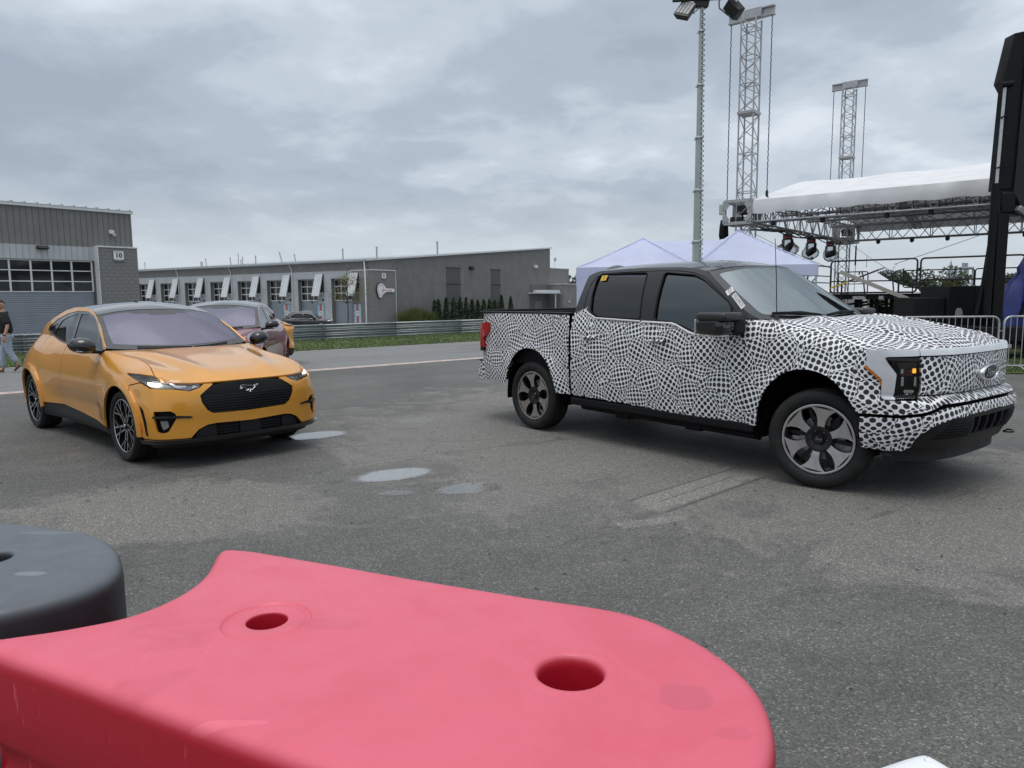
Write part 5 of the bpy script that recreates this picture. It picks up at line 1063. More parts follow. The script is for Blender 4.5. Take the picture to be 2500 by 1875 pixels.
    rear_edge = [(-2.90, 1.82), (-2.90, 1.67), (-2.925, 1.43)]
    low = [(-2.74, 1.49), (-2.705, 1.428), (-2.57, 1.374), (-1.905, 1.352), (-1.50, 1.342), (-1.255, 1.256), (-1.12, 1.245), (-.76, 1.257), (-.70, 1.402)]
    rw = rnd([(-2.70, 1.858), (-2.02, 1.852), (-1.93, 1.375), (-2.57, 1.392), (-2.672, 1.445), (-2.715, 1.62), (-2.735, 1.80)], .035)
    fw = rnd([(-1.785, 1.846), (-1.40, 1.812), (-1.25, 1.755), (-.895, 1.545), (-.845, 1.47), (-.95, 1.285), (-1.13, 1.262), (-1.255, 1.275), (-1.505, 1.362), (-1.735, 1.368)], .035)
    for q in (-1, 1):
        sf = lambda x, z, q=q: trk_side(x, z, q)
        panel('cab_side', sf, cab_top+rear_edge+low, CABP, R, res=.04, holes=[rw, fw], t=.02, ref=REF)
        g = .012
        for nm, w, gm in (('rear_window', rw, TGR), ('front_window', fw, TGL)):
            panel(nm, sf, w, gm, R, res=.06, off=-.012, t=0, ref=REF)
            b = MB(); b.tube([trk_side(np.array(a_), np.array(c_), q)+np.array([0, q*.001, 0]) for a_, c_ in dens(w, .08)], .009, 6, closed=True); b.build('window_seal', BLK_MATT, R, 60)
        b = MB(); b.tube([trk_side(np.array(a_), np.array(c_), q)+np.array([0, q*.006, 0]) for a_, c_ in rnd([(-2.715, 1.434), (-2.57, 1.377), (-1.92, 1.356)], 0)], .010, 6); b.tube([trk_side(np.array(a_), np.array(c_), q)+np.array([0, q*.006, 0]) for a_, c_ in [(-1.895, 1.354), (-1.51, 1.346), (-1.46, 1.335), (-1.29, 1.268), (-1.24, 1.254), (-1.10, 1.247)]], .010, 6); b.build('chrome_trim', pmat('bright_trim', (.85, .85, .86), .3, .1, var=.03) if 'bright_trim' not in MAT else MAT['bright_trim'], R, 60)
        panel('pillar_cover', sf, [(-1.80, 1.85), (-2.0, 1.853), (-1.92, 1.38), (-1.75, 1.372)], pmat('pillar_black', (.016, .016, .018), .35, var=.05, rvar=0) if 'pillar_black' not in MAT else MAT['pillar_black'], R, res=.06, off=.003, t=.006, ref=REF)
        b = MB(); b.tube([trk_side(np.array(x), np.array(z), q)+np.array([0, q*.0, 0]) for x, z in [(-.80, 1.46), (-.95, 1.585), (-1.12, 1.70), (-1.26, 1.785), (-1.42, 1.835), (-1.6, 1.858), (-1.85, 1.868), (-2.3, 1.868), (-2.62, 1.862), (-2.76, 1.83), (-2.80, 1.75), (-2.80, 1.6), (-2.795, 1.49)]], .005, 5); b.build('door_seam', BLK_MATT, R, 60)
    panel('roof', trk_roof, [(-.998, .004), (.998, .004), (.998, .996), (-.998, .996)], CABP, R, res=.05, sc=(.7, 1.75), t=.02, ref=REF)
    panel('windscreen_border', trk_ws, [(-.965, .01), (.965, .01), (.965, .99), (-.965, .99)], FRIT, R, res=.05, sc=(.85, .85), holes=[rnd([(-.88, .10), (.88, .10), (.91, .91), (.5, .945), (-.5, .945), (-.91, .91)], .06)], t=.005, ref=REF)
    panel('windscreen', trk_ws, rnd([(-.88, .10), (.88, .10), (.91, .91), (.5, .945), (-.5, .945), (-.91, .91)], .06), TWS, R, res=.06, sc=(.85, .85), t=0, ref=REF)
    for q in (-1, 1): panel('windscreen_pillar', trk_ws, [(.965, .0), (1.0, .0), (1.0, 1.0), (.965, 1.0)], CABP, R, res=.03, sc=(.85, .85), t=.01, sg=q, ref=REF)
    b = MB(); b.boxz(-.66, -.40, -.80, .80, 1.33, 1.352); b.build('cowl_panel', BLK_MATT, R)
    for y0, y1, u0, u1 in ((-.80, -.14, .075, .05), (-.05, .60, .045, .075)):
        b = MB(); P = [trk_ws(np.array(y0+(y1-y0)*t), np.array(u0+(u1-u0)*t))+np.array([.0, 0, .022+.012*math.sin(t*3.1)]) for t in np.linspace(0, 1, 9)]; b.tube(P, [.012, .014, .014, .016, .02, .016, .013, .012, .008], 6); b.build('wiper', BLK_MATT, R, 60)
    b = MB(); b.box((-.98, .0, 1.73), (.05, .28, .085)); b.build('rear_view_mirror', BLK_PLA, R, bevel=.02)
    b = MB(); P = [[(-2.84+.15*u, -.60+.24*w, 1.912+.03*w+.036*math.sin(math.pi*min(max(w, 0), 1))**.5*math.sin(math.pi*u)**.6) for w in np.linspace(0, 1, 7)] for u in np.linspace(0, 1, 7)]; b.grid(P); b.build('roof_lamp', BLK_GLOSS, R, 60)
    # cab rear wall, bed
    b = MB(); b.boxz(-2.90, -2.875, -.93, .93, .55, 1.40); b.build('cab_rear_wall', CABP, R)
    P = [trk_side(np.array(-2.88), np.array(z), -1) for z in np.linspace(1.40, 1.84, 6)]
    b = MB(); ys = [p[1]*-1 for p in P]; zz_ = np.linspace(1.40, 1.84, 6); b.grid([[(-2.893, f_*y, z) for f_ in (-1, -.8)] for y, z in zip(ys, zz_)]); b.grid([[(-2.893, f_*y, z) for f_ in (.8, 1)] for y, z in zip(ys, zz_)]); b.build('cab_rear_pillar', CABP, R)
    b = MB(); b.grid([[(-2.89, f_*y, z) for f_ in (-.8, .8)] for y, z in zip(ys, zz_)]); b.build('rear_screen', TGL, R)
    for q in (-1, 1):
        b = MB(); b.boxz(-4.74, -2.99, q*.985, q*.87, 1.408, 1.434) if q > 0 else b.boxz(-4.74, -2.99, -.985, -.87, 1.408, 1.434); b.build('bed_rail_cap', BLK_PLA, R, bevel=.008)
        b = MB(); b.boxz(-4.72, -2.99, q*.90-.012, q*.90+.012, .80, 1.41); b.build('bed_wall', BLK_MATT, R)
    b = MB(); b.boxz(-4.74, -2.96, -.92, .92, .80, .84); b.build('bed_floor', BLK_MATT, R)
    b = MB(); b.boxz(-2.99, -2.965, -.92, .92, .55, 1.44); b.build('bed_front_wall', BLK_MATT, R)
    b = MB(); b.boxz(-4.80, -4.74, -.86, .86, .83, 1.43); b.build('tailgate', CAMO, R, bevel=.015)
    b = MB(); b.boxz(-4.81, -4.74, -.87, .87, 1.425, 1.452); b.build('tailgate_cap', BLK_PLA, R, bevel=.008)
    # rear bumper: wrapped step at the corner
    b = MB(); pts = [(-4.60, .955), (-4.78, .955), (-4.91, .88), (-4.95, .6), (-4.95, 0)]; pts = pts+[(x, -y) for x, y in pts[-2::-1]]
    P = [[(x, y, z) for x, y in pts] for z in (.545, .60, .70, .765)]; b.grid(P); b.add([(x, y, .765) for x, y in pts]+[(x+.14, y*.93, .765) for x, y in pts], [(i, i+1, i+10, i+9) for i in range(8)])
    o = b.build('rear_bumper', CAMO, R, 50); ul = o.data.uv_layers.new(name='UVMap')
    for l in o.data.loops: v = o.data.vertices[l.vertex_index].co; ul.data[l.index].uv = (v.x*.7+v.y, v.z)
    b = MB(); b.boxz(-4.88, -4.70, -.90, .90, .765, .785); b.build('bumper_step', BLK_PLA, R, bevel=.008)
    # handles
    for x in (-2.64, -1.66):
        for q in (-1, 1):
            b = MB(); P = []
            for t in np.linspace(0, 1, 9):
                e = math.sin(math.pi*min(max(t, .06), .94))**.35; yy = trk_wrap(np.array(sx(x-.105+.21*t)), np.array(1.168))[1]
                P.append([(x-.105+.21*t, q*(yy+.004+.030*e*max(math.cos(a), -.2)), 1.168+.017*math.sin(a)*(.5+.5*e)) for a in np.linspace(0, 2*math.pi, 9)[:-1]])
            b.grid(P, wrap=True); o = b.build('door_handle', CAMO, R, 60); ul = o.data.uv_layers.new(name='UVMap')
            for l in o.data.loops: v = o.data.vertices[l.vertex_index].co; ul.data[l.index].uv = (v.x, v.z)
    # mirrors
    for q in (-1, 1):
        y0 = q
        b = MB(); b.box((-.845, q*1.19, 1.345), (.29, .27, .165)); m = b.build('mirror', BLK_GLOSS, R, bevel=.05)
        b = MB(); b.box((-.80, q*1.20, 1.428), (.31, .28, .075)); b.build('mirror_cap', pmat('satin_black', (.022, .022, .024), .32, var=.05) if 'satin_black' not in MAT else MAT['satin_black'], m, bevel=.026)
        b = MB(); b.beam((-.72, q*.985, 1.335), (-.76, q*1.11, 1.345), .15, .15); b.build('mirror_arm', BLK_PLA, m, bevel=.03)
        b = MB(); b.box((-.80, q*1.20, 1.258), (.13, .10, .014)); b.build('mirror_lamp', WHITE_P, m)
        b = MB(); b.box((-.988, q*1.20, 1.335), (.008, .20, .13)); b.build('mirror_glass', CHROME, m, bevel=.003)
        for i in range(5):
            b = MB(); b.box((-.986, q*1.285, 1.295+.022*i), (.012, .03, .014)); b.build('mirror_decal', WHITE_P, m)
    b = MB(); b.lathe([(0, 0), (.028, 0), (.022, .02), (.012, .035), (0, .04)], 14, 'z', (-.46, -.85, 1.405)); an = b.build('antenna', BLK_PLA, R, 50)
    b = MB(); b.tube([(-.46, -.85, 1.43), (-.475, -.85, 1.75), (-.50, -.85, 2.10)], [.0045, .004, .003], 6); b.build('antenna_rod', BLK_MATT, an, 60)
    # stickers
    rwn = lambda x, z, dz=0: trk_side(np.array(x), np.array(z), -1)
    def sticker(name, x, z, w, h, ang, mt, s, size, tm, offy=.004, shear=0., sxx=1.):
        p = rwn(x, z); pu = rwn(x, z+.02); up = Vector(pu-p).normalized(); fx = Vector((1, 0, 0)); nn = fx.cross(up).normalized()
        Rm = Matrix((fx, up, nn)).transposed() @ Matrix.Rotation(ang, 3, 'Z'); b = MB(); b.box((0, 0, 0), (w, h, .002)); o = b.build(name, mt, R); o.location = Vector(p)+nn*offy; o.rotation_euler = Rm.to_euler()
        text(s, size, tm, o, (0, 0, .0015), (0, 0, 0), .0004, 'lettering', shear, sxx)
    sticker('number_sticker', -2.635, 1.812, .085, .068, .03, YEL_P, '2', .062, BLK_P, .002)
    sticker('code_sticker', -.925, 1.648, .062, .075, -.80, WHITE_P, 'CU', .046, BLK_P, .005)
    sticker('serial_sticker', -.805, 1.560, .19, .046, -.74, WHITE_P, 'FD230121', .042, BLK_P, .005, 0, .92)
    # -------- inside and underneath
    b = MB(); b.boxz(-.86, -.36, -.86, .86, .95, 1.30); b.build('dashboard', BLK_MATT, R, bevel=.06)
    b = MB(); b.boxz(-.83, -.78, -.17, .20, 1.20, 1.42); b.build('touch_screen', BLK_GLOSS, R, bevel=.01)
    a = np.linspace(0, 2*math.pi, 25)[:-1]; b = MB(); b.tube([(-1.06-.07*math.sin(t), .44+.19*math.cos(t), 1.30+.17*math.sin(t)) for t in a], .017, 6, closed=True); b.beam((-1.06, .26, 1.30), (-1.06, .62, 1.30), .03, .05); b.build('steering_wheel', BLK_MATT, R, 60)
    for y in (.44, -.44): seat(R, -1.55, y, .90, .56, pmat('truck_seat', (.09, .09, .095), .7, var=.15) if 'truck_seat' not in MAT else MAT['truck_seat'], .58)
    seat(R, -2.42, 0, .90, 1.4, h=.52)
    b = MB(); b.boxz(-2.86, -.5, -.86, .86, .52, .60); b.build('cab_floor', INNER, R)
    for q in (-1, 1):
        b = MB(); b.boxz(-2.86, -.62, q*.93-.01, q*.93+.01, .55, 1.24); b.build('door_card', INNER, R)
        b = MB(); b.boxz(-2.98, -.58, q*.93-.05, q*.93+.02, .385, .475); b.build('rocker_trim', BLK_MATT, R, bevel=.02)
        b = MB(); b.tube([(-2.95, q*.80, .35), (-.62, q*.80, .33)], .035, 8); b.build('side_rail', BLK_MATT, R, 60)
        for xw, rr in ((-.05, .56), (-3.67, .54)):
            b = MB(); a = np.linspace(-.1, math.pi+.1, 20); P = [[(xw+rr*.93*math.cos(t), q*y, .40+rr*1.12*math.sin(t)) for t in a] for y in (.55, .965)]; b.grid(P); b.add([(xw+rr*.93*math.cos(t), q*.55, .40+rr*1.12*math.sin(t)) for t in a], [tuple(range(20))]); b.build('wheel_well', INNER, R)
    b = MB(); b.boxz(-3.1, .60, -.55, .55, .34, .55); b.build('battery_tray', BLK_MATT, R)
    b = MB(); b.boxz(-.55, .80, -.55, .55, .5, 1.05); b.build('motor_bay', INNER, R)
    b = MB(); b.tube([(-3.67, -.75, .42), (-3.67, .75, .42)], .06, 10); b.boxz(-3.95, -3.40, -.30, .30, .30, .56); b.build('rear_axle', BLK_MATT, R)
    b = MB(); b.boxz(-4.7, -3.1, -.56, -.46, .50, .66); b.boxz(-4.7, -3.1, .46, .56, .50, .66); b.build('frame_rail', BLK_MATT, R)
    for x in (-2.3, -1.35): b = MB(); b.boxz(x-.09, x+.09, -.84, -.72, .29, .38); b.build('step_bracket', BLK_MATT, R)
    k = 0
    for xw, st in ((0, math.radians(13)), (-3.67, 0)):
        for q in (-1, 1):
            wheel(R, xw, q*.848, .418, q, st, trk_rim, .275, .298, roll=.13+k*.9); k += 1
    return R
TRUCK = build_truck((3.27300, 6.63373, 0), -.906096)
# ================================================================ stage, masts, tents
SA = math.atan2(-.633, .774); S0 = Vector((8.0, 26.0, 0)); SM = Matrix.Translation(S0) @ Matrix.Rotation(SA, 4, 'Z')
TRUSS = pmat('truss_alu', (.40, .40, .41), .45, .55, var=.12, vs_=6); CHAIN = pmat('chain_steel', (.10, .105, .11), .5, .6, var=.1)
def fabric(name, col, tr=.35, vs_=1.2, var=.06):
    m = pmat(name, col, .65, var=var, vs_=vs_, bump=.12, bs=5); nt = m.node_tree; b = nt.nodes['Principled BSDF']; o = nt.nodes['Material Output']
    t = nt.nodes.new('ShaderNodeBsdfTranslucent'); t.inputs[0].default_value = (*col, 1); x = nt.nodes.new('ShaderNodeMixShader'); x.inputs[0].default_value = tr
    nt.links.new(b.outputs[0], x.inputs[1]); nt.links.new(t.outputs[0], x.inputs[2]); nt.links.new(x.outputs[0], o.inputs[0]); return m
ROOFC = fabric('stage_roof_fabric', (.74, .745, .76), .07); TENTC = fabric('tent_fabric', (.66, .70, .90), .30); TENTW = fabric('tent_white', (.78, .79, .83), .3)
def truss_box(root, p, q, w, h, n, r=.028, rl=.016, name='truss', up=(0, 0, 1), mat=None):
    """box truss: four chords (a part each) and the lacing between them (one part)"""
    p, q = Vector(p), Vector(q); d = (q-p).normalized(); u = Vector(up); a = d.cross(u).normalized(); b = a.cross(d); mat = mat or TRUSS
    C = [a*(i*w/2)+b*(j*h/2) for i, j in ((-1, -1), (1, -1), (1, 1), (-1, 1))]
    for c in C:
        m = MB(); m.bar(p+c, q+c, r, 8); m.build('truss_chord', mat, root, 60)
    L = (q-p).length; m = MB()
    for s in range(4):
        c0, c1 = C[s], C[(s+1) % 4]
        for i in range(n):
            x0, x1 = p+d*(L*i/n), p+d*(L*(i+1)/n)
            if (i+s) % 2: m.bar(x0+c0, x1+c1, rl, 5)
            else: m.bar(x0+c1, x1+c0, rl, 5)
            if i % 3 == 0: m.bar(x0+c0, x0+c1, rl*1.1, 5)
    m.build('truss_lattice', mat, root, 60)
def tower(x, y, top, label, s=.50):
    R = empty('truss_tower', SM @ Vector((x, y, 0)), SA, label, 'tower', 'stage roof towers')
    mid = top*.695
    truss_box(R, (0, 0, 0), (0, 0, mid), s, s, 18, .030, .015, up=(0, 1, 0)); truss_box(R, (0, 0, mid+.1), (0, 0, top-.30), s, s, 10, .030, .015, up=(0, 1, 0))
    b = MB(); b.boxz(-s/2-.05, s/2+.05, -s/2-.05, s/2+.05, mid, mid+.10); b.build('splice_plate', TRUSS, R, bevel=.01)
    h0 = top-.30; b = MB(); b.boxz(-.78, .78, -.10, .10, h0, h0+.035); b.boxz(-.78, .78, -.10, .10, top-.035, top); b.boxz(-.78, .78, -.02, .02, h0+.035, top-.035); b.build('head_beam', TRUSS, R)
    b = MB(); b.boxz(-.30, .38, -.14, .14, h0+.01, top+.02); b.build('head_sheave_box', TRUSS, R, bevel=.01)
    for xs, zb in ((-.70, 4.9), (.70, 5.05)):
        b = MB(); n = 60; b.tube([(xs+(.008 if k % 2 else -.008), 0, h0-(h0-zb)*k/n) for k in range(n+1)], .017, 5); b.build('hoist_chain', CHAIN, R, 60)
    b = MB(); b.lathe([(0, -.10), (.045, -.10), (.05, .05), (.02, .12), (0, .12)], 10, 'z', (.70, 0, 5.02)); b.tube([(.70+.07*math.sin(t), 0, 4.84+.07*math.cos(t)) for t in np.linspace(0, 5.2, 12)], .018, 6); b.build('chain_hook', LAMPB, R, 60)
    b = MB(); b.boxz(-.6, .6, -.6, .6, 0, .12); b.build('tower_base', BLK_PLA, R, bevel=.01); return R
T1 = tower(.15, 0, 11.05, 'tall aluminium truss tower at the near stage corner, the taller in view'); T2 = tower(-.10, 12.6, 11.45, 'farther aluminium truss tower rising behind the white stage roof')
ST = empty('stage_roof', SM @ Vector((3.5, 6.3, 4.0)), SA, 'white fabric stage roof on aluminium trusses hung between two towers', 'stage roof')
q0 = Vector((-3.5, -6.3, -4.0)); STM = lambda x, y, z: Vector((x, y, z))+q0
def st_truss(p, q, w, h, n): truss_box(ST, STM(*p), STM(*q), w, h, n, .034, .018)
st_truss((.4, 0, 4.42), (12.5, 0, 4.42), .5, .66, 22); st_truss((.0, .4, 4.48), (0, 12.3, 4.48), .5, .72, 22); st_truss((.3, 12.6, 4.49), (12.5, 12.6, 4.49), .5, .72, 22); st_truss((12.4, .4, 4.48), (12.4, 12.3, 4.48), .5, .7, 18)
for y0 in (3.2, 6.3, 9.4): st_truss((0.2, y0, 4.72), (12.3, y0, 4.72), .3, .3, 20)
for x0 in (3.1, 6.3, 9.4):
    for s in (0, 1): st_truss((x0, 0.2 if s == 0 else 12.4, 4.62), (x0, 6.3, 5.82), .22, .22, 12)
for xs, ys in ((0, 0), (0, 12.6)):      # corner sleeves that ride the towers
    b = MB()
    for z in (4.06, 4.80): 
        for dx, dy, lx, ly in ((0, -.42, .9, .10), (0, .42, .9, .10), (-.45, 0, .10, .9), (.45, 0, .10, .9)): b.box(STM(xs+dx+.02, ys+dy, z), (lx, ly, .10))
    for dx in (-.45, .47):
        for dy in (-.42, .42): b.box(STM(xs+dx, ys+dy, 4.43), (.10, .10, .74))
    b.build('corner_sleeve', TRUSS, ST)
    b = MB()
    for i, (dx, z0, z1) in enumerate(((-.30, 4.12, 4.3), (.32, 4.12, 4.3), (-.30, 4.74, 4.56), (.32, 4.74, 4.56))): b.beam(STM(xs+dx, ys-.48, z0), STM(xs+(dx*1.45), ys-.48, z1), .03, .16)
    b.build('gusset', TRUSS, ST)
    b = MB(); b.box(STM(xs+.05, ys+.15, 4.55), (.5, .3, .34)); b.box(STM(xs-.1, ys-.1, 4.2), (.45, .35, .2)); b.build('hoist_motor', LAMPB, ST, bevel=.04)
b = MB(); b.box(STM(-.62, -.2, 4.58), (.2, .16, .36)); b.build('control_box', pmat('box_pale', (.42, .46, .42), .5, var=.06), ST, bevel=.02)
b = MB(); P = [[STM(-.60+r*math.cos(a)*.85, -.1+r*math.sin(a), z) for a in np.linspace(0, 6.28, 13)[:-1]] for r, z in ((.02, 4.26), (.13, 4.22), (.17, 4.0), (.19, 3.7), (.16, 3.56), (.05, 3.52), (.01, 3.52))]; b.grid(P, wrap=True); b.build('chain_bag', BLK_MATT, ST, 60)
# canopy: two slopes, gathered along the front valance
def roof_sheet():
    b = MB(); xs = np.linspace(.38, 12.6, 90); rows = []
    fold = lambda x: .05*max(0, math.sin(x*2.1+1.2))**6+.035*max(0, math.sin(x*3.7))**10
    prof = [(-.34, 4.34, 1), (-.36, 4.48, 1), (-.35, 4.65, .8), (-.34, 4.76, .3), (-.335, 4.80, 0), (-.32, 4.81, 0), (1.2, 5.12, 0), (3.2, 5.55, 0), (5, 5.95, 0), (6.3, 6.2, 0), (7.6, 5.95, 0), (9.4, 5.55, 0), (11.4, 5.12, 0), (12.9, 4.83, 0), (12.95, 4.72, .5), (12.95, 4.55, .5)]
    for x in xs:
        sag = .06*math.sin(math.pi*((x-.38)/3.05 % 1))
        rows.append([STM(x-(.42 if 0 < i < len(prof) and x < .5 and w == 0 else 0)*min(1, max(0, (6.3-abs(y-6.3))/6.3)), y-w*fold(x), z-(sag if w == 0 and .5 < y < 12 else 0)+w*.02*math.sin(x*5)) for i, (y, z, w) in enumerate(prof)])
    b.grid(rows); return b
roof_sheet().build('roof_canopy', ROOFC, ST, 24)
b = MB(); b.grid([[STM(.30, y, z) for y, z in ((-.3, 4.40), (-.3, 4.80))], [STM(.34, y, z) for y, z in ((-.3, 4.40), (-.3, 4.80))]]); b.grid([[STM(12.55, .2, z) for z in (4.5, 4.9)], [STM(12.55, 6.3, z) for z in (4.5, 6.1)], [STM(12.55, 12.6, z) for z in (4.5, 4.9)]]); b.build('gable_fabric', ROOFC, ST)
for i in range(36):
    b = MB(); x = .6+i*.34; b.bar(STM(x, -.34, 4.40), STM(x, -.26, 4.14), .012, 5); b.build('bungee', LAMPB, ST)
for i, x in enumerate((1.5, 2.9, 4.3, 5.9, 7.1)):
    b = MB(); b.box(STM(x, 12.4, 4.02), (.16, .16, .14)); b.lathe([(0, 0), (.06, 0), (.08, .14), (0, .14)], 10, 'y', tuple(STM(x, 12.25, 3.98))); b.build('roof_clamp_lamp', LAMPB, ST, bevel=.02)
for i, x in enumerate((1.1, 2.7, 4.6, 5.8)):
    b = MB(); b.box(STM(x, .0, 4.02), (.14, .14, .16)); b.build('beam_clamp', LAMPB, ST, bevel=.03)
b = MB()
for k in range(5):
    y = np.linspace(.6, 12, 40); b.tube([STM(.05*math.sin(k*2+t), t, 4.10-.03*k+.08*math.sin(t*1.3+k)) for t in y], .022, 5)
tag(b.build('cable_bundle', LAMPB, ST, 60), kind='stuff')
# wrapped moving lights under the side truss
BAG = glass('clear_bag', (.86, .88, .9), .86, 1.28, (1, 1, 1), .25); REDT = pmat('red_tape', (.45, .06, .06), .5, var=.1); LAMPH = pmat('moving_lamp', (.03, .03, .032), .4, var=.1)
for i, (y, lab) in enumerate(((4.5, 'nearest'), (7.4, 'middle'), (10.1, 'farthest'))):
    R = empty('moving_light', SM @ Vector((.05, y, 3.98)), SA, f'black stage light in a clear bag, {lab} of the three under the truss', 'stage light', 'bagged lights under the side truss')
    b = MB(); b.boxz(-.16, .16, -.12, .12, -.22, .02); b.build('lamp_base', LAMPH, R, bevel=.03)
    b = MB(); b.beam((-.17, 0, -.20), (-.17, 0, -.52), .05, .10); b.beam((.17, 0, -.20), (.17, 0, -.52), .05, .10); b.build('yoke', LAMPH, R)
    b = MB(); RR = Matrix.Rotation(.7+i*.3, 3, 'Y'); P = [[RR @ Vector((r*math.cos(a), r*math.sin(a), z))+Vector((.02, 0, -.55)) for a in np.linspace(0, 6.28, 13)[:-1]] for r, z in ((.01, -.22), (.13, -.22), (.15, -.05), (.14, .12), (.10, .22), (.01, .22))]; b.grid(P, wrap=True); b.build('lamp_head', LAMPH, R, 50)
    b = MB(); r = random.Random(i); P = []
    for k, (rr, z) in enumerate(((.13, .02), (.16, -.12), (.15, -.24), (.22, -.36), (.31, -.5), (.33, -.64), (.26, -.78), (.10, -.86), (.01, -.87))): P.append([((rr*(1+.22*math.sin(a*3+i*2+k*.6)))*math.cos(a)+(.12 if i == 0 and k > 3 else 0)*math.cos(a-.4), rr*(1+.2*math.sin(a*2+k))*math.sin(a), z+.04*math.sin(a*4+k)) for a in np.linspace(0, 6.28, 19)[:-1]])
    b.grid(P, wrap=True); b.build('plastic_bag', BAG, R, 60)
    b = MB(); b.lathe([(.165, -.16), (.17, -.16), (.17, -.10), (.165, -.10)], 16, 'z'); b.build('tape_band', REDT, R)
# deck, railings, under-deck frame
DK = empty('stage_deck', SM @ Vector((6.5, 6.2, 0)), SA, 'raised black stage deck on legs behind the crowd barriers', 'stage'); dq = Vector((-6.5, -6.2, 0)); DM = lambda x, y, z: Vector((x, y, z))+dq
b = MB(); P = [(1.2, .1), (12, .1), (12, 12.4), (1.2, 12.4)]; b.prism(P, .10, lambda a, c, d: DM(a, c, 1.52+d)); b.build('deck_top', BLK_MATT, DK)
for i, (x0, x1, m_) in enumerate(((2.4, 3.7, BLK_MATT), (3.72, 4.10, ALU), (4.12, 4.46, BLK_MATT), (4.48, 4.62, ALU), (4.64, 4.86, BLK_MATT), (4.88, 5.2, BLK_PLA), (5.2, 9, BLK_MATT))):
    b = MB(); b.prism([(x0, .0), (x1, .0), (x1, .10), (x0, .10)], .10, lambda a, c, d: DM(a, c, 1.45+d)); b.build('deck_edge', m_, DK)
for x in (1.4, 2.6, 3.3, 3.9, 4.4, 4.9, 5.4, 6.5, 8):
    for y in (.2, 2.4, 4.8, 7.2, 9.6, 12.0): b = MB(); b.boxz(*(lambda p: (p.x-.05, p.x+.05, p.y-.05, p.y+.05))(DM(x, y, 0)), 0, 1.5); b.build('deck_leg', BLK_MATT, DK)
for x in (2.6, 3.3, 3.9, 4.4):
    for z in (.95, 1.25): b = MB(); b.bar(DM(x, .2, z), DM(x+.8, .25, z+.12), .035, 6); b.build('deck_brace', BLK_MATT, DK)
b = MB(); b.boxz(*(lambda p, q: (p.x, q.x, p.y, q.y))(DM(4.2, .3, 0), DM(4.9, .9, 0)), .9, 1.22); b.build('deck_case', BLK_MATT, DK)
RAIL = pmat('rail_black', (.014, .014, .015), .4, var=.1)
def railing(x0, x1, y, label, z0=1.66, z1=2.67, mid=(2.0, 2.33), posts=(), axis=0, grp='black railings round the stage deck'):
    R = empty('deck_railing', SM @ (Vector((x0, y, 1.6)) if axis == 0 else Vector((y, x0, 1.6))), SA, label, 'railing', grp); L = x1-x0; f = (lambda u, z: (u, 0, z-1.6)) if axis == 0 else (lambda u, z: (0, u, z-1.6))
    r = .12; pts = [f(L*.5, z0)] ; c = [(0, z0), (L, z0), (L, z1), (0, z1)]; pl = rnd(c, r, 5); b = MB(); b.tube([f(*p) for p in pl], .027, 7, closed=True); b.build('rail_loop', RAIL, R, 60)
    for z in mid: b = MB(); b.bar(f(0, z), f(L, z), .02, 6); b.build('mid_rail', RAIL, R)
    for u in posts: b = MB(); b.bar(f(u, 1.45), f(u, mid[-1]), .028, 6); b.build('rail_post', RAIL, R)
railing(3.03, 5.52, -.02, 'black tube railing on the front deck edge, left of the pair', mid=(2.02,), posts=(.35, 2.0)); railing(5.61, 8.2, -.02, 'black tube railing on the front deck edge, cut by the dark screen column', mid=(2.02,), posts=(.22, 2.3))
railing(-.24, 1.08, 12.6, 'short black railing at the back beside the far tower', mid=(2.1,)); railing(2.59, 5.36, 12.6, 'black railing along the back deck edge, before the distant trees', z0=1.9, mid=(2.25,), posts=(.4, 1.6)); railing(5.40, 8.4, 12.6, 'black railing along the back deck edge behind the screen column', z0=1.9, mid=(2.25,), posts=(.5,))
railing(1.0, 5.0, 1.6, 'black railing along the left side of the deck', mid=(2.05, 2.3), axis=1)
b = MB(); o_ = SM @ Vector((2.6, -.3, 1.6)); b.tube([(-.62, -.1, -.95), (-.15, 0, .75), (0, 0, .98), (.06, 0, .9), (.06, 0, .3)], .027, 7); b.tube([(-.5, -.1, -.95), (-.05, 0, .45), (.1, 0, .6)], .02, 6); tag(b.build('stair_rail', RAIL, None, 60, o_, SA), 'sloping black handrail at the stage stairs behind the truck hood', 'handrail')
for i, (x, lab) in enumerate(((4.12, 'black leaning brace on the deck railing, left of two'), (4.95, 'black leaning brace on the deck railing, right of two'))):
    b = MB(); b.tube([(0, 0, -.1), (-.08, 0, .55), (-.13, 0, .70), (-.19, 0, .70), (-.2, 0, .6)], .022, 6); tag(b.build('rail_brace', RAIL, None, 60, SM @ Vector((x, -.15, 1.62)), SA), lab, 'brace', 'leaning rail braces')
b = MB(); b.beam((0, 0, 0), (2.12, -.05, -.93), .02, .12); tag(b.build('ramp_rail', pmat('beige_metal', (.42, .40, .36), .5, .2, var=.1), None, None, SM @ Vector((3.44, -.5, 2.32)), SA, .005), 'long beige strut sloping down across the stage front', 'strut')
sr = empty('ratchet_strap', SM @ Vector((3.15, -.5, 1.80)), SA, 'taut black and yellow strap with chain end before the stage', 'strap')
b = MB(); b.beam((0, 0, 0), (1.50, 0, .58), .015, .05); b.build('strap_band', pmat('strap_dark', (.05, .045, .03), .6, var=.3, vs_=12), sr); b = MB(); b.beam((0, -.01, 0), (.55, -.01, .21), .012, .045); b.build('strap_yellow', YEL_P, sr)
b = MB(); b.beam((1.42, 0, .55), (1.56, 0, .60), .05, .05)
b.build('ratchet', STEEL, sr)
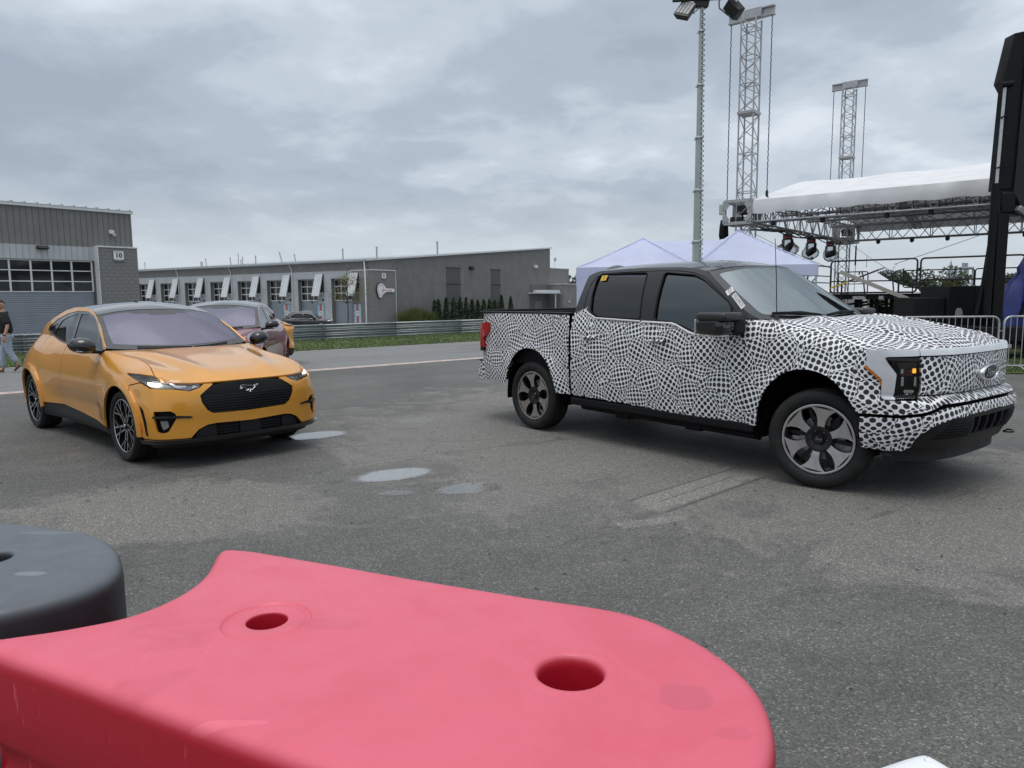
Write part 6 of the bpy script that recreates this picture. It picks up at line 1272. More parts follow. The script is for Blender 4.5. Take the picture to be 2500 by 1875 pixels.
for k in range(8):
    t = k/7; b = MB(); c_ = (1.58+.30*t, 0, .60-.16*math.sin(math.pi*t)+.09*t); a = np.linspace(0, 6.28, 11)[:-1]; b.tube([(c_[0]+.026*math.cos(q), .016*math.sin(q)*(k % 2), c_[2]+.018*math.sin(q)) for q in a], .007, 5, closed=True); b.build('chain_link', STEEL, sr, 60)
for i, (p, q, lab) in enumerate((((5.6, 2, 2.12), (6.35, 2, 1.85), 'yellow crossed strap, the falling one, over the stage deck'), ((5.7, 2.1, 1.72), (6.68, 2.1, 2.16), 'yellow crossed strap, the rising one, over the stage deck'))):
    P, Q = SM @ Vector(p), SM @ Vector(q); b = MB(); b.beam((0, 0, 0), Q-P, .012, .055); tag(b.build('yellow_strap', pmat('strap_yellow', (.20, .16, .04), .6, var=.3, vs_=10) if 'strap_yellow' not in MAT else MAT['strap_yellow'], None, None, P), lab, 'strap', 'yellow straps on the deck')
for p, q, lab in (((.57, -.3, 3.68), (3.2, -.3, 2.40), 'thin guy wire from the near tower sleeve down to the deck railing'), ((.2, 12.2, 4.1), (4.6, 2.5, 2.15), 'thin guy wire from the far tower down over the deck'), ((4.95, -.3, 2.51), (9.2, -.3, 4.05), 'thin wire rising from the strap chain to the roof truss')):
    P, Q = SM @ Vector(p), SM @ Vector(q); d = Q-P; b = MB(); b.tube([d*t+Vector((0, 0, -.05*math.sin(math.pi*t))) for t in np.linspace(0, 1, 12)], .008, 5); tag(b.build('guy_wire', CHAIN, None, 60, P), lab, 'wire', 'stage guy wires')
# hanging drop cables beside the towers
for x, y, z1, z0, lab in ((-.1, 12.0, 4.0, 1.7, 'black lifting chain hanging from the roof at the far tower'),):
    b = MB(); b.tube([(0, 0, 0), (.01, 0, -1.0), (0, 0, z0-z1)], .012, 5); b.lathe([(0, -1.05), (.035, -1.05), (.035, -.15), (0, -.15)], 8, 'z'); tag(b.build('lifting_chain', LAMPB, None, 60, SM @ Vector((x+.75, y, z1)), SA), lab, 'chain')
# black cabinets, barriers, screen trailer
CAB = pmat('speaker_black', (.009, .009, .010), .5, var=.15, bump=.15, bs=60, spec=.2)
def cabinet(x0, x1, y0, y1, z1, label, seam):
    R = empty('speaker_cabinet', ((x0+x1)/2, (y0+y1)/2, 0), 0, label, 'speaker', 'black cabinets before the stage'); cx, cy = (x0+x1)/2, (y0+y1)/2
    n = len(seam)-1
    for i in range(n): b = MB(); b.boxz(seam[i]-cx+.006, seam[i+1]-cx-.006, y0-cy, y0-cy+.05, .12, z1-.01); b.build('front_panel', CAB, R, bevel=.01)
    b = MB(); b.boxz(x0-cx, x1-cx, y0-cy+.04, y1-cy, .10, z1); b.build('cabinet_body', CAB, R, bevel=.012)
    for i in range(2): b = MB(); b.lathe([(0, 0), (.05, 0), (.06, .08), (0, .08)], 10, 'y', ((-.3 if i else .3)*(x1-x0), y0-cy+.1, .05)); b.build('castor', RUBBER, R)
    return R
cabinet(10.32, 11.12, 19.0, 20.0, 1.51, 'low black speaker cabinet on the left, before the stage', [10.32, 10.72, 11.12]); cb = cabinet(11.13, 12.2, 18.9, 20.2, 1.80, 'tall black speaker cabinet with grey end, before the stage', [11.13, 11.45, 11.82, 12.2])
b = MB(); b.boxz(12.2-11.665, 12.30-11.665, -.65, .65, .1, 1.80); b.build('end_panel', pmat('cabinet_grey', (.06, .062, .062), .5, var=.1), cb)
b = MB(); P = [(-.10, 0), (.10, 0), (.085, .16), (.05, .24), (-.05, .24), (-.085, .16)]; b.prism(P, .01, lambda a, c, d: (a, d, c)); tag(b.build('cabinet_sticker', pmat('pale_sticker', (.30, .30, .31), .5, var=.25, vs_=20), None, None, (11.42, 18.885, 1.0)), 'pale bell shaped sticker low on the tall black cabinet', 'sticker')
GALB = pmat('barrier_steel', (.46, .47, .47), .4, .7, var=.12, vs_=8, dirt=.1)
def crowd_barrier(x, y, L, label, rz=0.):
    R = empty('crowd_barrier', (x, y, GZ(x, y)), rz, label, 'barrier', 'steel crowd barriers before the stage'); b = MB()
    b.tube([(p[0], 0, p[1]) for p in rnd([(0, .14), (L, .14), (L, 1.14), (0, 1.14)], .16, 6)], .021, 8, closed=True); b.build('barrier_frame', GALB, R, 60)
    n = int(L/.125)
    for i in range(1, n): b = MB(); u = L*i/n; b.bar((u, 0, .15), (u, 0, 1.13), .0085, 6); b.build('barrier_bar', GALB, R, 60)
    for u in (.35, L-.35): b = MB(); b.tube([(u, -.32, .02), (u, -.30, .02), (u, -.08, .12), (u, .08, .12), (u, .30, .02), (u, .32, .02)], .018, 7); b.build('barrier_foot', GALB, R, 60)
    for z in (.45, .85): b = MB(); b.tube([(L+.02, 0, z), (L+.09, 0, z), (L+.09, 0, z-.07)], .011, 6); b.build('barrier_hook', GALB, R, 60)
    b = MB(); b.boxz(.0, .16, -.025, -.018, .50, .58); b.build('maker_plate', GALB, R)
crowd_barrier(7.45, 14.95, 2.42, 'steel crowd barrier half hidden behind the truck hood'); crowd_barrier(9.96, 14.93, 2.45, 'steel crowd barrier at the right edge of the view'); crowd_barrier(4.9, 15.0, 2.42, 'steel crowd barrier wholly behind the truck')
b = MB(); b.add([(6.5, 14.75, .02), (22, 14.2, .02), (24, 24, .02), (8, 24, .02)], [(0, 1, 2, 3)]); tag(b.build('grass_patch', GR), kind='structure')
b = MB(); V, F = [], []
for i in range(9000):
    x, y = RNG.uniform(8.6, 13.5), 14.75+RNG.uniform(0, 1)**1.6*5; z = .02; h = RNG.uniform(.03, .09); t = RNG.uniform(0, 6.28); dx, dy = math.cos(t)*.008, math.sin(t)*.008; lx, ly = RNG.normal(0, .025, 2); V += [(x-dx, y-dy, z), (x+dx, y+dy, z), (x+lx, y+ly, z+h)]; F.append((3*i, 3*i+1, 3*i+2))
b.v, b.f, b.m = V, F, [0]*len(F); tag(b.build('grass', BLADE), kind='stuff')
SCRB = pmat('screen_black', (.006, .006, .007), .5, var=.15, spec=.2); SCRD = pmat('screen_grey', (.018, .018, .020), .45, var=.08, spec=.25)
sc_ = empty('screen_trailer', (12.2, 18.0, 0), 0, 'black mobile video screen on a steel mast, cut by the right edge', 'video screen')
b = MB(); b.add([(x, y, z) for y in (0, .35) for x, z in ((-.58, 4.05), (-.50, 6.35), (-.62, 6.55), (-.42, 7.62), (-.12, 7.68), (-.10, 4.1))], [(0, 1, 2, 3, 4, 5), (11, 10, 9, 8, 7, 6)]+[(i, (i+1) % 6, (i+1) % 6+6, i+6) for i in range(6)]); b.build('screen_side', SCRB, sc_, bevel=.01)
b = MB(); b.add([(x, y, z) for y, k in ((-.05, 0), (.55, 0)) for x, z in ((-.22, 4.0), (-.12, 7.68), (3.2, 7.9), (3.2, 3.1), (.05, 3.55))], [(0, 1, 2, 3, 4), (9, 8, 7, 6, 5)]+[(i, (i+1) % 5, (i+1) % 5+5, i+5) for i in range(5)]); b.build('screen_back', SCRD, sc_, bevel=.01)
b = MB(); b.box((-.41, .1, 1.75), (.26, .32, 3.6)); b.build('mast', SCRB, sc_, bevel=.02); b = MB(); b.box((-.34, .1, 3.75), (.34, .36, .5)); b.build('mast_head', SCRB, sc_, bevel=.04)
b = MB(); b.tube([(-.63, -.02, 3.8), (-.575, -.02, 6.4)], .035, 10); b.build('ram_rod', ALU, sc_, 60); b = MB(); b.tube([(-.655, -.02, 1.0), (-.645, -.02, 4.2)], .085, 12); b.build('ram_sleeve', SCRB, sc_, 60); b = MB(); b.tube([(-.70, -.05, 6.45), (-.42, -.05, 6.48)], .07, 10); b.build('ram_pin', SCRB, sc_, 60)
b = MB(); b.tube([(-.80, .15, 1.0), (-.68, .15, 1.7), (-.56, .15, 2.9)], .06, 8); b.build('brace_tube', SCRB, sc_, 60)
for z in (4.6, 5.75): b = MB(); b.box((-.55, -.05, z), (.22, .12, .03), Matrix.Rotation(-.4, 3, 'Y')); b.build('side_bracket', SCRB, sc_)
b = MB(); b.beam((-.15, -.1, 3.62), (1.3, -.1, 2.6), .16, .16); b.build('folding_arm', pmat('arm_grey', (.20, .21, .22), .4, .4, var=.1), sc_, bevel=.03)
b = MB(); b.boxz(-1.0, 3, -.4, 1.0, .45, .80); b.build('trailer_bed', SCRB, sc_, bevel=.02)
b = MB(); b.beam((.25, .1, 1.0), (.75, .1, 2.9), .05, .06); b.build('stay_bar', SCRB, sc_)
for x in (.4, 1.6): b = MB(); b.lathe([(.0, 0), (.36, 0), (.36, .22), (0, .22)], 24, 'y', (x, -.5, .36)); b.build('trailer_wheel', RUBBER, sc_, 50)
# blue tarpaulin draped over gear
TARP = pmat('blue_tarp', (.008, .02, .17), .38, coat=.25, var=.25, vs_=3, bump=.25, bs=7)
b = MB(); rows = []; r_ = random.Random(4)
for k, (z, w) in enumerate(((.62, .74), (.9, .72), (1.2, .68), (1.5, .58), (1.8, .47), (2.05, .30), (2.2, .36), (2.35, .30), (2.7, .20), (3.0, .17), (3.2, .10))):
    rows.append([(.62+w*1.05*math.cos(a)*(1+.13*math.sin(5*a+k*.5)+.06*math.sin(11*a+2*k))+.015*z*k, .35*(w/.7)*math.sin(a)*(1+.2*math.sin(7*a+k)), z+.05*math.sin(6*a+k)) for a in np.linspace(0, 2*math.pi, 49)[:-1]])
b.grid(rows, wrap=True); b.add([tuple(p) for p in rows[-1]], [tuple(range(48))]); tag(b.build('tarpaulin', TARP, None, 60, (12.12, 18.5, 0)), 'blue tarpaulin draped over gear at the right edge', 'tarp')
# light tower in front of the tent
MASTG = pmat('mast_grey', (.36, .40, .37), .45, .35, var=.08, vs_=3)
LT = empty('light_tower', (4.97, 20.0, 0), 0, 'telescopic light tower mast with coiled cable and black flood lamps', 'light tower')
secs = [(0, 3.06, .19), (3.02, 4.40, .165), (4.36, 5.75, .145), (5.71, 7.08, .120), (7.04, 8.42, .10), (8.38, 9.12, .078)]; mx = lambda z: -.13+.020*(z-2.9)
for z0, z1, w in secs: b = MB(); b.box((0, 0, (z0+z1)/2), (w, w, z1-z0)); b.build('mast_section', MASTG, LT, bevel=.008)
for z0, z1, w in secs[:-1]: b = MB(); b.box((0, 0, z1-.02), (w+.05, w+.05, .05)); b.box((-w*.5-.03, 0, z1-.06), (.05, .05, .04)); b.build('mast_collar', STEEL, LT, bevel=.008)
b = MB(); n = 620; P = []
for i in range(n):
    z = 1.2+7.75*i/n; w = np.interp(z, [3, 4.4, 5.7, 7, 8.4, 9], [.19, .165, .145, .12, .10, .078]); P.append((w*.5+.0+.032*math.cos(i*.62), -w*.5-.02+.032*math.sin(i*.62), z))
b.tube(P, .0095, 5); b.build('coiled_cable', LAMPB, LT, 60)
b = MB(); b.add([(-.16, -.08, 8.98), (.16, -.08, 8.98), (.16, .08, 8.98), (-.16, .08, 8.98), (-.26, -.12, 9.55), (.26, -.12, 9.55), (.26, .12, 9.55), (-.26, .12, 9.55)], [(0, 1, 2, 3), (4, 5, 6, 7), (0, 1, 5, 4), (1, 2, 6, 5), (2, 3, 7, 6), (3, 0, 4, 7)]); b.box((0, -.1, 9.28), (.40, .06, .32)); b.build('head_bracket', LAMPB, LT, bevel=.015)
b = MB(); b.beam((-.75, 0, 9.17), (.95, 0, 9.24), .10, .09); b.build('cross_bar', LAMPB, LT, bevel=.01)
def flood(p, R, nm):
    M3 = R.to_4x4(); M3.translation = Vector(p); b = MB(); b.add([(-.21, -.10, -.26), (.21, -.10, -.26), (.21, -.10, .26), (-.21, -.10, .26), (-.16, .09, -.20), (.16, .09, -.20), (.16, .09, .20), (-.16, .09, .20)], [(0, 1, 2, 3), (4, 5, 6, 7), (0, 1, 5, 4), (1, 2, 6, 5), (2, 3, 7, 6), (3, 0, 4, 7)]); o = b.build('flood_lamp', LAMPB, LT, bevel=.02); o.matrix_local = M3
    for i in range(4): b = MB(); b.box((-.13+.088*i, -.108, .02), (.07, .008, .40)); b.build('led_panel', pmat('led_grey', (.17, .18, .19), .3, var=.05, rvar=0) if 'led_grey' not in MAT else MAT['led_grey'], o)
    b = MB(); b.tube([(-.23, 0, .0), (-.24, .06, .30), (-.1, .08, .40), (.1, .08, .40), (.24, .06, .30), (.23, 0, .0)], [.022]*6, 6); b.build('lamp_yoke', pmat('yoke_grey', (.42, .45, .44), .4, .4, var=.05) if 'yoke_grey' not in MAT else MAT['yoke_grey'], o, 60)
E3 = lambda a, b_, c: (Matrix.Rotation(math.radians(c), 3, 'Z') @ Matrix.Rotation(math.radians(a), 3, 'X') @ Matrix.Rotation(math.radians(b_), 3, 'Y'))
flood((-.43, -.05, 8.86), E3(-32, 24, -18), 0); flood((.80, .0, 8.95), E3(-28, 28, 118), 0); flood((-.42, .0, 9.50), E3(20, 6, -8), 0); flood((.72, 0, 9.58), E3(30, -4, 6), 0)
b = MB(); b.boxz(-.8, .8, -.5, .5, .35, 1.2); b.build('generator_box', TRIMW, LT, bevel=.05); b = MB(); b.boxz(-1.0, 1.0, -.08, .08, .25, .35); b.boxz(-.06, .06, -.9, .9, .25, .35); b.build('outrigger', STEEL, LT)
for q in (-1, 1): b = MB(); b.lathe([(0, 0), (.28, 0), (.28, .18), (0, .18)], 24, 'y', (0, q*.62-.09, .28)); b.build('trailer_wheel', RUBBER, LT, 50)
# marquee behind the truck
def marquee():
    R = empty('marquee_tent', (5.27, 22.0, 0), -.16, 'pale lilac marquee tent with two peaks behind the truck cab', 'tent')
    L, W2, ze, zp = 6.45, 3.3, 2.42, 3.42; b = MB(); nx, ny = 41, 21; rows = []
    for i in range(nx):
        x = -L/2+L*i/(nx-1); row = []
        for j in range(ny):
            y = -W2/2+W2*j/(ny-1); f = 1-abs(y)/(W2/2); d = min((x+L/2), (L/2-x)); pk = []
            for xp, zq in ((-L*.21, 3.32), (L*.21, 3.50)):
                g_ = max(0, 1-max(abs(x-xp)/(L*.29), abs(y)/(W2/2))); pk.append(ze+(zq-ze)*(g_**1.12))
            ridge = ze+(3.22-ze)*max(0, min(f, d/(L*.29)))**1.05 if abs(x) < L*.21 else 0
            row.append((x, y, max(pk+[ridge])))
        rows.append(row)
    b.grid(rows); b.build('tent_roof', TENTC, R, 25)
    for xp, zq in ((-L*.21, 3.32), (L*.21, 3.50)):
        for xe in (-L/2 if xp < 0 else 0, 0 if xp < 0 else L/2):
            for ye in (-W2/2, W2/2):
                b = MB(); b.tube([(xp+(xe-xp)*t, ye*t, ze+(zq-ze)*(1-t)**1.12+.006+(0 if abs(xe) > .1 else (t**2)*.35*(1-t))) for t in np.linspace(0, .98, 14)], .012, 5); b.build('tent_seam', TENTC, R, 60)
    for (x0, y0, x1, y1) in ((-L/2, -W2/2, L/2, -W2/2), (L/2, -W2/2, L/2, W2/2), (L/2, W2/2, -L/2, W2/2), (-L/2, W2/2, -L/2, -W2/2)):
        b = MB(); b.grid([[(x0+(x1-x0)*t, y0+(y1-y0)*t, z+.012*math.sin(t*22)*(z < ze)) for z in (ze, ze-.14, ze-.30)] for t in np.linspace(0, 1, 25)]); b.build('tent_valance', TENTC, R, 50)
    b = MB(); b.grid([[(-L/2+.01+.03*math.sin(t*9+z*5), -W2/2+W2*t, z) for z in np.linspace(ze-.25, .05, 10)] for t in np.linspace(0, 1, 20)]); b.build('tent_side', TENTC, R, 60)
    b = MB(); b.grid([[(-L/2+.02+.75*t, -W2/2-.01+.02*math.sin(t*14+z*3), z) for z in np.linspace(ze-.25, .05, 10)] for t in np.linspace(0, 1, 14)]); b.build('tent_side', TENTC, R, 60)
    for sx_ in (-1, 0, 1):
        for sy_ in (-1, 1): b = MB(); b.boxz(sx_*(L/2-.04)-.025, sx_*(L/2-.04)+.025, sy_*(W2/2-.05)-.025, sy_*(W2/2-.05)+.025, 0, ze-.02); b.build('tent_leg', ALU, R)
marquee()
# far pagoda tents behind the stage
def pagoda(x, y, w, ze, zp, label):
    R = empty('pagoda_tent', (x, y, 0), .35, label, 'tent', 'white pagoda tents behind the stage'); b = MB(); rows = []
    for k in range(13):
        t = k/12; hw = w/2*(1-t)**1.0*(1-.30*math.sin(math.pi*t)); z = ze+(zp-ze)*t
        P = []
        for (ax, ay), (bx, by) in (((-1, -1), (1, -1)), ((1, -1), (1, 1)), ((1, 1), (-1, 1)), ((-1, 1), (-1, -1))):
            for q in (0, .25, .5, .75): P.append(((ax+(bx-ax)*q)*hw, (ay+(by-ay)*q)*hw, z))
        rows.append(P)
    b.grid(rows, wrap=True); b.build('tent_roof', TENTW, R, 40)
    b = MB(); b.grid([[(sx_*w/2, sy_*w/2, z) for sx_, sy_ in ((-1, -1), (1, -1), (1, 1), (-1, 1))] for z in (ze, ze-.35)], wrap=True); b.build('tent_valance', TENTW, R)
    b = MB(); b.bar((0, 0, zp-.05), (0, 0, zp+.85), .03, 6); b.build('finial', STEEL, R)
    for sx_ in (-1, 1):
        for sy_ in (-1, 1): b = MB(); b.boxz(sx_*w/2-.06, sx_*w/2+.06, sy_*w/2-.06, sy_*w/2+.06, 0, ze); b.build('tent_leg', TRIMW, R)
    b = MB(); b.boxz(-w*.3, w*.3, w*.3, w*.32, 0, ze-.4); b.build('tent_wall', TENTW, R)
pagoda(28.6, 60, 6.6, 1.75, 3.75, 'small white pagoda tent seen through the stage railings'); # ================================================================ plants, far town
def leaves(n, fpos, size, rg, up=.3):
    """n small leaf clumps placed by fpos(i)"""
    C = np.array([fpos(i) for i in range(n)]); t = rg.normal(size=(n, 3)); t /= np.linalg.norm(t, axis=1)[:, None]; t[:, 2] += up; a = rg.normal(size=(n, 3)); a -= t*(a*t).sum(1)[:, None]/np.maximum((t*t).sum(1), 1e-6)[:, None]; a /= np.linalg.norm(a, axis=1)[:, None]; s = size*rg.uniform(.5, 1.4, n)[:, None]
    t /= np.linalg.norm(t, axis=1)[:, None]; V = np.stack([C-a*s*.5, C+a*s*.5, C+t*s], 1).reshape(-1, 3); b = MB(); b.v = list(map(tuple, V)); b.f = [(3*i, 3*i+1, 3*i+2) for i in range(n)]; b.m = [0]*n; return b
LEAFD = pmat('leaf_dark', (.035, .060, .026), .7, var=.45, vs_=1.2); LEAFM = pmat('leaf_mid', (.058, .078, .045), .7, var=.4, vs_=.35); LEAFY = pmat('leaf_yellow', (.19, .165, .045), .7, var=.35, vs_=1.5); REED = pmat('reed_green', (.11, .135, .04), .7, var=.35, vs_=1.0); BARK = pmat('bark', (.09, .075, .06), .9, var=.3, vs_=5)
def on_gable(t, o): return on_b8(-o, -t, ZB)
rg = np.random.default_rng(3)
for i, (t, h) in enumerate(((9.2, 2.0), (9.9, 1.7), (11.4, 1.9), (12.9, 2.1), (14.2, 2.0), (15.4, 2.05), (16.7, 1.95), (17.9, 2.0), (19.2, 1.9), (20.5, 1.85), (21.7, 1.9), (23.3, 2.6), (25.6, 2.3))):
    p = on_gable(t, 1.6); pos = ['leftmost', 'second', 'third', 'fourth', 'fifth', 'sixth', 'seventh', 'eighth', 'ninth', 'tenth', 'eleventh', 'twelfth', 'last'][i]; H = (h+.85)*rg.uniform(.88, 1.06)
    R = empty('cone_shrub', p, 0, f'dark green cone shrub, {pos} from the left along the gable wall', 'shrub', 'cone shrubs along the gable wall'); w = .46*rg.uniform(.85, 1.15)
    def fp(k):
        z = rg.uniform(0, 1); r = w*(1-z)**.6*(.55+.45*math.sqrt(rg.uniform(0, 1)))*(1.15 if z < .5 else 1); a = rg.uniform(0, 6.28); return (r*math.cos(a), r*math.sin(a), .12+z*H*.95)
    leaves(1100, fp, .17, rg, .8).build('crown', LEAFD, R); b = MB(); b.tube([(0, 0, 0), (0, 0, H*.7)], [.06, .02], 6); b.build('trunk', BARK, R)
R = empty('ornamental_grass', on_gable(5.4, 1.8), 0, 'clump of tall yellowish ornamental grass at the gable foot', 'plant')
b = MB(); V, F = [], []
for i in range(5200):
    x, y = rg.uniform(-2.3, 2.8), rg.normal(0, .5); f = B8.o.rotation_euler.z; px_, py_ = x*math.sin(f)*-1*-1, x*-math.cos(f); px_ = x*math.sin(f); py_ = -x*math.cos(f)
    px_ += y*.5; h = rg.uniform(1.2, 2.2)*(1-.12*abs(x)); t = rg.uniform(0, 6.28); dx, dy = math.cos(t)*.02, math.sin(t)*.02; lx, ly = rg.normal(0, .35, 2); V += [(px_-dx, py_-dy, 0), (px_+dx, py_+dy, 0), (px_+lx, py_+ly, h)]; F.append((3*i, 3*i+1, 3*i+2))
b.v, b.f, b.m = V, F, [0]*len(F); b.build('blades', REED, R)
def limbs(R, H, spread, n, r0, rg, base=.45):
    b = MB(); b.tube([(0, 0, 0), (.03, .02, H*.4), (0, .03, H*.75), (.02, 0, H*.97)], [r0, r0*.8, r0*.45, r0*.12], 8); b.build('trunk', BARK, R, 60); tips = []
    for i in range(n):
        z = H*rg.uniform(base, .9); a = rg.uniform(0, 6.28); L = spread*rg.uniform(.5, 1.0)*(1.25-z/H*.6); q = [(0, 0, z), (L*.5*math.cos(a), L*.5*math.sin(a), z+L*.32), (L*math.cos(a+.2), L*math.sin(a+.2), z+L*.55)]
        b = MB(); b.tube(q, [r0*.35, r0*.2, r0*.06], 5); b.build('branch', BARK, R, 60); tips += [(q[1], .5), (q[2], 1), (((q[1][0]+q[2][0])/2, (q[1][1]+q[2][1])/2, (q[1][2]+q[2][2])/2), .8)]
    return tips
R = empty('young_tree', on_b8(.6, 2.6, ZB), 0, 'thin young tree with sparse yellowing leaves before the block pier', 'tree'); tips = limbs(R, 6.3, 1.9, 26, .07, rg, .35)
def fp(k):
    c, w = tips[int(rg.integers(len(tips)))]; return np.array(c)+rg.normal(0, .26, 3)
leaves(620, fp, .13, rg, .1).build('crown', LEAFY, R)
def tree(x, y, H, w, label, kind=0, n=2600, size=.5):
    z = GZ(x, y); R = empty('distant_tree', (x, y, z), rg.uniform(0, 6), label, 'tree', 'distant trees'); tips = limbs(R, H*.8, w*.45, 7, H*.03, rg, .3)
    lob = [(rg.normal(0, w*.26), rg.normal(0, w*.26), H*rg.uniform(.38, .84), w*rg.uniform(.16, .30)) for _ in range(13)]
    def fp(k):
        lx, ly, lz, lr = lob[k % len(lob)]; v = rg.normal(size=3); v /= np.linalg.norm(v); r = lr*rg.uniform(.5, 1.0)**.4; return (lx+v[0]*r, ly+v[1]*r, lz+v[2]*r*.8)
    leaves(n, fp, size, rg, .2).build('crown', (LEAFD, LEAFM)[kind], R)
for i, (x, y, H, w, lab, k) in enumerate(((82, 160, 8.0, 6.5, 'dark distant tree behind the white pagoda tent', 1), (87.5, 160, 6.5, 6, 'low distant tree right of the white tent peak', 0), (93, 165, 8.2, 10, 'broad round distant tree behind the stage railings', 1), (100, 170, 4.6, 7, 'distant tree under the church spire', 0), (107, 175, 4.2, 7, 'low distant tree left of the frame tower', 1), (112, 172, 4.0, 8, 'distant tree beneath the open frame tower', 0), (118, 175, 7.5, 9, 'distant tree left of the screen mast', 1), (126, 180, 8, 11, 'distant tree behind the blue tarpaulin', 0), (133, 185, 9, 12, 'distant tree at the far right edge', 1), (17, 170, 9.5, 10, 'dark tree beyond the end of the long garage building', 1), (23, 175, 8.5, 10, 'dark tree between the garage building and the marquee', 0), (31, 180, 9, 12, 'distant tree hidden behind the truck cab', 1))): tree(x, y, H, w, lab, k)
b = MB(); V, F = [], []; 
def fw(k):
    u = rg.uniform(0, 1); x = -60+u*330; y = 230+rg.normal(0, 9)+.15*x; return (x, y, GZ(x, y)+rg.uniform(0, 1)*(2.3+1.1*math.sin(x*.11)+.8*math.sin(x*.37)))
tag(leaves(16000, fw, 1.5, rg, .3).build('far_woods', LEAFM), kind='stuff')
STONE = pmat('pale_stone', (.30, .32, .35), .8, var=.1, vs_=.3); CONC = pmat('pale_concrete', (.42, .46, .52), .7, var=.08, vs_=.2)
R = empty('church', (236, 400, -1.3), .2, 'grey church spire on the far skyline', 'church'); b = MB(); b.box((0, 0, 4), (5.5, 5.5, 8)); b.build('tower', STONE, R); b = MB(); b.lathe([(3.0, 8), (.08, 20.5), (0, 20.5), (0, 8)], 8, 'z'); b.build('spire', STONE, R)
for q in (-1, 1):
    for p in (-1, 1): b = MB(); b.lathe([(.6, 8), (.05, 11), (0, 11), (0, 8)], 6, 'z', (q*2.4, p*2.4, 0)); b.build('pinnacle', STONE, R)
b = MB(); b.box((8, 3, 3), (14, 8, 6)); b.build('nave', STONE, R)
R = empty('frame_tower', (243.5, 400, -1.3), .12, 'open concrete frame tower with two roof tanks on the skyline', 'tower')
for z in (4, 8, 12, 16.4): b = MB(); b.box((0, 0, z), (6.2, 6.2, 1.0)); b.build('floor_slab', CONC, R)
for x in (-2.7, -.2, 2.7):
    for y in (-2.7, 2.7): b = MB(); b.box((x, y, 8), (.7, .7, 16)); b.build('frame_column', CONC, R)
for x in (-.9, .9): b = MB(); b.box((x, 0, 18.0), (1.1, 1.1, 2.2)); b.build('roof_tank', STONE, R)
for i, (x, y, w, h, d) in enumerate(((248, 405, 10, 7, 8), (232, 398, 7, 5, 6), (262, 410, 22, 5.5, 10), (285, 420, 18, 6, 10))):
    R = empty('far_building', (x, y, -1.3), .1, ('pale flat building at the foot of the frame tower', 'small pale building left of the church spire', 'long low pale building right of the frame tower', 'low pale building at the far right')[i], 'building'); b = MB(); b.box((0, 0, h/2), (w, d, h)); b.build('wall', CONC if i % 2 == 0 else STONE, R)
    for k in range(int(w/2.2)): b = MB(); b.box((-w/2+1.2+k*2.2, -d/2-.02, h*.6), (1.0, .06, 1.3)); b.build('window', PANE, R)
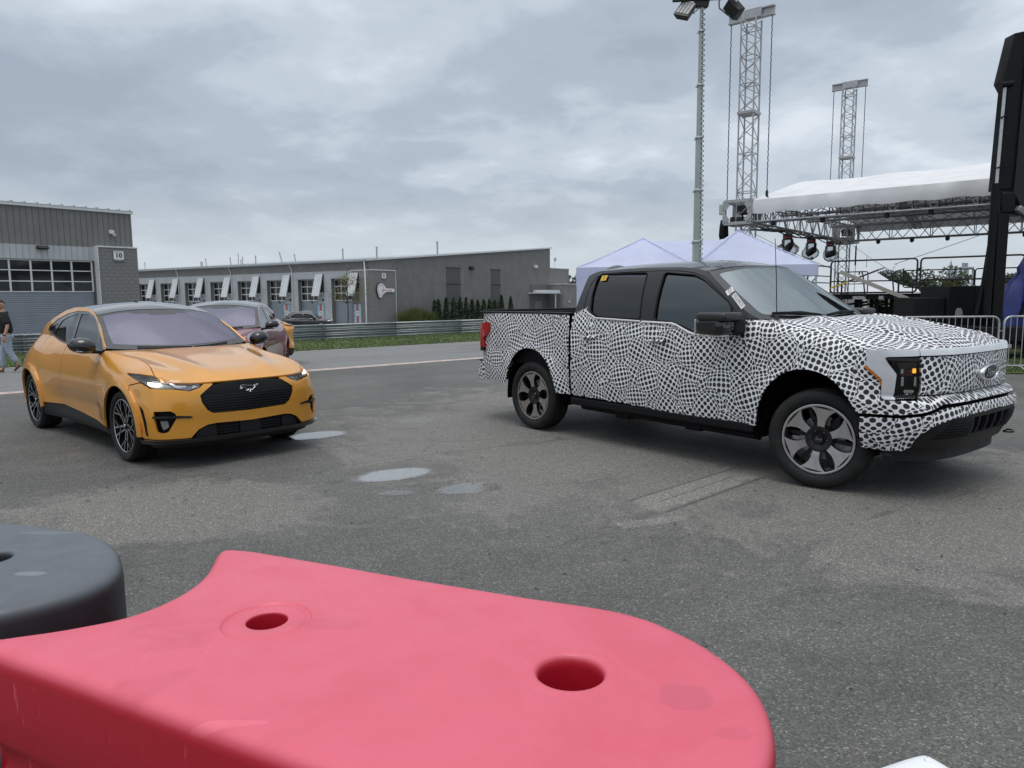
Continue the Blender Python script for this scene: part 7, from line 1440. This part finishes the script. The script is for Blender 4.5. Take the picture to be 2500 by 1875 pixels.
# ---------------------------------------------------------------- black SUV beyond the rail
def black_suv():
    x0, y0 = -19.6, 71.0; R = empty('parked_suv', (x0, y0, GZ(x0, y0)), .10, 'black car with chrome window line parked beyond the guard rail', 'car'); L0, L1 = -2.35, 2.40
    BP = pmat('paint_black', (.006, .006, .007), .25, .2, coat=1., var=.02, rvar=0)
    lo = pch([-2.35, -2.3, -2.1, -1.2, 0, .8, 1.5, 2.1, 2.35, 2.40], [.60, .90, 1.02, 1.0, .97, .97, .95, .86, .70, .45]); wid = pch([-2.35, -2.0, -1, 1, 1.9, 2.4], [.72, .90, .94, .94, .88, .62])
    xs = np.linspace(L0, L1, 49); rows = []
    for x in xs:
        w, zt_ = float(wid(x)), float(lo(x)); rows.append([(x, w*.86, .25), (x, w*.98, .40), (x, w, .65), (x, w*.97, zt_-.08), (x, w*.88, zt_), (x, w*.5, zt_+.03), (x, 0, zt_+.05), (x, -w*.5, zt_+.03), (x, -w*.88, zt_), (x, -w*.97, zt_-.08), (x, -w, .65), (x, -w*.98, .40), (x, -w*.86, .25)])
    b = MB(); b.grid(rows); b.add(rows[0], [tuple(range(13))]); b.add(rows[-1], [tuple(range(13))]); b.build('body', BP, R, 50)
    rf = pch([-2.15, -1.9, -1.4, -.7, 0, .5, .9, 1.25], [1.02, 1.30, 1.56, 1.66, 1.66, 1.58, 1.35, 1.02]); xs = np.linspace(-2.15, 1.25, 35); rows = []
    for x in xs:
        z1 = float(rf(x)); rows.append([(x, .86, .98), (x, .80, .98+(z1-.98)*.5), (x, .66, max(z1-.05, .98)), (x, .35, z1), (x, 0, z1+.02), (x, -.35, z1), (x, -.66, max(z1-.05, .98)), (x, -.80, .98+(z1-.98)*.5), (x, -.86, .98)])
    b = MB(); b.grid(rows); b.build('cabin', BP, R, 60)
    for q in (-1, 1):
        sfun = lambda x, z, q=q: (x, q*(.875-(z-.98)*.30), z)
        for pl in ([(-1.25, 1.08), (-.30, 1.08), (-.30, 1.52), (-.85, 1.53), (-1.2, 1.40), (-1.45, 1.18)], [(-.22, 1.08), (.92, 1.08), (.55, 1.40), (.20, 1.51), (-.22, 1.52)]):
            b = MB(); b.prism(rnd(pl, .04, 3).tolist(), .01, lambda a, c, d, q=q: (a, q*(.885+d-(c-.98)*.30), c)); b.build('side_window', PANE, R)
        b = MB(); b.tube([(x, q*(.90-(z-.98)*.30), z) for x, z in ((1.05, 1.05), (-1.25, 1.05), (-1.52, 1.17), (-1.22, 1.43), (-.85, 1.57), (.2, 1.55), (.58, 1.43), (1.0, 1.10))], .022, 6); b.build('chrome_line', CHROME, R, 60)
        b = MB(); b.tube([(-1.6, q*.62, 1.58), (-1.3, q*.63, 1.65), (-.3, q*.63, 1.73), (.3, q*.62, 1.68), (.5, q*.61, 1.58)], .025, 6); b.build('roof_bar', ALU, R, 60)
        for x in (-.75, .45): b = MB(); b.box((x, q*.95, .90), (.22, .03, .035)); b.build('door_handle', CHROME, R)
        b = MB(); b.box((.80, q*1.02, 1.10), (.18, .2, .14)); b.build('mirror', BP, R, bevel=.04)
        b = MB(); b.box((2.15, q*.70, .80), (.35, .30, .12)); b.build('headlight', LAMP_SV, R, bevel=.03)
        for x in (-1.42, 1.43):
            b = MB(); b.lathe([(.22, -.11), (.36, -.11), (.37, -.08), (.37, .08), (.36, .11), (.22, .11)], 28, 'y', (x, q*.84, .37)); w_ = b.build('wheel', RUBBER, R, 40); b = MB(); b.lathe([(0, -.05), (.24, -.05), (.24, .05), (0, .05)], 20, 'y', (x, q*.90, .37)); b.build('rim', RIM_SV, w_, 40)
    b = MB(); b.box((-2.1, 0, 1.52), (.30, 1.2, .05)); b.build('rear_spoiler', BP, R, bevel=.02)
black_suv()
# ---------------------------------------------------------------- the other two crossovers
SUV2 = copy_tree(SUV1, None, {'paint_orange': PAINT_M}); SUV2.location = (-5.34, 12.9, GZ(-5.34, 12.9)); SUV2.rotation_euler = (0, 0, math.radians(-81)); SUV2['label'] = 'maroon crossover car parked behind the orange car near the pit line'
SUV3 = copy_tree(SUV1, None); SUV3.rotation_euler = (0, 0, math.radians(199)); SUV3['label'] = 'orange crossover car mostly hidden behind the maroon one, only its tail in view'
for s_ in (SUV1, SUV2, SUV3): s_['group'] = 'crossover cars parked in a row'
c_, s_ = math.cos(math.radians(199)), math.sin(math.radians(199)); tx, ty = -5.46, 18.3; SUV3.location = (tx-(-3.70*c_-.80*s_), ty-(-3.70*s_+.80*c_), 0); SUV3.location.z = GZ(SUV3.location.x, SUV3.location.y)
# ---------------------------------------------------------------- plastic barriers in the foreground
def plastic(name, base, chalk, stains=()):
    m = pmat(name, base, .42, var=.05, vs_=4, bump=.06, bs=9); nt = m.node_tree; b = nt.nodes['Principled BSDF']; b.inputs['Sheen Weight'].default_value = .0; tc = nt.nodes.new('ShaderNodeTexCoord'); o = tc.outputs['Object']
    # sun-bleached chalky bloom on faces that look up, rubbed through in places; grimy blotches and scratches
    g = nt.nodes.new('ShaderNodeNewGeometry'); sp = nt.nodes.new('ShaderNodeSeparateXYZ'); nt.links.new(g.outputs['Normal'], sp.inputs[0]); up = maprange(nt, sp.outputs[2], .1, .95)
    n1 = noise(nt, o, 3.2, 6, .62, .6); n2 = noise(nt, o, 14, 5, .6); f = mathn(nt, 'MULTIPLY', up, maprange(nt, n1, .3, .62, .80, 1.0))
    col = mixc(nt, f, base, chalk); col = mixc(nt, mathn(nt, 'MULTIPLY', maprange(nt, noise(nt, o, 1.9, 5, .6, .8), .60, .70), .22), col, tuple(c*.55 for c in base))
    sc = nt.nodes.new('ShaderNodeMapping'); sc.inputs['Rotation'].default_value = (0, 0, .9); sc.inputs['Scale'].default_value = (60, 2.2, 8); nt.links.new(o, sc.inputs[0]); scr = noise(nt, sc.outputs[0], 1.0, 3, .5); col = mixc(nt, mathn(nt, 'MULTIPLY', maprange(nt, scr, .66, .72), mathn(nt, 'MULTIPLY', maprange(nt, n1, .52, .60), .35)), col, tuple(min(1, c*1.25+.06) for c in chalk))
    for (sx_, sy_, rx, ry, am) in stains:      # old spills and rubbed spots, placed by eye on the moulding
        d = vmath(nt, 'LENGTH', vmath(nt, 'MULTIPLY', vmath(nt, 'SUBTRACT', o, (sx_, sy_, 0)), (1/rx, 1/ry, 0)))
        d = mathn(nt, 'ADD', d, mathn(nt, 'MULTIPLY', mathn(nt, 'SUBTRACT', noise(nt, o, 24, 4), .5), .9)); col = mixc(nt, mathn(nt, 'MULTIPLY', maprange(nt, d, .8, 1.02, abs(am), 0), up), col, tuple(c*.6 for c in chalk) if am > 0 else tuple(min(1, c*1.2+.08) for c in chalk))
    nt.links.new(col, b.inputs['Base Color']); nt.links.new(maprange(nt, n2, .3, .7, .36, .52), b.inputs['Roughness']); return m
RED = plastic('red_plastic', (.43, .008, .024), (.69, .122, .178), [(.553, -.208, .045, .042, .30), (.598, -.305, .03, .018, .2), (-.06, .060, .085, .030, .16), (-.14, -.268, .075, .009, -.28), (.623, -.03, .012, .006, .6), (.655, -.06, .022, .007, -.3), (-.33, .17, .03, .02, .12)]); GREY = plastic('grey_plastic', (.030, .032, .037), (.105, .118, .135), [(.307, -.125, .040, .014, -.75), (.17, .17, .10, .012, -.35)]); WHT = plastic('white_plastic', (.74, .75, .76), (.80, .82, .84))
def offset2(P, d):
    P = np.asarray(P); e = np.roll(P, -1, 0)-P; n = np.stack([e[:, 1], -e[:, 0]], 1); n /= np.linalg.norm(n, axis=1)[:, None]; m = n+np.roll(n, 1, 0); m /= np.maximum(np.linalg.norm(m, axis=1), .3)[:, None]; return P+m*d
def barrier(name, outline, mat, label, cat, holes=(), group=None, step=.014, H=1.0, rings=()):
    o = np.array(outline); c0 = o.mean(0); o = dens(o, step)
    for _ in range(6): o = .25*np.roll(o, 1, 0)+.5*o+.25*np.roll(o, -1, 0)
    if np.sum(o[:, 0]*np.roll(o[:, 1], -1)-np.roll(o[:, 0], -1)*o[:, 1]) < 0: o = o[::-1]
    prof = [(H, -.034), (H-.0012, -.024), (H-.005, -.014), (H-.012, -.006), (H-.022, -.0015), (H-.035, 0), (H-.10, .0), (H-.165, 0), (H-.18, -.004), (H-.20, -.022), (H-.235, -.026), (H-.26, -.020), (H-.28, -.002), (H-.30, .012), (H-.33, .018), (.30, .045), (.10, .06), (.02, .06), (.0, .05)]
    rings_ = [np.column_stack([offset2(o, d), np.full(len(o), z)]) for z, d in prof]; b = MB(); n = len(o)
    V = [tuple(p-np.array([c0[0], c0[1], 0])) for R in rings_ for p in R]; F = [(i*n+k, i*n+(k+1) % n, (i+1)*n+(k+1) % n, (i+1)*n+k) for i in range(len(rings_)-1) for k in range(n)]
    top = rings_[0][:, :2]; hl = [np.array([(x+r*math.cos(t), y+r*math.sin(t)) for t in np.linspace(0, 2*math.pi, 41)[:-1]]) for x, y, r, d, lip in holes]
    lo, hi = top.min(0), top.max(0); gx, gy = np.meshgrid(np.arange(lo[0], hi[0], .03), np.arange(lo[1], hi[1], .03)); G = np.stack([gx.ravel(), gy.ravel()], 1); k = inside(G, top) & (edist(G, top) > .012)
    for h in hl: k &= ~inside(G, h) & (edist(G, h) > .010)
    RP = []
    for x, y, r, h_ in rings:
        for dr in (-.012, -.006, -.003, 0, .003, .006, .012): RP += [(x+(r+dr)*math.cos(t), y+(r+dr)*math.sin(t)) for t in np.linspace(0, 2*math.pi, 65)[:-1]]
    RP = np.array(RP).reshape(-1, 2)
    G = G[k]
    for x, y, r, h_ in rings: G = G[np.abs(np.hypot(G[:, 0]-x, G[:, 1]-y)-r) > .02]
    B = np.vstack([top]+hl+[G]+([RP] if len(RP) else [])); E = []; q = 0
    for L in [top]+hl: E += [(q+i, q+(i+1) % len(L)) for i in range(len(L))]; q += len(L)
    v2, e2, f2, *_ = delaunay_2d_cdt([Vector(p) for p in B], E, [], 0, 1e-6); v2 = np.array([tuple(p) for p in v2]); T = np.array([f for f in f2 if len(f) == 3]); cen = v2[T].mean(1); k = inside(cen, top)
    for h in hl: k &= ~inside(cen, h)
    z2 = np.full(len(v2), H)
    for x, y, r, h_ in rings:     # raised or sunk ring pressed into the top
        d = np.hypot(v2[:, 0]-x, v2[:, 1]-y); z2 += h_*np.exp(-((d-r)/.006)**2)
    n0 = len(V); V += [(p[0]-c0[0], p[1]-c0[1], z) for p, z in zip(v2, z2)]; F += [tuple(int(i)+n0 for i in t) for t in T[k]]
    for (x, y, r, d, lip), h in zip(holes, hl):
        n0 = len(V); m = len(h)
        for rr, z in ((r, H), (r-lip*.5, H-lip*.25), (r-lip*.9, H-lip), (r-lip, H-lip*2.2), (r-lip*1.15, H-d)): V += [(x-c0[0]+rr*math.cos(t), y-c0[1]+rr*math.sin(t), z) for t in np.linspace(0, 2*math.pi, 41)[:-1]]
        for i in range(4): F += [(n0+i*m+j, n0+i*m+(j+1) % m, n0+(i+1)*m+(j+1) % m, n0+(i+1)*m+j) for j in range(m)]
        F.append(tuple(n0+4*m+j for j in range(m)))
    me = bpy.data.meshes.new(name); me.from_pydata(V, [], F); bm = bmesh.new(); bm.from_mesh(me); bmesh.ops.remove_doubles(bm, verts=bm.verts, dist=1e-4); bmesh.ops.recalc_face_normals(bm, faces=bm.faces); bm.to_mesh(me); bm.free()
    me.polygons.foreach_set('use_smooth', [True]*len(me.polygons)); me.set_sharp_from_angle(angle=math.radians(60)); return tag(link(name, me, mat, None, (c0[0], c0[1], 0)), label, cat, group)
red_o = [(-.716, 1.787), (-.644, 1.770), (-.438, 1.679), (-.232, 1.584), (.039, 1.468), (.150, 1.427), (.215, 1.398), (.273, 1.352), (.341, 1.26), (.375, 1.177), (.388, 1.11), (.386, 1.045), (.370, .972), (.337, .90), (.285, .835), (.215, .785), (.13, .765), (.03, .775), (-.10, .825), (-.307, .925), (-.523, 1.034), (-.745, 1.148), (-.885, 1.215), (-.975, 1.262), (-.985, 1.285), (-.954, 1.303), (-.858, 1.336), (-.767, 1.385), (-.729, 1.439), (-.707, 1.501), (-.701, 1.57), (-.706, 1.637), (-.722, 1.705), (-.736, 1.763)]
RB = barrier('plastic_barrier', red_o, RED, 'faded red plastic barrier with two round holes, filling the foreground', 'barrier', [(-.474, 1.352, .041, .10, .003), (.092, 1.150, .063, .45, .010)], 'plastic barriers in the foreground', rings=[(-.474, 1.352, .078, -.0035), (-.474, 1.352, .086, .002), (.092, 1.15, .083, -.0012)])
gry = [(-.894, 1.591), (-.909, 1.521), (-.958, 1.458), (-1.023, 1.405), (-1.12, 1.36), (-1.25, 1.33), (-1.6, 1.40), (-2.3, 1.62), (-2.55, 2.0), (-2.45, 2.35), (-1.9, 2.19), (-1.451, 2.027), (-1.311, 1.989), (-1.145, 1.927), (-1.057, 1.866), (-.974, 1.769), (-.914, 1.669)]
barrier('plastic_barrier', gry, GREY, 'dark grey scuffed plastic barrier left of the red one', 'barrier', [(-1.262, 1.712, .055, .4, .008)], 'plastic barriers in the foreground', rings=[(-1.262, 1.712, .07, .002)])
wh = [(.560, .945), (.572, .925), (.595, .870), (.635, .77), (.67, .68), (.58, .648), (.46, .61), (.40, .70), (.36, .80), (.40, .885), (.48, .915), (.535, .938)]
barrier('plastic_barrier', wh, WHT, 'corner of a white plastic barrier at the bottom edge of the view', 'barrier', (), 'plastic barriers in the foreground', .01)
# ---------------------------------------------------------------- people
def skinned(name, J, bones, rad, mat, parent=None, sub=2, root=0):
    me = bpy.data.meshes.new(name); ks = list(J); me.from_pydata([J[k] for k in ks], [(ks.index(a), ks.index(b)) for a, b in bones], [])
    o = link(name, me, mat, parent); sv = me.skin_vertices[0] if me.skin_vertices else None
    m = o.modifiers.new('skin', 'SKIN'); m.use_smooth_shade = True
    for i, k in enumerate(ks): r = rad[k]; me.skin_vertices[0].data[i].radius = (r, r) if not isinstance(r, tuple) else r; me.skin_vertices[0].data[i].use_root = (i == root)
    s = o.modifiers.new('sub', 'SUBSURF'); s.levels = sub; s.render_levels = sub; return o
CLB = pmat('polo_black', (.011, .011, .012), .85, var=.2, vs_=9, bump=.3, bs=14); JEAN = pmat('jeans_pale', (.30, .355, .42), .85, var=.15, vs_=6, bump=.3, bs=18); SHOE = pmat('shoe_brown', (.11, .045, .025), .5, var=.15); HAIR = pmat('hair_black', (.012, .010, .009), .6, var=.2)
def head(parent, c, s, turn, hairmat, glasses=True, cap=False):
    R = Matrix.Translation(Vector(c)) @ Matrix.Rotation(turn, 4, 'Z'); bm = bmesh.new(); bmesh.ops.create_uvsphere(bm, u_segments=20, v_segments=14, radius=1)
    for v in bm.verts:
        x, y, z = v.co; jaw = 1-.26*max(0, -z)**1.3; v.co = Vector((x*.098*jaw if x > 0 else x*.095, y*.076*jaw, z*.118))
        if x > .75 and abs(y) < .22 and -.35 < z < .10: v.co.x += .016*(1-abs(y)/.22)        # nose
        if x > .6 and -.9 < z < -.6: v.co.x += .008
    me = bpy.data.meshes.new('head'); bm.to_mesh(me); bm.free(); me.polygons.foreach_set('use_smooth', [True]*len(me.polygons)); h = link('head', me, SKIN, parent); h.matrix_local = R
    bm = bmesh.new(); bmesh.ops.create_uvsphere(bm, u_segments=20, v_segments=14, radius=1); 
    for v in bm.verts: v.co = Vector((v.co.x*.106-.008, v.co.y*.084, v.co.z*.122+.006))
    bmesh.ops.delete(bm, geom=[v for v in bm.verts if (v.co.z < .045 and v.co.x > -.02) or v.co.z < -.045], context='VERTS'); me = bpy.data.meshes.new('hair'); bm.to_mesh(me); bm.free(); me.polygons.foreach_set('use_smooth', [True]*len(me.polygons)); hr = link('hair', me, hairmat, h); sm = hr.modifiers.new('t', 'SOLIDIFY'); sm.thickness = .008
    for q in (-1, 1):
        b = MB(); b.lathe([(0, -.006), (.026, -.006), (.030, .004), (0, .008)], 10, 'y', (-.008, q*.078, -.006)); b.build('ear', SKIN, h, 60)
        b = MB(); b.lathe([(0, 0), (.011, 0), (.011, .006), (0, .008)], 10, 'x', (.086, q*.031, .018)); b.build('eye', BLK_P if glasses else WHITE_P, h)
    if glasses: b = MB(); b.beam((.097, -.062, .02), (.097, .062, .02), .012, .034); b.build('sunglasses', BLK_GLOSS, h, bevel=.005)
    b = MB(); b.box((.094, 0, -.062), (.006, .045, .010)); b.build('mouth', pmat('lips', (.30, .10, .08), .5, var=.05) if 'lips' not in MAT else MAT['lips'], h, bevel=.003); return h
def hand(J, bones, rad, tag_, w, d, side, n0):
    """palm and five bent fingers continuing the arm; w wrist, d pointing direction, side: thumb direction"""
    w, d, s = Vector(w), Vector(d).normalized(), Vector(side).normalized(); u = d.cross(s); pm = w+d*.075; J[tag_+'palm'] = tuple(pm); bones.append((n0, tag_+'palm')); rad[tag_+'palm'] = (.034, .018)
    for i, L in enumerate((.062, .074, .080, .070)):
        b0 = pm+s*(.024-.018*i)*-1+d*.018; k1 = b0+d*L*.55+u*.010; k2 = k1+d*L*.42+u*.026
        for nm, p, r in ((f'{tag_}k{i}', b0, .010), (f'{tag_}f{i}', k1, .009), (f'{tag_}t{i}', k2, .0075)): J[nm] = tuple(p); rad[nm] = r
        bones += [(tag_+'palm', f'{tag_}k{i}'), (f'{tag_}k{i}', f'{tag_}f{i}'), (f'{tag_}f{i}', f'{tag_}t{i}')]
    t0 = w+d*.03+s*.030; t1 = t0+d*.035+s*.022
    J[tag_+'th0'], J[tag_+'th1'] = tuple(t0), tuple(t1); rad[tag_+'th0'], rad[tag_+'th1'] = .013, .009; bones += [(tag_+'palm', tag_+'th0'), (tag_+'th0', tag_+'th1')]
def walker():
    x, y = -12.27, 17.95; R = empty('person', (x, y, GZ(x, y)), math.radians(-150), 'person in a black polo and pale jeans walking at the left edge', 'person')
    # x forward, y left; the left leg trails with its heel lifted
    J = dict(pel=(0, 0, .93), sp=(.01, 0, 1.10), ch=(.03, 0, 1.32), nk=(.045, 0, 1.47), hd=(.06, 0, 1.56), ls=(.03, .185, 1.40), le=(-.05, .265, 1.13), lw=(.03, .285, .90), rs=(.03, -.185, 1.40), re=(.06, -.25, 1.13), rw=(.19, -.26, .92), lh=(0, .10, .88), lk=(-.03, .115, .50), la=(-.21, .12, .20), lf=(-.14, .12, .09), rh=(0, -.10, .88), rk=(.13, -.11, .48), ra=(.14, -.11, .085), rf=(.27, -.115, .04))
    B_ = [('pel', 'sp'), ('sp', 'ch'), ('ch', 'nk'), ('nk', 'hd'), ('ch', 'ls'), ('ls', 'le'), ('le', 'lw'), ('ch', 'rs'), ('rs', 're'), ('re', 'rw'), ('pel', 'lh'), ('lh', 'lk'), ('lk', 'la'), ('la', 'lf'), ('pel', 'rh'), ('rh', 'rk'), ('rk', 'ra'), ('ra', 'rf')]
    rad = dict(pel=(.13, .10), sp=(.12, .095), ch=(.135, .10), nk=.055, hd=.055, ls=.050, le=.043, lw=.029, rs=.050, re=.043, rw=.029, lh=.085, lk=.058, la=.04, lf=.03, rh=.085, rk=.058, ra=.04, rf=.03)
    hand(J, B_, rad, 'l', J['lw'], (.10, .03, -1), (1, -.2, 0), 'lw'); hand(J, B_, rad, 'r', J['rw'], (.25, .0, -1), (1, .2, 0), 'rw'); skinned('body', J, B_, rad, SKIN, R, 2, 0)
    T = dict(pel=(0, 0, .90), sp=(.01, 0, 1.10), ch=(.03, 0, 1.32), nk=(.042, 0, 1.475), ls=(.03, .19, 1.405), le=(-.045, .26, 1.15), rs=(.03, -.19, 1.405), re=(.06, -.25, 1.15)); skinned('polo_shirt', T, [('pel', 'sp'), ('sp', 'ch'), ('ch', 'nk'), ('ch', 'ls'), ('ls', 'le'), ('ch', 'rs'), ('rs', 're')], dict(pel=(.20, .16), sp=(.20, .165), ch=(.21, .16), nk=.080, ls=.092, le=.082, rs=.092, re=.082), CLB, R, 2, 0)
    T = dict(pel=(0, 0, .96), lh=(0, .10, .86), lk=(-.03, .115, .50), la=(-.18, .12, .235), rh=(0, -.10, .86), rk=(.13, -.11, .48), ra=(.14, -.11, .11)); skinned('jeans', T, [('pel', 'lh'), ('lh', 'lk'), ('lk', 'la'), ('pel', 'rh'), ('rh', 'rk'), ('rk', 'ra')], dict(pel=(.155, .125), lh=.108, lk=.080, la=.068, rh=.108, rk=.080, ra=.068), JEAN, R, 2, 0)
    for a, c, e, h in (('l', (-.245, .12, .215), (-.09, .12, .035), (-.20, .12, .20)), ('r', (.085, -.11, .05), (.33, -.115, .035), (.13, -.11, .09))):
        T = dict(a=h, b=c, m=tuple((Vector(c)+Vector(e))/2), e=e); skinned('shoe', T, [('a', 'b'), ('b', 'm'), ('m', 'e')], dict(a=.052, b=.045, m=(.050, .036), e=(.042, .026)), SHOE, R, 2, 1)
    head(R, (.075, 0, 1.645), 1, math.radians(60), HAIR)
    b = MB(); b.boxz(.185, .19, .03, .13, 1.31, 1.335); b.build('name_badge', WHITE_P, R); b = MB(); b.lathe([(.032, -.012), (.036, -.012), (.036, .012), (.032, .012)], 14, 'z', (.028, .285, .925)); b.build('wrist_watch', BLK_GLOSS, R)
walker()
def driver():
    p = TRUCK.matrix_basis @ Vector((-1.52, .44, 0)); R = empty('person', (p.x, p.y, 0), TRUCK.rotation_euler.z, 'driver in dark clothes and face mask behind the truck side window', 'person')
    J = dict(pel=(0, 0, .78), sp=(-.05, 0, .98), ch=(-.08, 0, 1.20), nk=(-.06, 0, 1.36), hd=(-.03, 0, 1.44), ls=(-.07, .18, 1.28), le=(.10, .25, 1.08), lw=(.36, .14, 1.30), rs=(-.07, -.18, 1.28), re=(.12, -.25, 1.10), rw=(.36, -.14, 1.34), lh=(.02, .10, .76), lk=(.48, .13, .84), la=(.72, .13, .66), lf=(.84, .13, .68), rh=(.02, -.10, .76), rk=(.48, -.12, .84), ra=(.74, -.12, .66), rf=(.86, -.12, .70))
    B_ = [('pel', 'sp'), ('sp', 'ch'), ('ch', 'nk'), ('nk', 'hd'), ('ch', 'ls'), ('ls', 'le'), ('le', 'lw'), ('ch', 'rs'), ('rs', 're'), ('re', 'rw'), ('pel', 'lh'), ('lh', 'lk'), ('lk', 'la'), ('la', 'lf'), ('pel', 'rh'), ('rh', 'rk'), ('rk', 'ra'), ('ra', 'rf')]
    rad = dict(pel=(.15, .12), sp=(.14, .11), ch=(.16, .115), nk=.056, hd=.055, ls=.062, le=.044, lw=.03, rs=.062, re=.044, rw=.03, lh=.085, lk=.06, la=.045, lf=.035, rh=.085, rk=.06, ra=.045, rf=.035)
    hand(J, B_, rad, 'l', J['lw'], (.6, -.2, .25), (0, -.3, 1), 'lw'); hand(J, B_, rad, 'r', J['rw'], (.6, .2, .25), (0, .3, 1), 'rw'); skinned('body', J, B_, rad, SKIN, R, 2, 0)
    T = {k: J[k] for k in ('pel', 'sp', 'ch', 'nk', 'ls', 'le', 'rs', 're')}; skinned('shirt', T, [('pel', 'sp'), ('sp', 'ch'), ('ch', 'nk'), ('ch', 'ls'), ('ls', 'le'), ('ch', 'rs'), ('rs', 're')], dict(pel=(.20, .16), sp=(.20, .16), ch=(.205, .155), nk=.078, ls=.09, le=.07, rs=.09, re=.07), CLB, R, 2, 0)
    T = {k: J[k] for k in ('pel', 'lh', 'lk', 'la', 'rh', 'rk', 'ra')}; skinned('trousers', T, [('pel', 'lh'), ('lh', 'lk'), ('lk', 'la'), ('pel', 'rh'), ('rh', 'rk'), ('rk', 'ra')], dict(pel=(.16, .13), lh=.105, lk=.078, la=.06, rh=.105, rk=.078, ra=.06), pmat('trousers_dark', (.03, .032, .04), .85, var=.1), R, 2, 0)
    h = head(R, (-.02, 0, 1.525), 1, 0, HAIR, False); b = MB(); P = [[(.055+.052*math.cos(a)*math.cos(t), .074*math.sin(a), -.055+.055*math.sin(t)) for a in np.linspace(-1.4, 1.4, 9)] for t in np.linspace(-1.2, 1.2, 7)]; b.grid(P); b.build('face_mask', BLK_MATT, h, 60)
driver()
